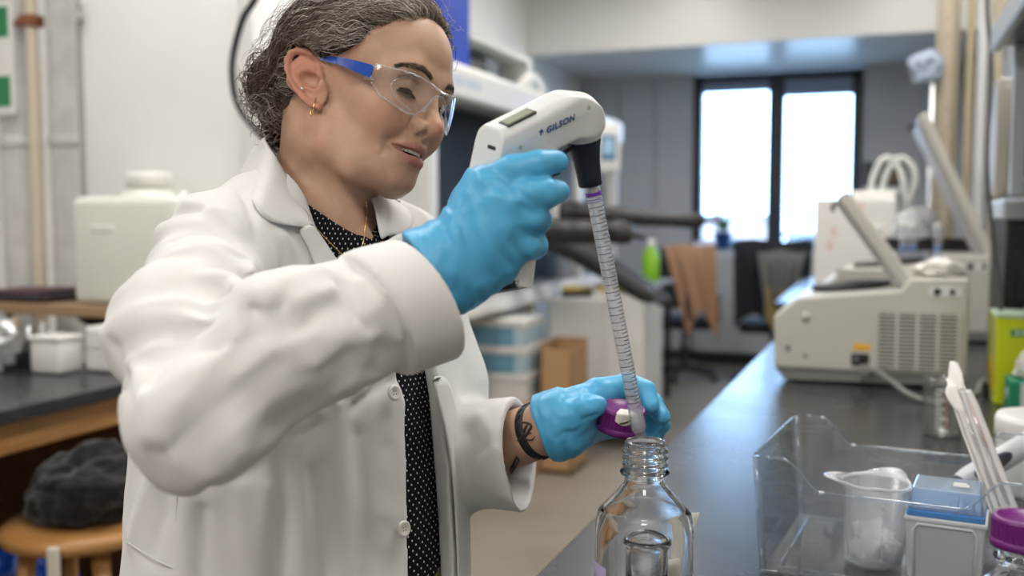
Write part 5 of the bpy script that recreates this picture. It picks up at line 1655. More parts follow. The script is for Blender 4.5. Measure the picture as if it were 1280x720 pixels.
for side in (-1, 1):
    m = MB()
    ys = [0.0712 * (1 - i / 36) for i in range(36)] + [0.0]
    nv = 10
    rows = []
    for y in ys:
        a, b = zl(y), zu(y)
        rows.append([(lx(y) + 0.0016 * math.sin(PI * j / nv), side * y, a + (b - a) * j / nv) for j in range(nv + 1)])
    vs = [v for r in rows for v in r] + [(v[0] - 0.0022, v[1] * 0.985, v[2]) for r in rows for v in r]
    nr = len(rows)
    fs = []
    for o_, fl in ((0, 1), (nr * (nv + 1), -1)):
        for i in range(nr - 1):
            for j in range(nv):
                q = (o_ + i * (nv + 1) + j, o_ + (i + 1) * (nv + 1) + j, o_ + (i + 1) * (nv + 1) + j + 1, o_ + i * (nv + 1) + j + 1)
                fs.append(q[::fl])
    m.add(vs, fs, 0, True)
    gobj('lens', m, LENS)
    m = MB()
    lo = [(lx(y) - 0.0011, side * y, zl(y)) for y in ys]
    up = [(lx(y) - 0.0011, side * y, zu(y)) for y in ys]
    m.tube(up, 0.0010, 8)
    m.tube(lo, 0.0010, 8)
    # moulded inner contour and hinge lugs
    inner = [(lx(y) - 0.0005, side * y, z) for y, z in spline([(0.046, 0.0245), (0.055, 0.0185), (0.0585, 0.010), (0.055, 0.001), (0.046, -0.007), (0.036, -0.0105)], 6)]
    m.tube(inner, 0.0006, 6)
    for z in (0.0245, 0.0115):
        m.box((-0.006, -0.0012, -0.0022), (0.007, 0.0012, 0.0022), 0.0008, M=Matrix.Translation((0.0655, side * 0.0735, z)))
    gobj('lens_rim', m, RIM)
    # pads beside the nose
    m = MB()
    m.tube([(lx(0.012) - 0.003, side * 0.0125, 0.012), (lx(0.012) - 0.0065, side * 0.0140, 0.002), (lx(0.012) - 0.006, side * 0.0165, -0.005)], [0.0012, 0.002, 0.0012], 8)
    gobj('nose_pad', m, RIM)
    m = MB()
    c = spline([(0.0690, 0.0738, 0.0185, 0.0070), (0.050, 0.0775, 0.0215, 0.0062), (0.030, 0.0775, 0.0255, 0.0048), (0.008, 0.0745, 0.0285, 0.0034), (-0.020, 0.0720, 0.0300, 0.0028), (-0.045, 0.071, 0.024, 0.0028), (-0.060, 0.071, 0.010, 0.0022)], 6)
    vs, fs = [], []
    for x, y, z, hh in c:
        vs += [(x, side * (y - 0.0011), z - hh), (x, side * (y + 0.0011), z - hh), (x, side * (y + 0.0011), z + hh), (x, side * (y - 0.0011), z + hh)]
    for i in range(len(c) - 1):
        for a in range(4):
            b = (a + 1) % 4
            q = (i * 4 + a, i * 4 + b, i * 4 + 4 + b, i * 4 + 4 + a)
            fs.append(q if side > 0 else q[::-1])
    fs += [(0, 1, 2, 3), tuple(len(vs) - 4 + i for i in (3, 2, 1, 0))]
    m.add(vs, fs)
    gobj('temple', m, mat('blue_temple', (0.008, 0.085, 0.52), 0.12, coat=0.5, trans=0.25), label='blue temple arm')

# ---------------------------------------------------------------- earrings and necklace
GOLD = mat('gold', (0.80, 0.52, 0.20), 0.22, metal=1.0)
m = MB()
c = Vector((-0.001, -0.0745, -0.019))
m.tube([head_world(c + Vector((0.0000, -0.0008, 0.003))), head_world(c + Vector((0.001, -0.002, -0.008))), head_world(c + Vector((0.0022, -0.002, -0.017))), head_world(c + Vector((0.0005, -0.002, -0.0195))), head_world(c + Vector((-0.001, -0.002, -0.017))), head_world(c + Vector((-0.0012, -0.002, -0.008)))], 0.00045, 8)
tag(obj('earring', m, GOLD), 'thin gold drop earring hanging from the ear lobe', 'earring')
m = MB()
sp = head_world((-0.0205, -0.0800, -0.0085))
m.ball(sp, 0.0017, 0, 12, 8)
tag(obj('ear_stud', m, mat('crystal_stud', (0.85, 0.86, 0.9), 0.08, metal=0.8)), 'tiny bright stud on the rim of the ear', 'earring')

# ---------------------------------------------------------------- the rest of the body
def f_lower(q):
    h = to_head(q)
    keep = np.where((np.abs(h[:, 1]) < 0.105) & (h[:, 2] > -0.200) & (np.abs(h[:, 0] - 0.01) < 0.12), 0.003, 0.0)
    return f_body(q) + keep


cv, cq = extract(f_lower, (-0.50, 0.62, -0.40), (0.10, 1.45, 0.14), 0.0045, 4)
cv = relax(cv, cq, 1)
nb_ = len(bv)
body_me = np_mesh('body', np.concatenate([hq_w, to_world(cv)]), np.concatenate([bq, cq + nb_]), SKIN)
set_attr(body_me, 'lips', np.concatenate([hm, np.zeros(len(cv))]))
set_attr(body_me, 'blush', np.concatenate([blush, np.zeros(len(cv))]))
pobj('body', body_me)


def hit(f, px, py, d0=0.55, d1=1.6, lift=0.0):
    """where a sight line meets a surface, in viewer axes"""
    r = V(px, py, 1.0)
    d = d0
    for _ in range(160):
        s = float(f((r * d)[None].astype(np.float32))[0]) - lift
        if s < 0.0004 or d > d1:
            break
        d += max(s * 0.7, 0.0004)
    return r * d


def crease(f, pts, amp, width):
    """a fold (amp > 0 stands out) along points measured in the photograph, laid on the surface"""
    return ([hit(f, *p) for p in pts], amp, width)


def with_creases(f, folds):
    P0 = [(np.array(pts, np.float32), amp, w, np.array(pts).min(0) - 4 * w, np.array(pts).max(0) + 4 * w) for pts, amp, w in folds]

    def g(q):
        d = f(q)
        for pts, amp, w, lo, hi in P0:
            m = ((q > lo) & (q < hi)).all(1)
            if not m.any():
                continue
            s = q[m]
            best = None
            for i in range(len(pts) - 1):
                a, b = pts[i], pts[i + 1]
                ba = b - a
                h = np.clip(((s - a) @ ba) / (ba @ ba + 1e-12), 0, 1)
                e = np.linalg.norm(s - a - h[:, None] * ba, axis=1)
                best = e if best is None else np.minimum(best, e)
            d[m] -= amp * np.exp(-(np.sqrt(best * best + 2.5e-6) - 0.0016) / (0.75 * w))
        return d
    return g


# ---------------------------------------------------------------- lab coat
COAT = mat('white_cotton', (0.70, 0.69, 0.675), 0.85, spec=0.25, sheen=0.15)
add_noise(COAT, 900, bump=0.10, bdist=0.0006)
CUFF_R = V(534, 374, 0.868)
SLV_R = [V(270, 328, 0.965), V(228, 412, 0.840), V(240, 526, 0.748), V(368, 424, 0.795), CUFF_R]
SLV_L = [V(500, 320, 1.245), V(545, 470, 1.235), V(560, 572, 1.215), V(612, 565, 1.165), V(657, 562, 1.130)]


def f_trunk(q):
    d = f_torso(q, 0.0, 0.085, -0.72)
    d = smin(d, s_chain(q, [V(272, 306, 0.975), V(330, 268, 1.06), V(372, 255, 1.12), V(440, 270, 1.20), V(492, 325, 1.245)], [0.050, 0.042, 0.046, 0.042, 0.050], 0.02), 0.05)
    return d


def f_coat_base(q):
    d = f_trunk(q)
    arm = s_chain(q, SLV_R, [0.054, 0.0540, 0.0415, 0.0490, 0.0510], 0.03)
    arm = smin(arm, s_cap(q, V(262, 545, 0.742), V(236, 584, 0.742), 0.030, 0.0165), 0.022)
    d = smin(d, arm, 0.028)
    arm2 = s_chain(q, SLV_L, [0.062, 0.058, 0.058, 0.055, 0.060], 0.02)
    arm2 = smin(arm2, s_cap(q, V(606, 588, 1.17), V(664, 600, 1.120), 0.040, 0.036), 0.02)
    d = smin(d, arm2, 0.030)
    return d


OPEN_Z = np.array([-0.75, -0.33, -0.25, -0.12, -0.04, 0.035, 0.075, 0.12])
OPEN_N = np.array([-0.016, -0.012, -0.008, 0.004, -0.018, -0.052, -0.060, -0.060])
OPEN_F = np.array([0.075, 0.069, 0.071, 0.068, 0.050, 0.044, 0.055, 0.065])
COAT_FOLDS = []
for pts, amp, w in [
    # right sleeve: shoulder, elbow, forearm
    ([(135, 420), (180, 402), (225, 398), (262, 402)], 0.0075, 0.012),
    ([(183, 478), (205, 445), (232, 418), (255, 408)], -0.0100, 0.010),
    ([(168, 500), (150, 450), (143, 425)], -0.0045, 0.009),
    ([(158, 495), (190, 500), (235, 470)], 0.0045, 0.014),
    ([(250, 308), (285, 312), (312, 330), (326, 372)], 0.0065, 0.011),
    ([(252, 328), (285, 334), (308, 352), (320, 386)], -0.0060, 0.008),
    ([(262, 346), (290, 352), (312, 366), (322, 384)], 0.0055, 0.008),
    ([(180, 290), (212, 268), (250, 262)], -0.0050, 0.008),
    ([(172, 312), (205, 290), (245, 280)], 0.0040, 0.010),
    ([(160, 345), (185, 325), (230, 315)], -0.0035, 0.010),
    ([(150, 330), (168, 300), (185, 275)], -0.0045, 0.007),
    ([(335, 372), (360, 352), (400, 338)], 0.0040, 0.012),
    ([(318, 385), (332, 400), (352, 385)], -0.0055, 0.009),
    ([(262, 592), (330, 555), (400, 512), (448, 486)], 0.0060, 0.012),
    ([(258, 612), (300, 596), (350, 565), (400, 530)], -0.0035, 0.008),
    ([(240, 560), (300, 520), (380, 470), (430, 440)], -0.0030, 0.018),
    ([(205, 550), (225, 580), (240, 605)], 0.0030, 0.010),
    ([(430, 355), (448, 395), (478, 440)], -0.0030, 0.007),
    ([(418, 505), (440, 478), (470, 470)], 0.0050, 0.011),
    ([(440, 505), (480, 480), (520, 465)], -0.0030, 0.009),
    ([(380, 410), (400, 390), (420, 380)], -0.0025, 0.012),
    ([(300, 470), (340, 440), (390, 420)], 0.0025, 0.020),
    ([(150, 445), (172, 470), (190, 520)], 0.0040, 0.008),
    ([(188, 540), (225, 500), (262, 455), (300, 420)], 0.0045, 0.010),
    ([(205, 565), (250, 530), (300, 490), (345, 455)], -0.0030, 0.010),
    ([(300, 565), (360, 530), (420, 490)], 0.0030, 0.009),
    ([(270, 440), (310, 420), (350, 405)], -0.0035, 0.009),
    ([(345, 395), (375, 375), (415, 362)], 0.0035, 0.008),
    ([(455, 350), (470, 385), (500, 425)], 0.0026, 0.006),
    ([(395, 455), (430, 430), (470, 420)], 0.0025, 0.010),
    ([(300, 235), (315, 270), (322, 300)], -0.0030, 0.007),
    ([(232, 255), (265, 262), (295, 285)], 0.0035, 0.008),
    ([(215, 300), (255, 290), (290, 300)], -0.0035, 0.007),
    # body
    ([(358, 555), (352, 620), (342, 720), (338, 790)], -0.0100, 0.012),
    ([(376, 560), (380, 640), (378, 790)], 0.0050, 0.014),
    ([(394, 590), (398, 650), (398, 790)], -0.0060, 0.009),
    ([(448, 545), (455, 620), (456, 790)], -0.0035, 0.014),
    ([(425, 530), (428, 620), (428, 790)], 0.0035, 0.014),
    ([(196, 588), (180, 630), (165, 672)], 0.0065, 0.010),
    ([(212, 600), (205, 640), (190, 690)], -0.0060, 0.010),
    ([(236, 625), (228, 670), (224, 790)], 0.0055, 0.010),
    ([(255, 640), (252, 700), (250, 790)], -0.0045, 0.009),
    ([(300, 610), (310, 680), (312, 790)], 0.0035, 0.016),
    ([(335, 610), (325, 680), (318, 790)], 0.0045, 0.012),
    ([(318, 300), (338, 340), (345, 372)], -0.0050, 0.008),
    ([(352, 300), (358, 340), (360, 365)], 0.0035, 0.008),
    # left sleeve
    ([(600, 520), (615, 540), (620, 560)], 0.0030, 0.009),
    ([(588, 540), (600, 562), (622, 556), (640, 570)], -0.0030, 0.008),
    ([(596, 598), (610, 570), (618, 560)], 0.0035, 0.009),
    ([(628, 610), (632, 590), (640, 575)], -0.0022, 0.008),
]:
    COAT_FOLDS.append(crease(f_trunk if pts[0][1] > 525 and pts[-1][1] > 640 or pts[-1] in ((345, 372), (360, 365)) else f_coat_base, pts, amp * 1.9, w * 0.80))
f_coat_fold = with_creases(f_coat_base, COAT_FOLDS)
axR = (SLV_R[4] - SLV_R[3]) / np.linalg.norm(SLV_R[4] - SLV_R[3])
axL = (SLV_L[4] - SLV_L[3]) / np.linalg.norm(SLV_L[4] - SLV_L[3])
axL_cut = np.array([0.93, -0.30, 0.12])
axL_cut /= np.linalg.norm(axL_cut)
axR_cut = np.array([0.72, 0.45, 0.46])
axR_cut /= np.linalg.norm(axR_cut)
CUT_R = V(531, 377, 0.868)


def drag_folds(q, a, b, n_, m_, amp, ph, seed):
    """sharp-crested folds round and along a sleeve, flat between the crests"""
    ba = b - a
    L = np.linalg.norm(ba)
    ax = ba / L
    e = np.array([0.0, -1.0, 0.0])
    e = e - ax * (e @ ax)
    e /= np.linalg.norm(e)
    g = np.cross(ax, e)
    w = q - a
    t = w @ ax
    x, y = w @ e, w @ g
    r = np.sqrt(x * x + y * y)
    mask = np.clip((t + 0.03) / 0.05, 0, 1) * np.clip((L + 0.01 - t) / 0.05, 0, 1) * np.clip((0.085 - r) / 0.02, 0, 1)
    th = np.arctan2(y, x)
    f = n_ * (th - ph) + m_ * t + 1.6 * value_noise(q, 11, seed) + 0.5 * value_noise(q, 30, seed + 1)
    s = np.sqrt(np.sin(f / 2) ** 2 + 0.004)
    amp2 = amp * (0.55 + 0.45 * value_noise(q, 9, seed + 2))
    return (mask * amp2 * (s - 0.45)).astype(np.float32)


def f_coat(q):
    q = q.astype(np.float32)
    wv = q + 0.012 * np.stack([value_noise(q, 15, 21), value_noise(q, 15, 22), value_noise(q, 15, 23)], 1).astype(np.float32)
    rid = 1 - np.abs(value_noise(wv * np.array([1.0, 1.0, 1.3]), 13, 2)) * 2.2
    rid2 = 1 - np.abs(value_noise(wv * np.array([1.6, 1.0, 0.7]), 24, 12)) * 2.2
    d = f_coat_fold(q) - (0.0013 * rid + 0.0009 * rid2 + 0.0006 * value_noise(q, 55, 8)).astype(np.float32)
    d = d + drag_folds(q, SLV_R[2], SLV_R[4], 5, 9.0, 0.0095, -1.05, 31) + drag_folds(q, SLV_R[0], SLV_R[2], 1, 150.0, 0.0085, 0.6, 33)
    d = d + drag_folds(q, SLV_L[2], SLV_L[4], 3, 60.0, 0.0028, 0.4, 35)
    # turned-up cuff
    t = (q - SLV_R[4]) @ axR
    cz = s_cap(q, SLV_R[4] - axR * 0.052, SLV_R[4] + axR * 0.03, 0.0580, 0.0575)
    d = np.minimum(d, smax(cz, -((q - CUT_R) @ axR_cut + 0.050), 0.0015))
    # sleeves end open
    far = (np.linalg.norm(q - SLV_R[4], axis=1) < 0.16)
    d = np.where(far, smax(d, (q - CUT_R) @ axR_cut, 0.003), d)
    d = smax(d, -s_cap(q, SLV_R[4] - axR * 0.05, SLV_R[4] + axR * 0.08, 0.0430, 0.0490), 0.003)
    t2 = (q - SLV_L[4]) @ axL_cut
    far = (np.linalg.norm(q - SLV_L[4], axis=1) < 0.13)
    d = np.where(far, smax(d, t2 + 0.008, 0.003), d)
    d = smax(d, -s_cap(q, SLV_L[4] - axL * 0.06, SLV_L[4] + axL * 0.08, 0.046, 0.0570), 0.002)
    d = smax(d, -s_cap(q, V(620, 590, 1.16), V(672, 601, 1.113), 0.0335, 0.0335), 0.002)
    # open front
    u, v = torso_uv(q)
    z = q[:, 2]
    n_, f_ = np.interp(z, OPEN_Z, OPEN_N), np.interp(z, OPEN_Z, OPEN_F)
    gap = np.maximum(np.maximum(n_ - u, u - f_), -v + 0.02)
    d = smax(d, -np.maximum(gap, f_torso(q, -0.05, 0.3, -0.9)).astype(np.float32), 0.003)
    # room for the body
    d = smax(d, -s_cap(q, V(372, 182, 1.085), V(419, 290, 1.05), 0.022, 0.022), 0.004)
    d = smax(d, -smin(f_torso(q, 0.0175, 0.30, -0.9), s_chain(q, [V(330, 275, 1.06), V(400, 235, 1.135), V(470, 275, 1.21)], [0.036, 0.062, 0.036]), 0.02), 0.002)
    return d


kv, kq = extract(f_coat, (-0.56, 0.60, -0.76), (0.12, 1.48, 0.20), 0.0030, 5)
kv = relax(kv, kq, 1, 0.5)
coat = pobj('lab_coat', np_mesh('lab_coat', to_world(kv), kq, COAT), label='white cotton lab coat worn open')


def patch(rows, lift, thick, name, m, parent, f=None, sub=1, **k):
    """a cloth piece through rows of measured points laid on the coat; (px, py) or (px, py, distance)"""
    f = f or f_coat_solid
    n = len(rows[0])
    pts = []
    for r in rows:
        for p in r:
            pts.append(to_world(V(*p[:3]) if len(p) > 2 and p[2] else hit(f, p[0], p[1], lift=lift)))
    mb = MB()
    fs = [(i * n + j, i * n + j + 1, (i + 1) * n + j + 1, (i + 1) * n + j) for i in range(len(rows) - 1) for j in range(n - 1)]
    mb.add(pts, fs, 0, True)
    o = obj(name, mb, m, parent, solid=thick, **k)
    o.modifiers.new('sub', 'SUBSURF').levels = 2
    o.modifiers['sub'].render_levels = 2
    o.modifiers.move(1, 0)
    return o


f_coat_solid = lambda q: f_trunk(q.astype(np.float32)) - 0.0035
CINV = None


def cpart(o):
    o.parent = coat
    o.matrix_parent_inverse = Matrix.Identity(4)
    return o


# collar, from the far notch round the back of the neck to the near notch: roll line, then fall
TR = lambda q: f_trunk(q.astype(np.float32))


def on_trunk(px, py, lift):
    """a point on the coat under the sight line, or at the neck's distance where there is none"""
    return hit(TR, px, py, 0.8, 1.5, lift)


def strip(rows, thick, name):
    n = len(rows[0])
    mb = MB()
    mb.add([to_world(p) for r in rows for p in r], [(i * n + j, i * n + j + 1, (i + 1) * n + j + 1, (i + 1) * n + j) for i in range(len(rows) - 1) for j in range(n - 1)], 0, True)
    o = obj(name, mb, COAT, None)
    m1 = o.modifiers.new('sub', 'SUBSURF')
    m1.levels = m1.render_levels = 2
    m2 = o.modifiers.new('solid', 'SOLIDIFY')
    m2.thickness = thick
    m2.offset = 0
    return cpart(o)


def mid(a, b, bulge):
    m_ = (a + b) / 2
    return m_ + np.array([0, -bulge, bulge * 0.5])


rows = []
for R_, O_, lift in [((476, 303, 1.085), (497, 293, 1.120), 0), ((470, 266, 1.100), (520, 284, 1.160), 0), ((464, 240, 1.130), (514, 258, 1.195), 0), ((430, 205, 1.205), (450, 232, 1.275), 0),
                     ((380, 178, 1.205), (365, 212, 1.265), 0), ((343, 174, 1.165), (312, 210, 1.190), 0), ((326, 170, 1.110), (298, 211, 0), 0.005),
                     ((337, 184, 1.070), (308, 243, 0), 0.006), ((355, 216, 1.050), (323, 263, 0), 0.006), ((374, 252, 1.038), (335, 277, 0), 0.006), ((385, 270, 1.026), (360, 282, 0), 0.006), ((393, 285, 1.018), (386, 285, 0), 0.006)]:
    r_ = V(*R_)
    o_ = V(*O_) if O_[2] else on_trunk(O_[0], O_[1], lift)
    rows.append([r_, r_ * 0.72 + o_ * 0.28 + np.array([0, -0.004, 0.004]), r_ * 0.35 + o_ * 0.65 + np.array([0, -0.003, 0.002]), o_])
strip(rows, 0.0026, 'collar')
rows = []
for pts in [[(372, 288, .006), (381, 283, .008), (390, 279, .012)], [(383, 304, .004), (394, 297, .008), (403, 296, .012)], [(388, 318, .004), (402, 312, .007), (415, 315, .010)],
            [(396, 338, .004), (414, 333, .006), (430, 338, .008)], [(412, 372, .004), (432, 368, .005), (452, 372, .006)], [(446, 440, .003), (466, 440, .003), (486, 440, .003)]]:
    rows.append([on_trunk(*p) for p in pts])
strip(rows, 0.0022, 'lapel')
rows = []
for pts in [[(477, 304, 1.080), (490, 297, 1.100), (504, 288, 1.130)], [(480, 330, 1.075), (500, 318, 1.10), (522, 308, 1.125)], [(490, 370, 1.075), (510, 360, 1.10), (535, 350, 1.12)], [(512, 430, 1.09), (527, 430, 1.10), (545, 430, 1.115)]]:
    rows.append([V(*p) for p in pts])
strip(rows, 0.0022, 'lapel')
# front bands
cpart(patch([[(538, 470, 0), (548, 470, 0), (560, 470, 0)], [(556, 530, 0), (565, 525, 0), (575, 520, 0)], [(566, 590, 0), (574, 588, 0), (583, 585, 0)], [(570, 650, 0), (578, 650, 0), (587, 650, 0)], [(573, 720, 0), (580, 720, 0), (588, 720, 0)], [(575, 790, 0), (582, 790, 0), (589, 790, 0)]], 0.0022, 0.0018, 'front_band', COAT, None, f=f_coat_solid))
# buttons and a buttonhole
BTN = mat('button', (0.78, 0.75, 0.69), 0.35)
for px, py in ((504, 661), (492, 491)):
    c = hit(f_coat_solid, px, py, lift=0.002)
    nrm = grad(f_coat_solid, c[None].astype(np.float32))[0]
    M4 = axisM(to_world(c), to_world(c + nrm))
    m = MB()
    m.lathe([(0, 0.0022), (0.0045, 0.0020), (0.0058, 0.0030), (0.0075, 0.0030), (0.0085, 0.0018), (0.0085, 0.0), (0.0, 0.0)], 24, 0, M4)
    for sx, sy in ((1, 1), (1, -1), (-1, 1), (-1, -1)):
        m.lathe([(0.0008, 0.0021), (0, 0.0024)], 8, 1, M4 @ Matrix.Translation((sx * 0.0016, sy * 0.0016, 0)))
    cpart(obj('button', m, [BTN, mat('button_hole', (0.12, 0.10, 0.08), 0.8)]))
m = MB()
a, b = hit(f_coat_solid, 541, 477, lift=0.0035), hit(f_coat_solid, 551, 472, lift=0.0035)
m.tube([to_world(a), to_world((a + b) / 2 + [0, 0, 0.001]), to_world(b)], [0.0006, 0.0011, 0.0006], 8)
cpart(obj('buttonhole', m, mat('stitch_shadow', (0.10, 0.09, 0.08), 0.9)))


def seam(pts, r=0.0009, name='seam', f=None, lift=0.0004):
    m = MB()
    q = [to_world(hit(f or f_coat_solid, *p, lift=lift)) for p in pts]
    m.tube(spline(q, 5), r, 6)
    return cpart(obj(name, m, COAT))


seam([(160, 678), (175, 688), (195, 700), (222, 712)])
seam([(222, 600), (220, 660), (224, 720)], 0.0008)

# ---------------------------------------------------------------- dotted top, trousers, shoes
DOT = mat('black_dotted_cotton', (0.006, 0.006, 0.008), 0.8, spec=0.2)


def dots(m):
    n, l, b = nodes_of(m)
    at = n.new('ShaderNodeAttribute')
    at.attribute_name = 'cloth_uv'
    sc = n.new('ShaderNodeVectorMath')
    sc.operation = 'SCALE'
    sc.inputs['Scale'].default_value = 1 / 0.0105
    l.new(at.outputs['Vector'], sc.inputs[0])

    def lattice(off):
        ad = n.new('ShaderNodeVectorMath')
        ad.inputs[1].default_value = (off, off, 0)
        l.new(sc.outputs[0], ad.inputs[0])
        fr = n.new('ShaderNodeVectorMath')
        fr.operation = 'FRACTION'
        l.new(ad.outputs[0], fr.inputs[0])
        su = n.new('ShaderNodeVectorMath')
        su.operation = 'SUBTRACT'
        su.inputs[1].default_value = (0.5, 0.5, 0)
        l.new(fr.outputs[0], su.inputs[0])
        mu = n.new('ShaderNodeVectorMath')
        mu.operation = 'MULTIPLY'
        mu.inputs[1].default_value = (1, 1, 0)
        l.new(su.outputs[0], mu.inputs[0])
        le = n.new('ShaderNodeVectorMath')
        le.operation = 'LENGTH'
        l.new(mu.outputs[0], le.inputs[0])
        return le.outputs['Value']
    mi = n.new('ShaderNodeMath')
    mi.operation = 'MINIMUM'
    l.new(lattice(0.0), mi.inputs[0])
    l.new(lattice(0.5), mi.inputs[1])
    lt = n.new('ShaderNodeMath')
    lt.operation = 'LESS_THAN'
    lt.inputs[1].default_value = 0.100
    l.new(mi.outputs[0], lt.inputs[0])
    mx = n.new('ShaderNodeMix')
    mx.data_type = 'RGBA'
    mx.inputs['A'].default_value = (0.006, 0.006, 0.008, 1)
    mx.inputs['B'].default_value = (0.75, 0.74, 0.72, 1)
    l.new(lt.outputs[0], mx.inputs['Factor'])
    l.new(mx.outputs['Result'], b.inputs['Base Color'])


dots(DOT)


def f_shirt(q):
    q = q.astype(np.float32)
    d = smin(f_torso(q, 0.020, 0.30, -0.40), f_body(q) - 0.0035, 0.01)
    u, v = torso_uv(q)
    d = d + 0.0015 * value_noise(q, 22, 4).astype(np.float32)
    # round neckline, and no shirt beyond the chest
    d = smax(d, q[:, 2] - (0.0560 - 0.30 * (v - 0.085) + 1.0 * np.maximum(np.abs(u) - 0.015, 0) ** 1.25), 0.002)
    d = smax(d, -(q[:, 2] - (-0.330 + 0.45 * (u - 0.03))), 0.004)
    return np.maximum(d, f_torso(q, -0.002, 0.32, -0.5))


tv, tq = extract(f_shirt, (-0.45, 0.88, -0.42), (0.04, 1.38, 0.16), 0.0036, 5)
shirt_me = np_mesh('shirt', to_world(tv), tq, DOT)
uu, vv = torso_uv(tv)
arc = np.arctan2(uu / 0.19, vv / 0.15) * 0.165
ca = shirt_me.attributes.new('cloth_uv', 'FLOAT_VECTOR', 'POINT')
ca.data.foreach_set('vector', np.stack([arc * 1.0, tv[:, 2], 0 * arc], 1).astype(np.float32).ravel())
pobj('shirt', shirt_me, label='black top with small white dots')
KHAKI = mat('khaki_cotton', (0.20, 0.165, 0.085), 0.85)
add_noise(KHAKI, 500, bump=0.1, bdist=0.0006)
to_v = lambda w: (np.asarray(w, float) - CAMV) @ BASIS.T
hipc = to_world(np.array([-0.238, 1.13, -0.55]))
leg_pts = []
for sgn in (-1, 1):
    off = (T_L @ BASIS) * 0.085 * sgn
    hip = hipc + off
    leg_pts.append([to_v(hip), to_v(np.array([hip[0], hip[1], 0.48]) + (T_N @ BASIS) * 0.02), to_v(np.array([hip[0], hip[1], 0.09]))])


def f_trousers(q):
    q = q.astype(np.float32)
    d = smax(f_torso(q, 0.0185, 0.3, -0.66), q[:, 2] - (-0.318 + 0.45 * (torso_uv(q)[0] - 0.03)), 0.003)
    for L in leg_pts:
        d = smin(d, s_chain(q, L, [0.090, 0.068, 0.052], 0.02), 0.04)
    return d


lv_, lq_ = extract(f_trousers, (-0.50, 0.85, -1.42), (0.05, 1.45, -0.25), 0.009, 5)
trs = pobj('trousers', np_mesh('trousers', to_world(relax(lv_, lq_, 1)), lq_, KHAKI), label='olive khaki trousers')
SHOE = mat('shoe_leather', (0.03, 0.028, 0.026), 0.5)
for L in leg_pts:
    a = to_world(L[2])
    fwd = T_N @ BASIS
    fwd = np.array([fwd[0], fwd[1], 0]) / np.linalg.norm(fwd[:2])
    m = MB()
    yaw = math.atan2(fwd[1], fwd[0])
    M4 = Matrix.Translation((a[0], a[1], 0)) @ Matrix.Rotation(yaw, 4, 'Z')
    m.box((-0.075, -0.042, 0.0), (0.185, 0.042, 0.022), 0.010, 3, M=M4, smooth=True)
    m.ball((0.06, 0, 0.030), (0.125, 0.042, 0.035), M=M4)
    m.ball((-0.02, 0, 0.055), (0.055, 0.042, 0.060), M=M4)
    pobj('shoe', m, SHOE)

# necklace, lying on neck and top
m = MB()
f_nl = lambda q: np.minimum(f_body(q), f_shirt(q))
nk = [hit(f_nl, px, py, 0.9, 1.4, 0.0012) for px, py in ((377, 262), (384, 272), (395, 285), (409, 300), (421, 312), (432, 322), (438, 327), (444, 322), (450, 313), (454, 303), (456, 290), (457, 275), (458, 262), (457, 250))]
m.tube([to_world(p) for p in spline(nk, 3)], 0.0008, 6)
pd = hit(f_nl, 437, 329, 0.9, 1.4, 0.002)
m.ball(to_world(pd), 0.0016, 0, 10, 8)
tag(obj('necklace', m, GOLD), 'thin gold chain necklace around the woman\'s neck', 'necklace')

# ---------------------------------------------------------------- gloved hands
GLOVE = mat('blue_nitrile', (0.085, 0.40, 0.68), 0.40, spec=0.45)
add_noise(GLOVE, 55, bump=0.28, bdist=0.003, stretch=(1, 1, 0.45))
VR = lambda l: [V(a, b, c) for a, b, c in l]


def hand(fingers, palms, rim_a, rim_b, rim_r, folds, lo, hi, name, webs=(), rim_flat=1.0):
    def base(q):
        q = q.astype(np.float32)
        d = None
        for pts, rs in palms:
            e = s_chain(q, VR(pts), rs, 0.012)
            d = e if d is None else smin(d, e, 0.020)
        for pts, rs in fingers:
            e = s_chain(q, VR(pts), rs, 0.004)
            d = smin(d, e, 0.0065)
        return d
    ab = V(*rim_b) - V(*rim_a)
    ax = ab / np.linalg.norm(ab)

    fb = with_creases(base, [crease(base, p, a * 1.5, w) for p, a, w in folds])

    def f(q):
        q = q.astype(np.float32)
        d = fb(q) + 0.0007 * value_noise(q, 70, 3).astype(np.float32) + 0.0008 * value_noise(q, 32, 9).astype(np.float32)
        # fine drag wrinkles across the back of the hand, stronger at the wrist
        al = (q - V(*rim_a)) @ ax
        qq = (q + ax.astype(np.float32) * (al * 1.6)[:, None]).astype(np.float32)
        wr = 1 - 2.4 * np.abs(value_noise(qq, 34, 41))
        wr2 = 1 - 2.4 * np.abs(value_noise(q, 75, 43))
        d = d - ((0.0004 + 0.0011 * np.clip((al + 0.055) / 0.05, 0, 1)) * wr + 0.00035 * wr2).astype(np.float32)
        # loose gauntlet around the wrist, open at its end
        g = s_cap(q, V(*rim_a), V(*rim_b), *rim_r)
        g = g - (0.0012 * (1 - 2.4 * np.abs(value_noise(qq, 40, 47)))).astype(np.float32) + (0.0006 * np.sin(((q - V(*rim_a)) @ ax) * 420 + 2.5 * value_noise(q, 30, 1))).astype(np.float32)
        d = smin(d, g, 0.018)
        t = (q - V(*rim_b)) @ ax + 0.006 * value_noise(q, 26, 5)
        near = np.linalg.norm(q - V(*rim_b), axis=1) < 0.11
        d = np.where(near, smax(d, t.astype(np.float32), 0.002), d)
        d = smax(d, -s_cap(q, V(*rim_a) + ax * 0.012, V(*rim_b) + ax * 0.05, rim_r[0] - 0.004, rim_r[1] - 0.0022), 0.002)
        return d
    hv_, hq_ = extract(f, lo, hi, 0.0018, 5)
    hv_ = relax(hv_, hq_, 1, 0.5)
    return pobj('glove', np_mesh('glove', to_world(hv_), hq_, GLOVE), label=name), f


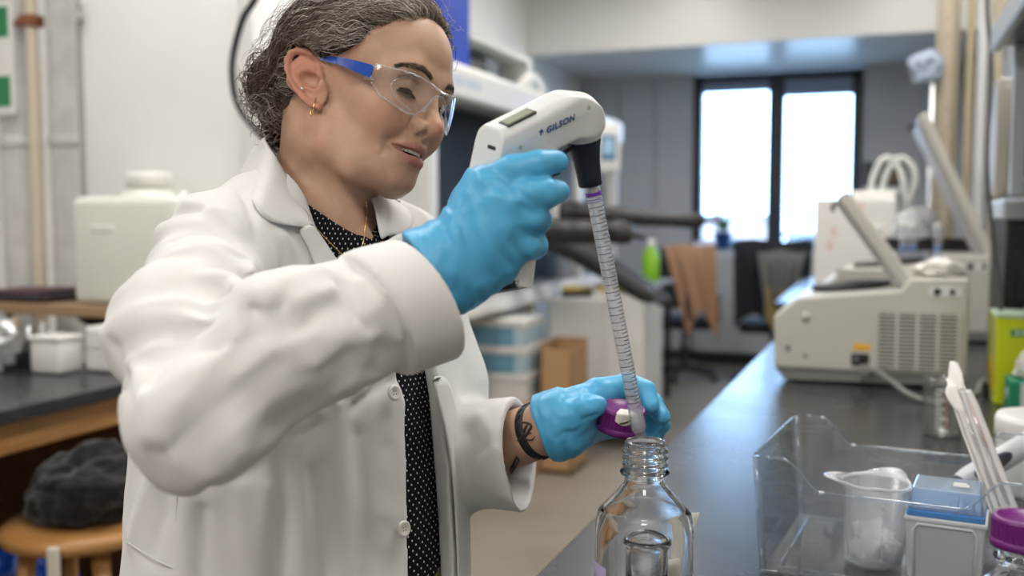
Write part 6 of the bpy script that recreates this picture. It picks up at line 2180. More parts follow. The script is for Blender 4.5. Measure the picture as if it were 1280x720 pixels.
RW = (560, 338, 0.890)
rh, f_rh = hand(
    fingers=[([(606, 236, 0.880), (640, 214, 0.868), (672, 206, 0.866), (697, 202, 0.876)], [0.0185, 0.0138, 0.0112, 0.0096]),
             ([(628, 258, 0.868), (660, 246, 0.861), (682, 242, 0.864), (697, 240, 0.876)], [0.0185, 0.0142, 0.0125, 0.0104]),
             ([(630, 284, 0.868), (662, 272, 0.866), (672, 274, 0.884), (660, 280, 0.912), (648, 286, 0.922)], [0.0180, 0.0142, 0.0122, 0.0105, 0.009]),
             ([(626, 312, 0.876), (656, 307, 0.874), (668, 308, 0.890), (656, 312, 0.914), (645, 316, 0.922)], [0.0165, 0.0132, 0.0115, 0.0098, 0.008]),
             ([(572, 300, 0.905), (586, 250, 0.925), (600, 222, 0.938), (626, 208, 0.944)], [0.0190, 0.0160, 0.0130, 0.0105])],
    palms=[([RW, (606, 238, 0.880)], [0.030, 0.0205]), ([RW, (628, 258, 0.870)], [0.030, 0.0200]), ([RW, (630, 286, 0.871)], [0.030, 0.0200]), ([RW, (624, 316, 0.880)], [0.030, 0.0205]), ([RW, (618, 335, 0.890)], [0.028, 0.0165])],
    rim_a=(566, 330, 0.890), rim_b=(524, 343, 0.884), rim_r=(0.0315, 0.0400),
    folds=[([(606, 262), (618, 300), (636, 330)], -0.0012, 0.003), ([(575, 262), (582, 300), (594, 345)], -0.0013, 0.003), ([(530, 318), (545, 340), (556, 372)], 0.0016, 0.004), ([(586, 270), (592, 310), (604, 346)], -0.0022, 0.0035), ([(598, 300), (606, 325), (612, 345)], -0.0014, 0.003), ([(622, 300), (628, 320), (640, 335)], -0.0012, 0.003),
           ([(640, 302), (648, 315), (658, 328)], -0.0022, 0.003), ([(568, 290), (574, 325), (584, 355)], 0.0014, 0.004), ([(556, 292), (562, 330), (570, 362)], -0.0018, 0.004), ([(545, 300), (550, 335), (560, 370)], 0.0016, 0.004),
           ([(640, 232), (652, 244), (664, 252)], -0.0020, 0.003), ([(636, 252), (650, 258), (668, 268)], -0.0016, 0.003), ([(650, 288), (664, 294), (676, 292)], -0.0022, 0.003), ([(622, 246), (634, 252), (644, 254)], 0.0026, 0.006), ([(600, 226), (622, 228), (636, 234)], 0.0018, 0.005)],
    lo=(-0.125, 0.80, -0.05), hi=(0.062, 0.97, 0.135), name='blue nitrile glove of the hand on the pipette')
LW = (700, 530, 1.105)
lh, f_lh = hand(
    fingers=[([(748, 494, 1.120), (784, 480, 1.126), (806, 488, 1.124), (814, 506, 1.112)], [0.0190, 0.0128, 0.0112, 0.0098]),
             ([(744, 508, 1.140), (788, 494, 1.150), (816, 504, 1.145), (827, 520, 1.130)], [0.0190, 0.0132, 0.0114, 0.0100]),
             ([(742, 522, 1.150), (786, 514, 1.166), (814, 520, 1.160), (828, 531, 1.146)], [0.0180, 0.0128, 0.0110, 0.0096]),
             ([(736, 534, 1.150), (776, 534, 1.164), (802, 538, 1.162), (821, 542, 1.152)], [0.0165, 0.0115, 0.0100, 0.0088]),
             ([(706, 530, 1.095), (722, 520, 1.078), (734, 510, 1.070), (745, 507, 1.076)], [0.0220, 0.0175, 0.0140, 0.0112])],
    palms=[([LW, (748, 496, 1.122)], [0.029, 0.0200]), ([LW, (744, 510, 1.140)], [0.029, 0.0200]), ([LW, (742, 522, 1.148)], [0.029, 0.0190]), ([LW, (736, 532, 1.150)], [0.028, 0.0170])],
    rim_a=(705, 528, 1.105), rim_b=(678, 536, 1.108), rim_r=(0.0300, 0.0335),
    folds=[([(690, 512), (702, 522), (712, 520)], 0.0012, 0.0025), ([(694, 548), (706, 540), (718, 540)], -0.0014, 0.0025), ([(725, 505), (735, 500), (748, 500)], 0.0012, 0.003), ([(700, 500), (704, 525), (708, 552)], -0.0014, 0.003), ([(688, 500), (692, 530), (697, 560)], 0.0014, 0.003), ([(716, 494), (728, 492), (742, 484)], -0.0012, 0.003), ([(730, 524), (738, 520), (746, 518)], -0.0016, 0.0025),
           ([(712, 545), (722, 538), (728, 532)], -0.0014, 0.003), ([(720, 548), (732, 540), (742, 534)], -0.0012, 0.003), ([(745, 478), (752, 488), (756, 498)], -0.0014, 0.003)],
    lo=(-0.005, 1.02, -0.22), hi=(0.200, 1.22, -0.065), name='blue nitrile glove of the hand holding the cap')

# watch strap and tattoo on the left wrist
WATCH = mat('black_rubber', (0.015, 0.015, 0.017), 0.55)
f_arm = lambda q: s_chain(q.astype(np.float32), [SHO_L, ELB_L, WRI_L], [0.042, 0.040, 0.0295], 0.02)
f_arm0 = f_arm
aa = (WRI_L - ELB_L) / np.linalg.norm(WRI_L - ELB_L)
wc = WRI_L - aa * 0.022
e1 = np.cross(aa, [0, 0, 1]); e1 /= np.linalg.norm(e1)
e2 = np.cross(aa, e1)
band = thing('watch', 'black rubber watch strap around the left wrist beside the glove', 'watch', tuple(to_world(wc)))
BINV = Matrix.Translation(-Vector(band.location))
m = MB()
n = 40
rows = []
for t, r in ((-0.006, 0.0300), (-0.005, 0.0318), (0.005, 0.0315), (0.006, 0.0297)):
    rows.append([to_world(wc + aa * t + (e1 * math.cos(2 * PI * i / n) + e2 * math.sin(2 * PI * i / n)) * r) for i in range(n)])
vs = [v for r in rows for v in r]
fs = [(k * n + i, k * n + (i + 1) % n, (k + 1) * n + (i + 1) % n, (k + 1) * n + i) for k in range(3) for i in range(n)]
m.add(vs, fs, 0, True)
o = obj('strap', m, WATCH, band); o.matrix_parent_inverse = BINV.copy()
for k in range(0, n, 2):
    m = MB()
    a_ = 2 * PI * k / n
    c = wc + (e1 * math.cos(a_) + e2 * math.sin(a_)) * 0.0316
    M4 = Matrix([list(v) + [0] for v in (0, 0, 0)]) if False else axisM(to_world(c), to_world(c + (e1 * math.cos(a_) + e2 * math.sin(a_))))
    m.box((-0.0016, -0.0035, 0), (0.0016, 0.0035, 0.0012), 0.0005, 1, M=M4)
    o = obj('ridge', m, WATCH, band); o.matrix_parent_inverse = BINV.copy()
TAT = mat('tattoo_ink', (0.045, 0.035, 0.035), 0.6)
m = MB()
for line in ([(646, 551), (652, 547), (656, 536), (660, 529)], [(648, 530), (654, 528), (660, 529), (664, 533), (660, 540), (656, 548), (664, 550), (668, 546)], [(650, 541), (656, 543), (664, 541)],
             [(636, 590), (642, 580), (646, 570)], [(634, 594), (640, 590), (648, 576), (645, 572)], [(638, 584), (646, 582)]):
    q = [to_world(hit(f_arm, px, py, 0.9, 1.5, 0.0003)) for px, py in line]
    k = len(spline(q, 4))
    m.tube(spline(q, 4), [0.0011 * (0.4 + math.sin(PI * (i + 0.5) / k)) for i in range(k)], 6)
pobj('tattoo', m, TAT, label='dark line tattoo on the inner forearm', kind='stuff')

# ================================================================ FOREGROUND ON THE BENCH
def glass(name, color=(1, 1, 1), rough=0.0, ior=1.47):
    m = mat(name, color, rough, trans=1.0, ior=ior)
    return m


GLASS_B = glass('borosilicate')
PURPLE = mat('purple_cap', (0.145, 0.012, 0.155), 0.35)
add_noise(PURPLE, 300, bump=0.04, bdist=0.0005)


def screw_cap(parent, M4, name='cap', R=0.0255, h=0.026, sticker=False, n=36):
    m = MB()
    # ribbed wall
    ring = lambda z, rr: [M4 @ Vector(((rr + (0.0007 if (i // 2) % 2 else -0.0004)) * math.cos(2 * PI * i / (n * 4)), (rr + (0.0007 if (i // 2) % 2 else -0.0004)) * math.sin(2 * PI * i / (n * 4)), z)) for i in range(n * 4)]
    N = n * 4
    vs = ring(0.007, R) + ring(h - 0.003, R * 0.985)
    m.add(vs, [(i, (i + 1) % N, N + (i + 1) % N, N + i) for i in range(N)])
    m.lathe([(R * 0.985 + 0.0006, h - 0.0032), (R * 0.975, h - 0.001), (R * 0.94, h), (R * 0.80, h), (R * 0.78, h - 0.0008), (0, h - 0.0008)], 64, M=M4)
    m.lathe([(R - 0.002, 0.0), (R + 0.0012, 0.0), (R + 0.0016, 0.003), (R + 0.0014, 0.0065), (R - 0.0005, 0.0075)], 64, M=M4)
    m.lathe([(R - 0.002, 0.0), (R - 0.0025, h - 0.003), (0, h - 0.003)], 48, M=M4)
    return obj(name, m, PURPLE, parent)


def bottle_profile(R, H, neck=0.0165, sh=0.62):
    """outer wall then inner wall of a round laboratory bottle"""
    r1 = neck + 0.0015
    zs, zn = H * sh, H - 0.046
    out = [(0, 0.002), (R * 0.80, 0.0), (R * 0.93, 0.002), (R * 0.985, 0.008), (R, 0.018), (R, zs - 0.012), (R * 0.985, zs), (R * 0.94, zs + 0.010)]
    for i in range(1, 8):
        f = i / 8
        out.append((R * 0.94 + (r1 + 0.006 - R * 0.94) * f, zs + 0.010 + (zn - zs - 0.014) * f))
    out += [(r1 + 0.0018, zn + 0.002), (r1 + 0.001, zn + 0.006), (r1 + 0.001, zn + 0.010)]
    # pouring collar bead and thread
    out += [(r1 + 0.0055, zn + 0.0115), (r1 + 0.0062, zn + 0.0135), (r1 + 0.0055, zn + 0.0155), (r1 + 0.0012, zn + 0.0175)]
    z = zn + 0.019
    for k in range(3):
        out += [(r1 + 0.0015, z), (r1 + 0.0040, z + 0.0018), (r1 + 0.0043, z + 0.0030), (r1 + 0.0036, z + 0.0044), (r1 + 0.0015, z + 0.0062)]
        z += 0.0068
    out += [(r1 + 0.0014, H - 0.0035), (r1 + 0.0014, H - 0.001), (r1 + 0.0004, H), (r1 - 0.0016, H - 0.0008)]
    t = 0.0030
    inn = [(r1 - 0.0022, H - 0.004), (r1 - 0.0022, zn + 0.004), (r1 + 0.001, zn - 0.002)]
    for i in range(7, 0, -1):
        f = i / 8
        inn.append((R * 0.94 + (r1 + 0.006 - R * 0.94) * f - t * 0.9, zs + 0.010 + (zn - zs - 0.014) * f - t * 0.7))
    inn += [(R - t - 0.0025, zs), (R - t, zs - 0.012), (R - t, 0.020), (R * 0.97 - t, 0.010), (R * 0.85, 0.006), (0, 0.0055)]
    return out, inn


def lab_bottle(label, loc, R, H, rz=0.0):
    t = thing('glass_bottle', label, 'bottle', loc, rz)
    o, i = bottle_profile(R, H, 0.0165 if R < 0.045 else 0.0178)
    obj('glass', MB().lathe(o + i, 96), GLASS_B, t)
    return t


BX, BY = -0.2205, 0.9875
bt = lab_bottle('clear one litre glass bottle under the pipette tip at the bench edge', (BX, BY, 0.92), 0.0505, 0.2215)
obj('label_tag', MB().grid(lambda u, v: (0.0512 * math.cos(3.55 + u * 0.55), 0.0512 * math.sin(3.55 + u * 0.55), 0.070 + v * 0.028), 12, 2), mat('lilac_label', (0.50, 0.42, 0.66), 0.5), bt, solid=0.0004, label='small lilac sticker')
# a glass measuring vial and a paper slip standing behind the bottle
t = thing('glass_vial', 'wide clear glass vial standing inside the large bottle', 'vial', (BX + 0.004, BY - 0.004, 0.9265))
obj('wall', MB().lathe([(0, 0), (0.019, 0), (0.0215, 0.003), (0.0215, 0.106), (0.0235, 0.109), (0.0245, 0.1125), (0.0235, 0.116), (0.0205, 0.1165), (0.0185, 0.113), (0.0185, 0.004), (0, 0.003)], 64), GLASS_B, t)
t = thing('paper_slip', 'curled white paper slip standing on the bench behind the large bottle', 'paper', (-0.203, 1.098, 0.92), 0.4)
obj('sheet', MB().grid(lambda u, v: ((u - 0.5) * 0.022 + 0.012 * v * v, 0.014 * math.sin(v * 1.5 + u), v * 0.110 + 0.004 * u), 6, 12), mat('slip_paper', (0.78, 0.76, 0.70), 0.8), t, solid=0.0006)
obj('fold', MB().grid(lambda u, v: ((u - 0.5) * 0.020 - 0.004, 0.010 * u - 0.003, v * 0.07), 4, 6), mat('slip_paper', (0.78, 0.76, 0.70), 0.8), t, solid=0.0006)

# purple-capped bottle at the right edge
CX, CY = 0.1215, 0.9335
ct = lab_bottle('purple-capped clear glass bottle at the lower right edge', (CX, CY, 0.92), 0.043, 0.191)
screw_cap(ct, Matrix.Translation((0, 0, 0.1685)))
t2 = obj('label_panel', MB().grid(lambda u, v: (0.0437 * math.cos(3.9 + u * 1.2), 0.0437 * math.sin(3.9 + u * 1.2), 0.030 + v * 0.05), 16, 2), mat('print_white_label', (0.7, 0.7, 0.7), 0.5), ct, solid=0.0003)

# cap held in the left hand
cap = thing('bottle_cap', 'purple ribbed screw cap with a white tape patch held in the left hand', 'cap', tuple(P(777, 522, 1.088)))
upv = Vector(R_UP) * 0.965 + Vector(R_RIGHT) * 0.02 - Vector(R_FWD) * 0.26
upv = (upv + Vector(R_RIGHT) * 0.10).normalized()
Mc = upv.to_track_quat('Z', 'Y').to_matrix().to_4x4() @ Matrix.Translation((0, 0, -0.0135))
screw_cap(cap, Mc, 'shell', R=0.0250, h=0.0265)
TAPE = mat('white_tape', (0.72, 0.69, 0.62), 0.8)
add_noise(TAPE, 120, (0.62, 0.59, 0.52), (0.80, 0.77, 0.70), bump=0.3, bdist=0.001)
# patch over the top edge on the viewer's side
Mi = Mc.to_3x3().inverted()
vd = Mi @ (-(Vector(R_FWD)))
va = math.atan2(vd.y, vd.x)


def tape(u, v):
    a = va + (u - 0.50) * 0.95 + 0.10
    if v < 0.55:
        s = v / 0.55
        return ((0.010 + 0.0155 * s) * math.cos(a), (0.010 + 0.0155 * s) * math.sin(a), 0.0272)
    s = (v - 0.55) / 0.45
    return ((0.0258 + 0.0004 * s) * math.cos(a), (0.0258 + 0.0004 * s) * math.sin(a), 0.0272 - 0.0115 * s * (0.8 + 0.3 * math.sin(u * 4)))


m = MB().grid(tape, 14, 14)
m.v = [tuple(Mc @ Vector(p)) for p in m.v]
tp_ = obj('tape_patch', m, TAPE, cap, solid=0.0005)
m = MB()
a0 = va + 0.06
q = [Mc @ Vector((0.0265 * math.cos(a0 + d), 0.0265 * math.sin(a0 + d), z)) for d, z in ((-0.22, 0.0165), (0.0, 0.0185), (0.20, 0.0215))]
m.tube(q, [0.0008, 0.0011, 0.0006], 6)
obj('pen_stroke', m, mat('ink_black', (0.03, 0.03, 0.035), 0.6), tp_)

# ---------------------------------------------------------------- pipette controller
PC = mat('controller_white', (0.69, 0.70, 0.71), 0.38)
NAVY = mat('navy_rubber', (0.008, 0.012, 0.026), 0.42)
pc = thing('pipette_controller', 'white electronic pipette controller with dark nose cone gripped in the right glove', 'pipette', tuple(P(665, 165, 0.92)))
KINV = Matrix.Translation(-Vector(pc.location))


def kobj(name, m, mats, parent=None, **k):
    m.v = [tuple(to_world(v)) for v in m.v]
    o = obj(name, m, mats, parent or pc, **k)
    if parent is None:
        o.matrix_parent_inverse = KINV.copy()
    return o


# axis frame: e1 along the barrel (from the tail to the nose), e2 up across it, e3 towards the viewer
TAIL, NOSE = V(626, 181, 0.888), V(724, 138, 0.935)
e1 = (NOSE - TAIL) / np.linalg.norm(NOSE - TAIL)
vw = np.array([0.0, -1.0, -0.60])
e3 = vw - e1 * (vw @ e1)
e3 /= np.linalg.norm(e3)
e2 = np.cross(e3, e1)
if e2[2] < 0:
    e2 = -e2
LB = np.linalg.norm(NOSE - TAIL)


def loc_pc(p):
    q = p - TAIL
    return np.stack([q @ e1, q @ e2, q @ e3], 1).astype(np.float32)


def s_rbox(q, c, h, r):
    d = np.abs(q - np.asarray(c, np.float32)) - (np.asarray(h, np.float32) - r)
    return np.linalg.norm(np.maximum(d, 0), axis=1) + np.minimum(d.max(1), 0) - r


NOZ_A, NOZ_B = V(728, 168, 0.945), V(738, 231, 0.958)
GRIP_A, GRIP_B = V(655, 215, 0.912), V(633, 358, 0.903)


def f_pc(p):
    p = p.astype(np.float32)
    q = loc_pc(p)
    # hull in side view: tapering barrel, faceted
    top = 0.0200 + 0.006 * np.clip(q[:, 0] / LB, 0, 1) - 2.6 * np.clip(q[:, 0] - LB * 0.72, 0, 1) ** 2 * 6
    bot = -0.0205 + 0.004 * np.clip(q[:, 0] / LB, 0, 1)
    half = 0.0200 - 0.16 * np.maximum(q[:, 1] - 0.006, 0)
    d = np.maximum(q[:, 1] - top, bot - q[:, 1])
    d = smax(d, np.abs(q[:, 2]) - half, 0.003)
    # bevel between top and side
    d = smax(d, (np.abs(q[:, 2]) * 0.62 + q[:, 1] * 0.78) - 0.0225 - 0.004 * np.clip(q[:, 0] / LB, 0, 1), 0.0022)
    d = smax(d, q[:, 0] - LB - 0.016 + 8 * np.maximum(q[:, 1], 0) ** 2, 0.010)
    # slanting tail face
    d = smax(d, -(q[:, 0] * 0.90 - q[:, 1] * 0.44) - 0.0150, 0.003)
    # head over the nozzle
    hd = s_cap(p, V(724, 140, 0.938), V(728, 166, 0.944), 0.0180, 0.0182)
    d = smin(d, hd, 0.012)
    g = p - np.asarray(GRIP_A, np.float32)
    ga = (GRIP_B - GRIP_A) / np.linalg.norm(GRIP_B - GRIP_A)
    t = g @ ga
    off = g - t[:, None] * ga
    sx, sy = off @ np.array([1, 0, 0.17]), off @ np.array([0, 1, 0])
    tt = np.clip(t / np.linalg.norm(GRIP_B - GRIP_A), 0, 1)
    el = np.sqrt((sx / (0.0190 + 0.004 * tt)) ** 2 + (sy / 0.0155) ** 2)
    gr = (el - 1) * 0.0155
    gr = np.maximum(gr, np.maximum(-t - 0.015, t - np.linalg.norm(GRIP_B - GRIP_A)))
    return smin(d, gr, 0.012)


pv, pq = extract(f_pc, (-0.06, 0.83, 0.0), (0.09, 1.00, 0.20), 0.0016, 5)
o = obj('body', np_mesh('body', to_world(pv), pq, PC), None, pc)
o.matrix_parent_inverse = KINV.copy()
face = lambda u, v, lift=0.0: TAIL + e1 * u + e2 * v + e3 * lift


def snap_pc(p, lift):
    for _ in range(6):
        s = float(f_pc(p[None])[0])
        g = grad(f_pc, p[None].astype(np.float32), 0.0008)[0]
        p = p - g * (s - lift)
    return p


# window in the top facet
tc = face(0.020, 0.030)
m = MB()
for nm, hw, hh, lift, mm in (('display_frame', 0.0168, 0.0072, 0.0008, mat('display_frame', (0.05, 0.055, 0.05), 0.4)), ('display', 0.0150, 0.0056, 0.0014, mat('display_glass', (0.33, 0.36, 0.27), 0.15))):
    c0 = snap_pc(face(0.0175, 0.030, 0.006), 0.0)
    nrm = grad(f_pc, c0[None].astype(np.float32), 0.001)[0]
    ax2 = np.cross(nrm, e1)
    ax2 /= np.linalg.norm(ax2)
    M4 = Matrix.Identity(4)
    for i_, a_ in enumerate((np.cross(ax2, nrm), ax2, nrm)):
        for j_ in range(3):
            M4[j_][i_] = a_[j_]
    M4.translation = Vector(c0)
    kobj(nm, MB().box((-hw, -hh, -0.002), (hw, hh, lift), 0.0006, 1, M=M4), mm)
# slot in the tail face
c0 = snap_pc(face(-0.014, 0.004, 0.006), 0.0)
nrm = grad(f_pc, c0[None].astype(np.float32), 0.001)[0]
up2 = e3 - nrm * (e3 @ nrm)
up2 /= np.linalg.norm(up2)
M4 = Matrix.Identity(4)
for i_, a_ in enumerate((up2, np.cross(nrm, up2), nrm)):
    for j_ in range(3):
        M4[j_][i_] = a_[j_]
M4.translation = Vector(c0)
kobj('charging_slot', MB().box((-0.0060, -0.0020, -0.002), (0.0060, 0.0020, 0.0006), 0.0015, 2, M=M4), NAVY)
SCR = mat('screw_cover', (0.42, 0.43, 0.35), 0.5)
for px, py, r in ((651, 184, 0.0024), (736, 134, 0.0022)):
    c0 = hit(f_pc, px, py, 0.8, 1.1)
    nrm = grad(f_pc, c0[None].astype(np.float32), 0.001)[0]
    m = MB()
    m.lathe([(0, 0.0004), (r * 0.8, 0.0004), (r, 0.0), (r, -0.001)], 20, M=axisM(c0, c0 + nrm))
    kobj('screw_cover', m, SCR)
# maker's wordmark on the side
INK = mat('navy_ink', (0.03, 0.075, 0.24), 0.5)


def wordmark(body, size, px, py, bold, shear, name):
    vs, fs = text_mesh(body, size, 0.0, bold, shear, 1.16)
    c0 = hit(f_pc, px, py, 0.8, 1.1)
    a = hit(f_pc, px + 6, py - 2.9, 0.8, 1.1) - hit(f_pc, px - 6, py + 2.9, 0.8, 1.1)
    a /= np.linalg.norm(a)
    b = np.cross(a, np.array([0, 1.0, 0]))
    b /= np.linalg.norm(b)
    if b[2] < 0:
        b = -b
    m = MB()
    q = [snap_pc(c0 + a * v.x + b * v.y, 0.0008) for v in vs]
    m.add(q, fs)
    return kobj(name, m, INK, kind='stuff')


wordmark('GILSON', 0.0088, 700, 155.5, 0.00042, 0.30, 'lettering')
m = MB()
c0 = hit(f_pc, 676.5, 165, 0.8, 1.1)
for dx, dz, r in ((0, 0.0016, 0.0012), (-0.0018, 0.0004, 0.0010), (0.0018, 0.0006, 0.0010), (0.0, -0.0008, 0.0010), (0.0004, -0.0026, 0.0008)):
    m.ball(snap_pc(c0 + np.array([dx, 0, dz]), 0.0002), (r, r * 0.5, r), seg=10, rings=6)
kobj('emblem', m, INK, kind='stuff')
# seam of the head, triggers, nose cone
for px, py, tx, ty in ((695, 204, 0.0, 0), (694, 241, 0.0, 0)):
    pass
m = MB()
m.tube(spline([V(686, 203, 0.918), V(697, 197, 0.925), V(706, 190, 0.932), V(716, 184, 0.938)], 5), [0.0022] * 16, 10)
kobj('trigger_guard', m, NAVY)
for a_, b_ in (((672, 214, 0.905), (698, 208, 0.905)), ((668, 252, 0.905), (690, 246, 0.905))):
    m = MB()
    m.tube([V(*a_), (V(*a_) + V(*b_)) / 2, V(*b_)], [0.0085, 0.0085, 0.0075], 16)
    kobj('trigger', m, NAVY)
m = MB()
m.lathe([(0.0, -0.004), (0.0178, -0.004), (0.0182, 0.0), (0.0172, 0.006), (0.0150, 0.014), (0.0128, 0.026), (0.0118, 0.040), (0.0116, 0.0485), (0.0105, 0.0500), (0.0, 0.0500)], 48, M=axisM(NOZ_A, NOZ_B))
kobj('nose_cone', m, NAVY, label='dark navy rubber nose cone')
m = MB()
m.lathe([(0.0202, 0), (0.0202, 0.003), (0.0, 0.0035)], 40, M=Matrix.Identity(4))
m = MB()
ga = (GRIP_B - GRIP_A) / np.linalg.norm(GRIP_B - GRIP_A)
b0 = GRIP_B
ring = []
for k in range(40):
    a = 2 * PI * k / 40
    ring.append((0.0230 * math.cos(a), 0.0160 * math.sin(a)))
xa = np.array([1, 0, 0.17]) / np.linalg.norm([1, 0, 0.17])
ya = np.cross(ga, xa)
vs = [b0 + ga * h + xa * x * s + ya * y * s for h, s in ((-0.0025, 1.02), (0.002, 1.02), (0.0035, 0.97), (0.0035, 0.0)) for x, y in ring]
m.add(vs, [(r * 40 + k, r * 40 + (k + 1) % 40, (r + 1) * 40 + (k + 1) % 40, (r + 1) * 40 + k) for r in range(3) for k in range(40)], 0, True)
kobj('end_cap', m, NAVY)

# ---------------------------------------------------------------- serological pipette
SP = clear_mat('clear_polystyrene', (0.95, 0.96, 0.98), 0.03, 1.5, haze=0.17, boost=2.4)
A, B = V(739, 228, 0.9585), V(799, 538, 1.012)
TIP = V(806.5, 561, 1.0165)
sp = thing('serological_pipette', 'long clear graduated pipette running from the controller into the bottle neck', 'pipette', tuple(to_world(A)))
SINV = Matrix.Translation(-Vector(sp.location))
ax_ = (B - A) / np.linalg.norm(B - A)
LS = np.linalg.norm(B - A)
W0, W1 = to_world(A), to_world(B)
MA = axisM(W0, W1)


def sobj(name, m, mats, **k):
    o = obj(name, m, mats, sp, **k)
    o.matrix_parent_inverse = SINV.copy()
    return o


RO = 0.0073
tl = np.linalg.norm(to_world(TIP) - W1)
sobj('tube', MB().lathe([(0.0062, 0.0), (0.0066, 0.002), (RO, 0.005), (RO, LS - 0.016), (0.0070, LS - 0.014), (0.0070, LS - 0.002), (0.0060, LS), (0.0060 - 0.0012, LS),
                         (0.0058, LS - 0.003), (RO - 0.0011, LS - 0.018), (RO - 0.0011, 0.006), (0.0052, 0.001), (0.0050, 0.0)], 40, M=MA), SP)
sobj('collar', MB().lathe([(0.0072, LS - 0.0145), (0.0078, LS - 0.013), (0.0080, LS - 0.004), (0.0070, LS - 0.0015), (0.0060, LS - 0.0005)], 40, M=MA), clear_mat('clear_tip', (0.97, 0.98, 0.99), 0.02, 1.5, haze=0.03, boost=1.6))
sobj('tip', MB().lathe([(0.0058, 0.0), (0.0048, tl * 0.35), (0.0027, tl), (0.0018, tl), (0.0036, tl * 0.35), (0.0046, 0.0)], 32, M=axisM(W1, to_world(TIP))), clear_mat('clear_tip', (0.97, 0.98, 0.99), 0.02, 1.5, haze=0.03, boost=1.6))
sobj('filter_plug', MB().lathe([(0, 0.003), (0.0042, 0.003), (0.0042, 0.014), (0, 0.014)], 24, M=MA), mat('cotton_plug', (0.8, 0.78, 0.78), 0.9))
BAND = mat('violet_band', (0.17, 0.03, 0.42), 0.4)
sobj('colour_band', MB().lathe([(RO + 0.0002, 0.0095), (RO + 0.0003, 0.0100), (RO + 0.0003, 0.0125), (RO + 0.0002, 0.0130)], 40, M=MA), BAND, label='violet band')
GRAD = mat('graduation_ink', (0.035, 0.03, 0.06), 0.5)
m = MB()
nk = 54
mv = MA.to_3x3().inverted() @ Vector(-R_FWD)
va2 = math.atan2(mv.y, mv.x)
for k in range(nk):
    z = 0.024 + k * (LS - 0.052) / (nk - 1)
    arc = 2.5 if k % 2 == 0 else 1.15
    n_ = 18
    a0 = va2 - 1.30
    vs, fs = [], []
    for i in range(n_ + 1):
        a = a0 + arc * i / n_
        for zz in (z - 0.00032, z + 0.00032):
            vs.append(((RO + 0.00022) * math.cos(a), (RO + 0.00022) * math.sin(a), zz))
    for i in range(n_):
        fs.append((2 * i, 2 * i + 2, 2 * i + 3, 2 * i + 1))
    m.add(vs, fs, M=MA)
for z in (0.0160, 0.0185):
    vs = [(((RO + 0.0002) * math.cos(2 * PI * i / 40)), (RO + 0.0002) * math.sin(2 * PI * i / 40), z + dz) for i in range(41) for dz in (0, 0.0006)]
    m.add(vs, [(2 * i, 2 * i + 2, 2 * i + 3, 2 * i + 1) for i in range(40)], 1, M=MA)
sobj('graduations', m, [GRAD, BAND], kind='stuff')

# ---------------------------------------------------------------- clear bin with its contents
BIN = clear_mat('clear_acrylic', (0.955, 0.97, 0.985), 0.03, 1.5, haze=0.015, boost=1.25)
BINE = clear_mat('acrylic_edge', (0.82, 0.88, 0.94), 0.06, 1.5, haze=0.10, boost=1.8)
binr = math.radians(-6.0)
bn = thing('clear_bin', 'clear acrylic storage bin with dipped sides holding lab ware', 'bin', (-0.134, 1.262, 0.9205), binr)
BW, BD, HH, HL = 0.305, 0.270, 0.150, 0.113


def wall_h(s, L):
    """rim height along a long side: high at the corners, dipping between"""
    e = min(s, L - s)
    x = min(max((e - 0.022) / 0.045, 0), 1)
    return HH - (HH - HL) * (x * x * (3 - 2 * x))


def wall(name, p0, p1, inward, hf, n=48, th=0.0025):
    m = MB()
    p0, p1, inw = Vector(p0), Vector(p1), Vector(inward)
    L = (p1 - p0).length
    vs = []
    for i in range(n + 1):
        s = L * i / n
        b = p0 + (p1 - p0) * (i / n)
        h = hf(s, L)
        fl = -inw * 0.010      # walls lean outwards a little
        vs += [b, b + inw * th, b + fl * (h / HH) + Vector((0, 0, h)), b + fl * (h / HH) + inw * th + Vector((0, 0, h))]
    fs = []
    for i in range(n):
        a, c = i * 4, i * 4 + 4
        fs += [(a, c, c + 2, a + 2), (a + 1, a + 3, c + 3, c + 1), (a + 2, c + 2, c + 3, a + 3), (a, a + 1, c + 1, c)]
    m.add(vs, fs)
    o = obj(name, m, BIN, bn)
    r = MB()
    r.tube([(vs[i * 4 + 2] + vs[i * 4 + 3]) / 2 for i in range(n + 1)], 0.0017, 8)
    obj('rim', r, BINE, o)
    return o


wall('wall', (0.008, 0, 0), (BW - 0.008, 0, 0), (0, 1, 0), wall_h)
wall('wall', (0.008, BD, 0), (BW - 0.008, BD, 0), (0, -1, 0), wall_h)
wall('wall', (0, 0.008, 0), (0, BD - 0.008, 0), (1, 0, 0), lambda s, L: HH)
wall('wall', (BW, 0.008, 0), (BW, BD - 0.008, 0), (-1, 0, 0), lambda s, L: HH)
for cx, cy in ((0.004, 0.004), (BW - 0.004, 0.004), (0.004, BD - 0.004), (BW - 0.004, BD - 0.004)):
    sx, sy = (-1 if cx < 0.1 else 1), (-1 if cy < 0.1 else 1)
    obj('corner', MB().tube([(cx, cy, 0.003), (cx + sx * 0.009, cy + sy * 0.009, HH)], 0.0042, 12), BINE, bn)
obj('floor_plate', MB().box((0.002, 0.002, 0.0), (BW - 0.002, BD - 0.002, 0.004), 0.002, 2), BIN, bn)
m = MB()
for x in (0.02, BW - 0.02):
    m.tube([(x, 0.02, 0.0045), (x, BD - 0.02, 0.0045)], 0.0014, 6)
for y in (0.02, BD - 0.02):
    m.tube([(0.02, y, 0.0045), (BW - 0.02, y, 0.0045)], 0.0014, 6)
obj('floor_bead', m, BINE, bn, kind='stuff')
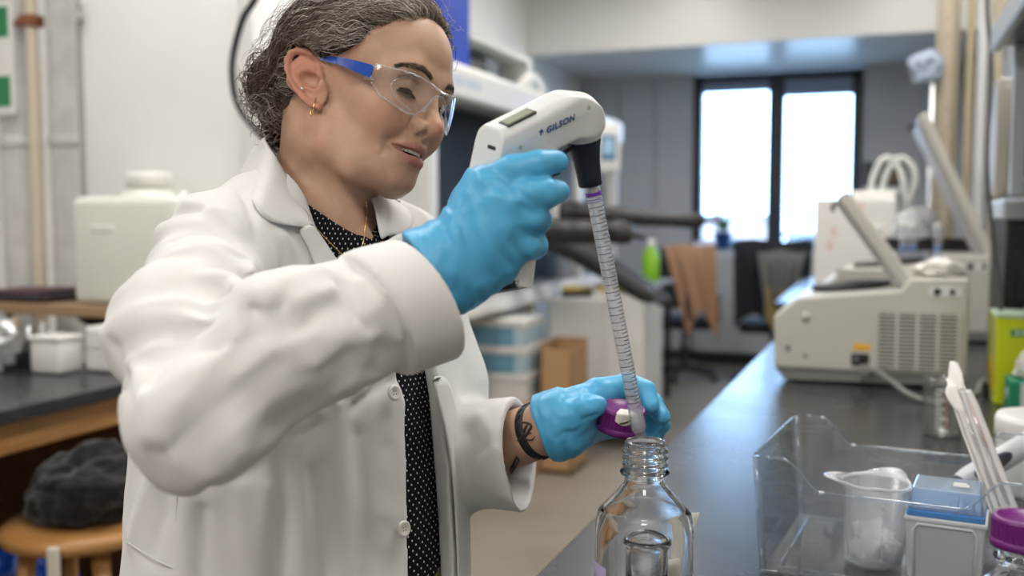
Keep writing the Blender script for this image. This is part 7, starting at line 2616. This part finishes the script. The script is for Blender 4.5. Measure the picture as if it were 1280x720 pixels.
obj('grip_slot', MB().tube(spline([(-0.0085, 0.10, 0.122), (-0.0085, 0.115, 0.132), (-0.0085, 0.155, 0.132), (-0.0085, 0.17, 0.122), (-0.0085, 0.155, 0.112), (-0.0085, 0.115, 0.112), (-0.0085, 0.10, 0.122)], 5), 0.0012, 8), BINE, bn)
Mb = Matrix.Translation(bn.location) @ Matrix.Rotation(binr, 4, 'Z')
ZF = 0.9205 + 0.0045

# three-cornered beaker with crumpled wipes
TRI = clear_mat('milky_polypropylene', (0.90, 0.92, 0.94), 0.25, 1.5, haze=0.27, hazec=(0.88, 0.89, 0.90), boost=1.2)
TRIR = clear_mat('milky_rim', (0.90, 0.92, 0.94), 0.25, 1.5, haze=0.72, hazec=(0.86, 0.87, 0.88), boost=1.2)
tb = thing('tricorner_beaker', 'milky plastic three-cornered beaker inside the clear bin', 'beaker', (0.0015, 1.338, ZF), 0.10)
obj('cup', MB().lathe([(0, 0), (0.031, 0), (0.0345, 0.003), (0.0405, 0.098), (0.0412, 0.104), (0.0396, 0.104), (0.0330, 0.004), (0, 0.002)], 64), TRI, tb)
m = MB()
N = 72
vs = []
for s, z in ((0.0, 0.1015), (1.0, 0.1075), (1.0, 0.1095), (0.0, 0.1045)):
    for i in range(N):
        a = 2 * PI * i / N
        r3 = 0.0500 + 0.0105 * math.cos(3 * (a - PI)) + 0.003 * math.cos(6 * (a - PI))
        r = 0.0400 + (r3 - 0.0400) * s
        vs.append((r * math.cos(a), r * math.sin(a), z + 0.002 * s * math.cos(3 * (a - PI))))
m.add(vs, [(k * N + i, k * N + (i + 1) % N, ((k + 1) % 4) * N + (i + 1) % N, ((k + 1) % 4) * N + i) for k in range(4) for i in range(N)], 0, True)
obj('pouring_rim', m, TRIR, tb)
m = MB()
for k in range(5):
    a = -PI / 2 + 0.15
    m.box((-0.0006, -0.0003, 0.02 + k * 0.016), (0.0006, 0.0003, 0.03 + k * 0.016), M=Matrix.Translation((0.0395 * math.cos(a), 0.0395 * math.sin(a), 0)))
obj('scale_marks', m, TRIR, tb, kind='stuff')
TIS = mat('wet_wipe', (0.80, 0.79, 0.76), 0.85)
WIPES = ((-0.010, 0.004, 0.008, 0.3, 0.2, 'lowest wipe lying flat in the milky beaker'), (0.009, -0.008, 0.020, -1.0, 0.7, 'wipe leaning right against the front of the milky beaker'), (0.000, 0.010, 0.030, 0.9, -0.5, 'topmost wipe standing at the back of the milky beaker'),
         (-0.010, -0.010, 0.020, -1.1, -0.6, 'wipe leaning left against the front of the milky beaker'), (0.010, 0.008, 0.016, 0.5, 0.9, 'wipe wedged at the right wall of the milky beaker'), (-0.012, 0.000, 0.028, 0.2, -1.1, 'wipe standing at the left wall of the milky beaker'), (0.002, -0.004, 0.026, -0.6, 0.1, 'wipe in the middle of the milky beaker'))
for k, (dx, dy, dz, rx, ry, lb) in enumerate(WIPES):
    o = thing('folded_wipe', 'white folded ' + lb, 'wipe', (0.0015 + dx, 1.338 + dy, ZF + dz + 0.003), 0.5 * k, 'wipes in the milky beaker')
    Mw = Matrix.Rotation(rx, 4, 'X') @ Matrix.Rotation(ry, 4, 'Y')
    obj('sheet', MB().grid(lambda u, v, k=k: ((u - 0.5) * 0.040, (v - 0.5) * 0.032, 0.005 * math.sin(u * 7 + k) * math.cos(v * 5)), 10, 8, M=Mw), TIS, o, solid=0.002)
    obj('fold', MB().grid(lambda u, v, k=k: ((u - 0.5) * 0.034, (v - 0.5) * 0.028, 0.006 + 0.004 * math.sin(u * 9 + k)), 10, 6, M=Mw), TIS, o, solid=0.0015)

# tip box
BLUEC = clear_mat('blue_clear_lid', (0.80, 0.90, 0.99), 0.12, 1.5, haze=0.38, hazec=(0.58, 0.75, 0.95), boost=1.3)
BLUER = mat('blue_rack', (0.05, 0.26, 0.66), 0.4)
tx = thing('tip_box', 'grey pipette tip box with translucent blue lid inside the clear bin', 'box', (0.0855, 1.318, ZF), math.radians(-7))
obj('base', MB().prism([(-0.041, 0.0), (0.041, 0.0), (0.0445, 0.078), (-0.0445, 0.078)], 1, -0.036, 0.036, 0.004, 2), mat('tip_box_grey', (0.66, 0.66, 0.65), 0.45), tx)
obj('front_recess', MB().prism([(-0.031, 0.0), (0.031, 0.0), (0.0335, 0.066), (0.0290, 0.070), (-0.0290, 0.070), (-0.0335, 0.066)], 1, -0.0366, -0.0355), mat('tip_box_panel', (0.58, 0.58, 0.575), 0.5), tx)
m = MB()
m.tube([(-0.0325, -0.0375, 0.0), (-0.0352, -0.0375, 0.064), (-0.030, -0.0375, 0.0715), (0.030, -0.0375, 0.0715), (0.0352, -0.0375, 0.064), (0.0325, -0.0375, 0.0)], 0.0018, 8)
obj('frame_ridge', m, mat('tip_box_light', (0.76, 0.76, 0.75), 0.45), tx)
obj('base_lip', MB().box((-0.0465, -0.038, 0.074), (0.0465, 0.038, 0.080), 0.002, 2), mat('tip_box_light', (0.76, 0.76, 0.75), 0.45), tx)
obj('rack_plate', MB().box((-0.0435, -0.0355, 0.080), (0.0435, 0.0355, 0.0875), 0.0012, 1), BLUER, tx)
lid = obj('lid', MB().prism([(-0.0430, 0.0875), (0.0430, 0.0875), (0.0385, 0.1155), (-0.0385, 0.1155)], 1, -0.0345, 0.0345, 0.0025, 2), BLUEC, tx)
tipm = MB().lathe([(0.0024, 0.0), (0.0030, 0.004), (0.0034, 0.012), (0.0026, 0.012)], 10).mesh('tip', mat('natural_tip', (0.62, 0.72, 0.86), 0.35))
for i in range(9):
    for j in range(6):
        o = obj('tip', tipm, None, tx)
        o.location = (-0.0352 + i * 0.0088, -0.026 + j * 0.0104, 0.0875)
st = obj('lid_label', MB().box((0.004, -0.016, 0.1160), (0.026, 0.010, 0.1164)), clear_mat('film_label', (0.9, 0.95, 1.0), 0.08, 1.5, haze=0.25, boost=2.0), lid)
for k in range(3):
    obj('print_line', MB().box((0.006, -0.010 + k * 0.007, 0.1165), (0.024 - 0.003 * (k == 2), -0.0065 + k * 0.007, 0.1168)), PLAS_W, st)

# electronic pipette resting across the bin
ep = thing('electronic_pipette', 'white hand pipette with black grip leaning across the bin at right', 'pipette', tuple(P(1215, 592, 1.40)))
EINV = Matrix.Translation(-Vector(ep.location))
e_a, e_b = V(1128, 648, 1.40), V(1330, 527, 1.50)
em = axisM(to_world(e_a), to_world(e_b))
el = np.linalg.norm(e_b - e_a)


def eobj(name, m, mats, **k):
    o = obj(name, m, mats, ep, **k)
    o.matrix_parent_inverse = EINV.copy()
    return o


eobj('shaft', MB().lathe([(0, 0.004), (0.0035, 0.004), (0.0065, 0.035), (0.0085, 0.070), (0.0100, 0.085), (0.0115, 0.098)], 28, M=em), PC)
eobj('black_ring', MB().lathe([(0.0118, 0.098), (0.0145, 0.100), (0.0155, 0.106), (0.0145, 0.110), (0.0130, 0.111)], 32, M=em), NAVY)
eobj('handle', MB().lathe([(0.0140, 0.110), (0.0165, 0.125), (0.0175, 0.160), (0.0165, el), (0, el + 0.004)], 36, M=em), PC)
vz = em.to_3x3().inverted() @ Vector(-R_FWD * 0.9 + R_UP * 0.35)
ang = math.atan2(vz.y, vz.x)
Mg = em @ Matrix.Rotation(ang, 4, 'Z')
eobj('grip_window', MB().ball((0.0150, 0, 0.165), (0.0052, 0.0105, 0.040), M=Mg), NAVY)
eobj('display', MB().box((0.0195, -0.0045, 0.148), (0.0206, 0.0045, 0.172), 0.0015, 2, M=Mg), mat('lcd_grey', (0.36, 0.38, 0.36), 0.3))
eobj('finger_hook', MB().tube([Mg @ Vector((-0.016, 0, 0.21)), Mg @ Vector((-0.030, 0, 0.212)), Mg @ Vector((-0.034, 0, 0.205))], 0.004, 8), PC)

# wrapped pipettes leaning up from the bin
PAPER = mat('wrapper_paper', (0.84, 0.82, 0.79), 0.7)
add_noise(PAPER, 60, bump=0.25, bdist=0.002)
FILM = clear_mat('wrapper_film', (0.93, 0.92, 0.94), 0.12, 1.5, haze=0.85, hazec=(0.92, 0.90, 0.89), boost=1.2)
wp = thing('wrapped_pipettes', 'paper and film wrapped pipettes leaning up out of the clear bin', 'pipette pack', tuple(P(1222, 560, 1.41)))
WINV = Matrix.Translation(-Vector(wp.location))


def wobj(name, m, mats, **k):
    m.v = [tuple(to_world(v)) for v in m.v]
    o = obj(name, m, mats, wp, **k)
    o.matrix_parent_inverse = WINV.copy()
    return o


w_a, w_b = V(1256, 640, 1.30), V(1196, 478, 1.42)
wd = (w_b - w_a) / np.linalg.norm(w_b - w_a)
wx = np.array([0.90, 0.25, 0.33])
wx -= wd * (wx @ wd)
wx /= np.linalg.norm(wx)
wy = np.cross(wd, wx)
WL = np.linalg.norm(w_b - w_a)


def sheet(x0, x1, y0, seed, l0=0.0, l1=1.0, flare=0.0):
    def f(u, v):
        s = l0 + (l1 - l0) * v
        x = x0 + (x1 - x0) * u
        return w_a + wd * (WL * s) + wx * (x * (1 - flare * max(s - 0.75, 0) * 2.0)) + wy * (y0 + 0.0006 * math.sin(s * 22 + seed + u * 3) + 0.003 * math.sin(PI * u))
    return f


wobj('paper_backing', MB().grid(sheet(-0.016, 0.015, 0.004, 1.0, 0, 1.05, 0.5), 8, 40), PAPER, solid=0.0008)
wobj('film_front', MB().grid(sheet(-0.0165, 0.0155, -0.007, 2.2, 0, 0.92, 0.5), 8, 40), FILM, solid=0.0003)
for k, xo in enumerate((-0.0075, 0.0065)):
    m = MB()
    m.tube([w_a + wx * xo + wd * 0.005, w_b * 0.92 + w_a * 0.08 + wx * xo * 0.7], 0.0055, 16)
    wobj('pipette', m, SP)
    m = MB()
    for i in range(34):
        s = 0.05 + i * 0.018
        c = w_a + wd * (WL * s) + wx * xo * (1 - 0.3 * s)
        m.tube([c - wx * 0.0045 - wy * 0.0050, c - wy * 0.0060, c + wx * 0.002 - wy * 0.0058], 0.0005, 5)
    wobj('scale_lines', m, mat('grey_print', (0.36, 0.34, 0.36), 0.6), kind='stuff')
m = MB()
m.tube([w_a + wd * WL * 0.45 + wx * 0.004 - wy * 0.009, w_a + wd * WL * 0.80 + wx * 0.003 - wy * 0.009], 0.0008, 6)
wobj('red_print', m, mat('red_print_pale', (0.62, 0.36, 0.34), 0.6), kind='stuff')


def flap(u, v):
    return w_b + wd * (0.012 - 0.045 + v * 0.045) + wx * (-0.017 - 0.012 * math.sin(PI * v) * (1 - u) + u * 0.012) + wy * (-0.004 - 0.010 * math.sin(PI * v * 0.9) * (1 - u))


wobj('torn_flap', MB().grid(lambda u, v: flap(u, v) - wd * 0.018, 10, 12), PAPER, solid=0.001)
wobj('paper_tip', MB().grid(lambda u, v: w_b + wd * (-0.012 + v * 0.045) + wx * ((u - 0.5) * 0.022 * (1 - 0.35 * v) - 0.004 + 0.010 * v) + wy * (0.004 * math.sin(u * 3 + v * 4)), 8, 12), PAPER, solid=0.0009)
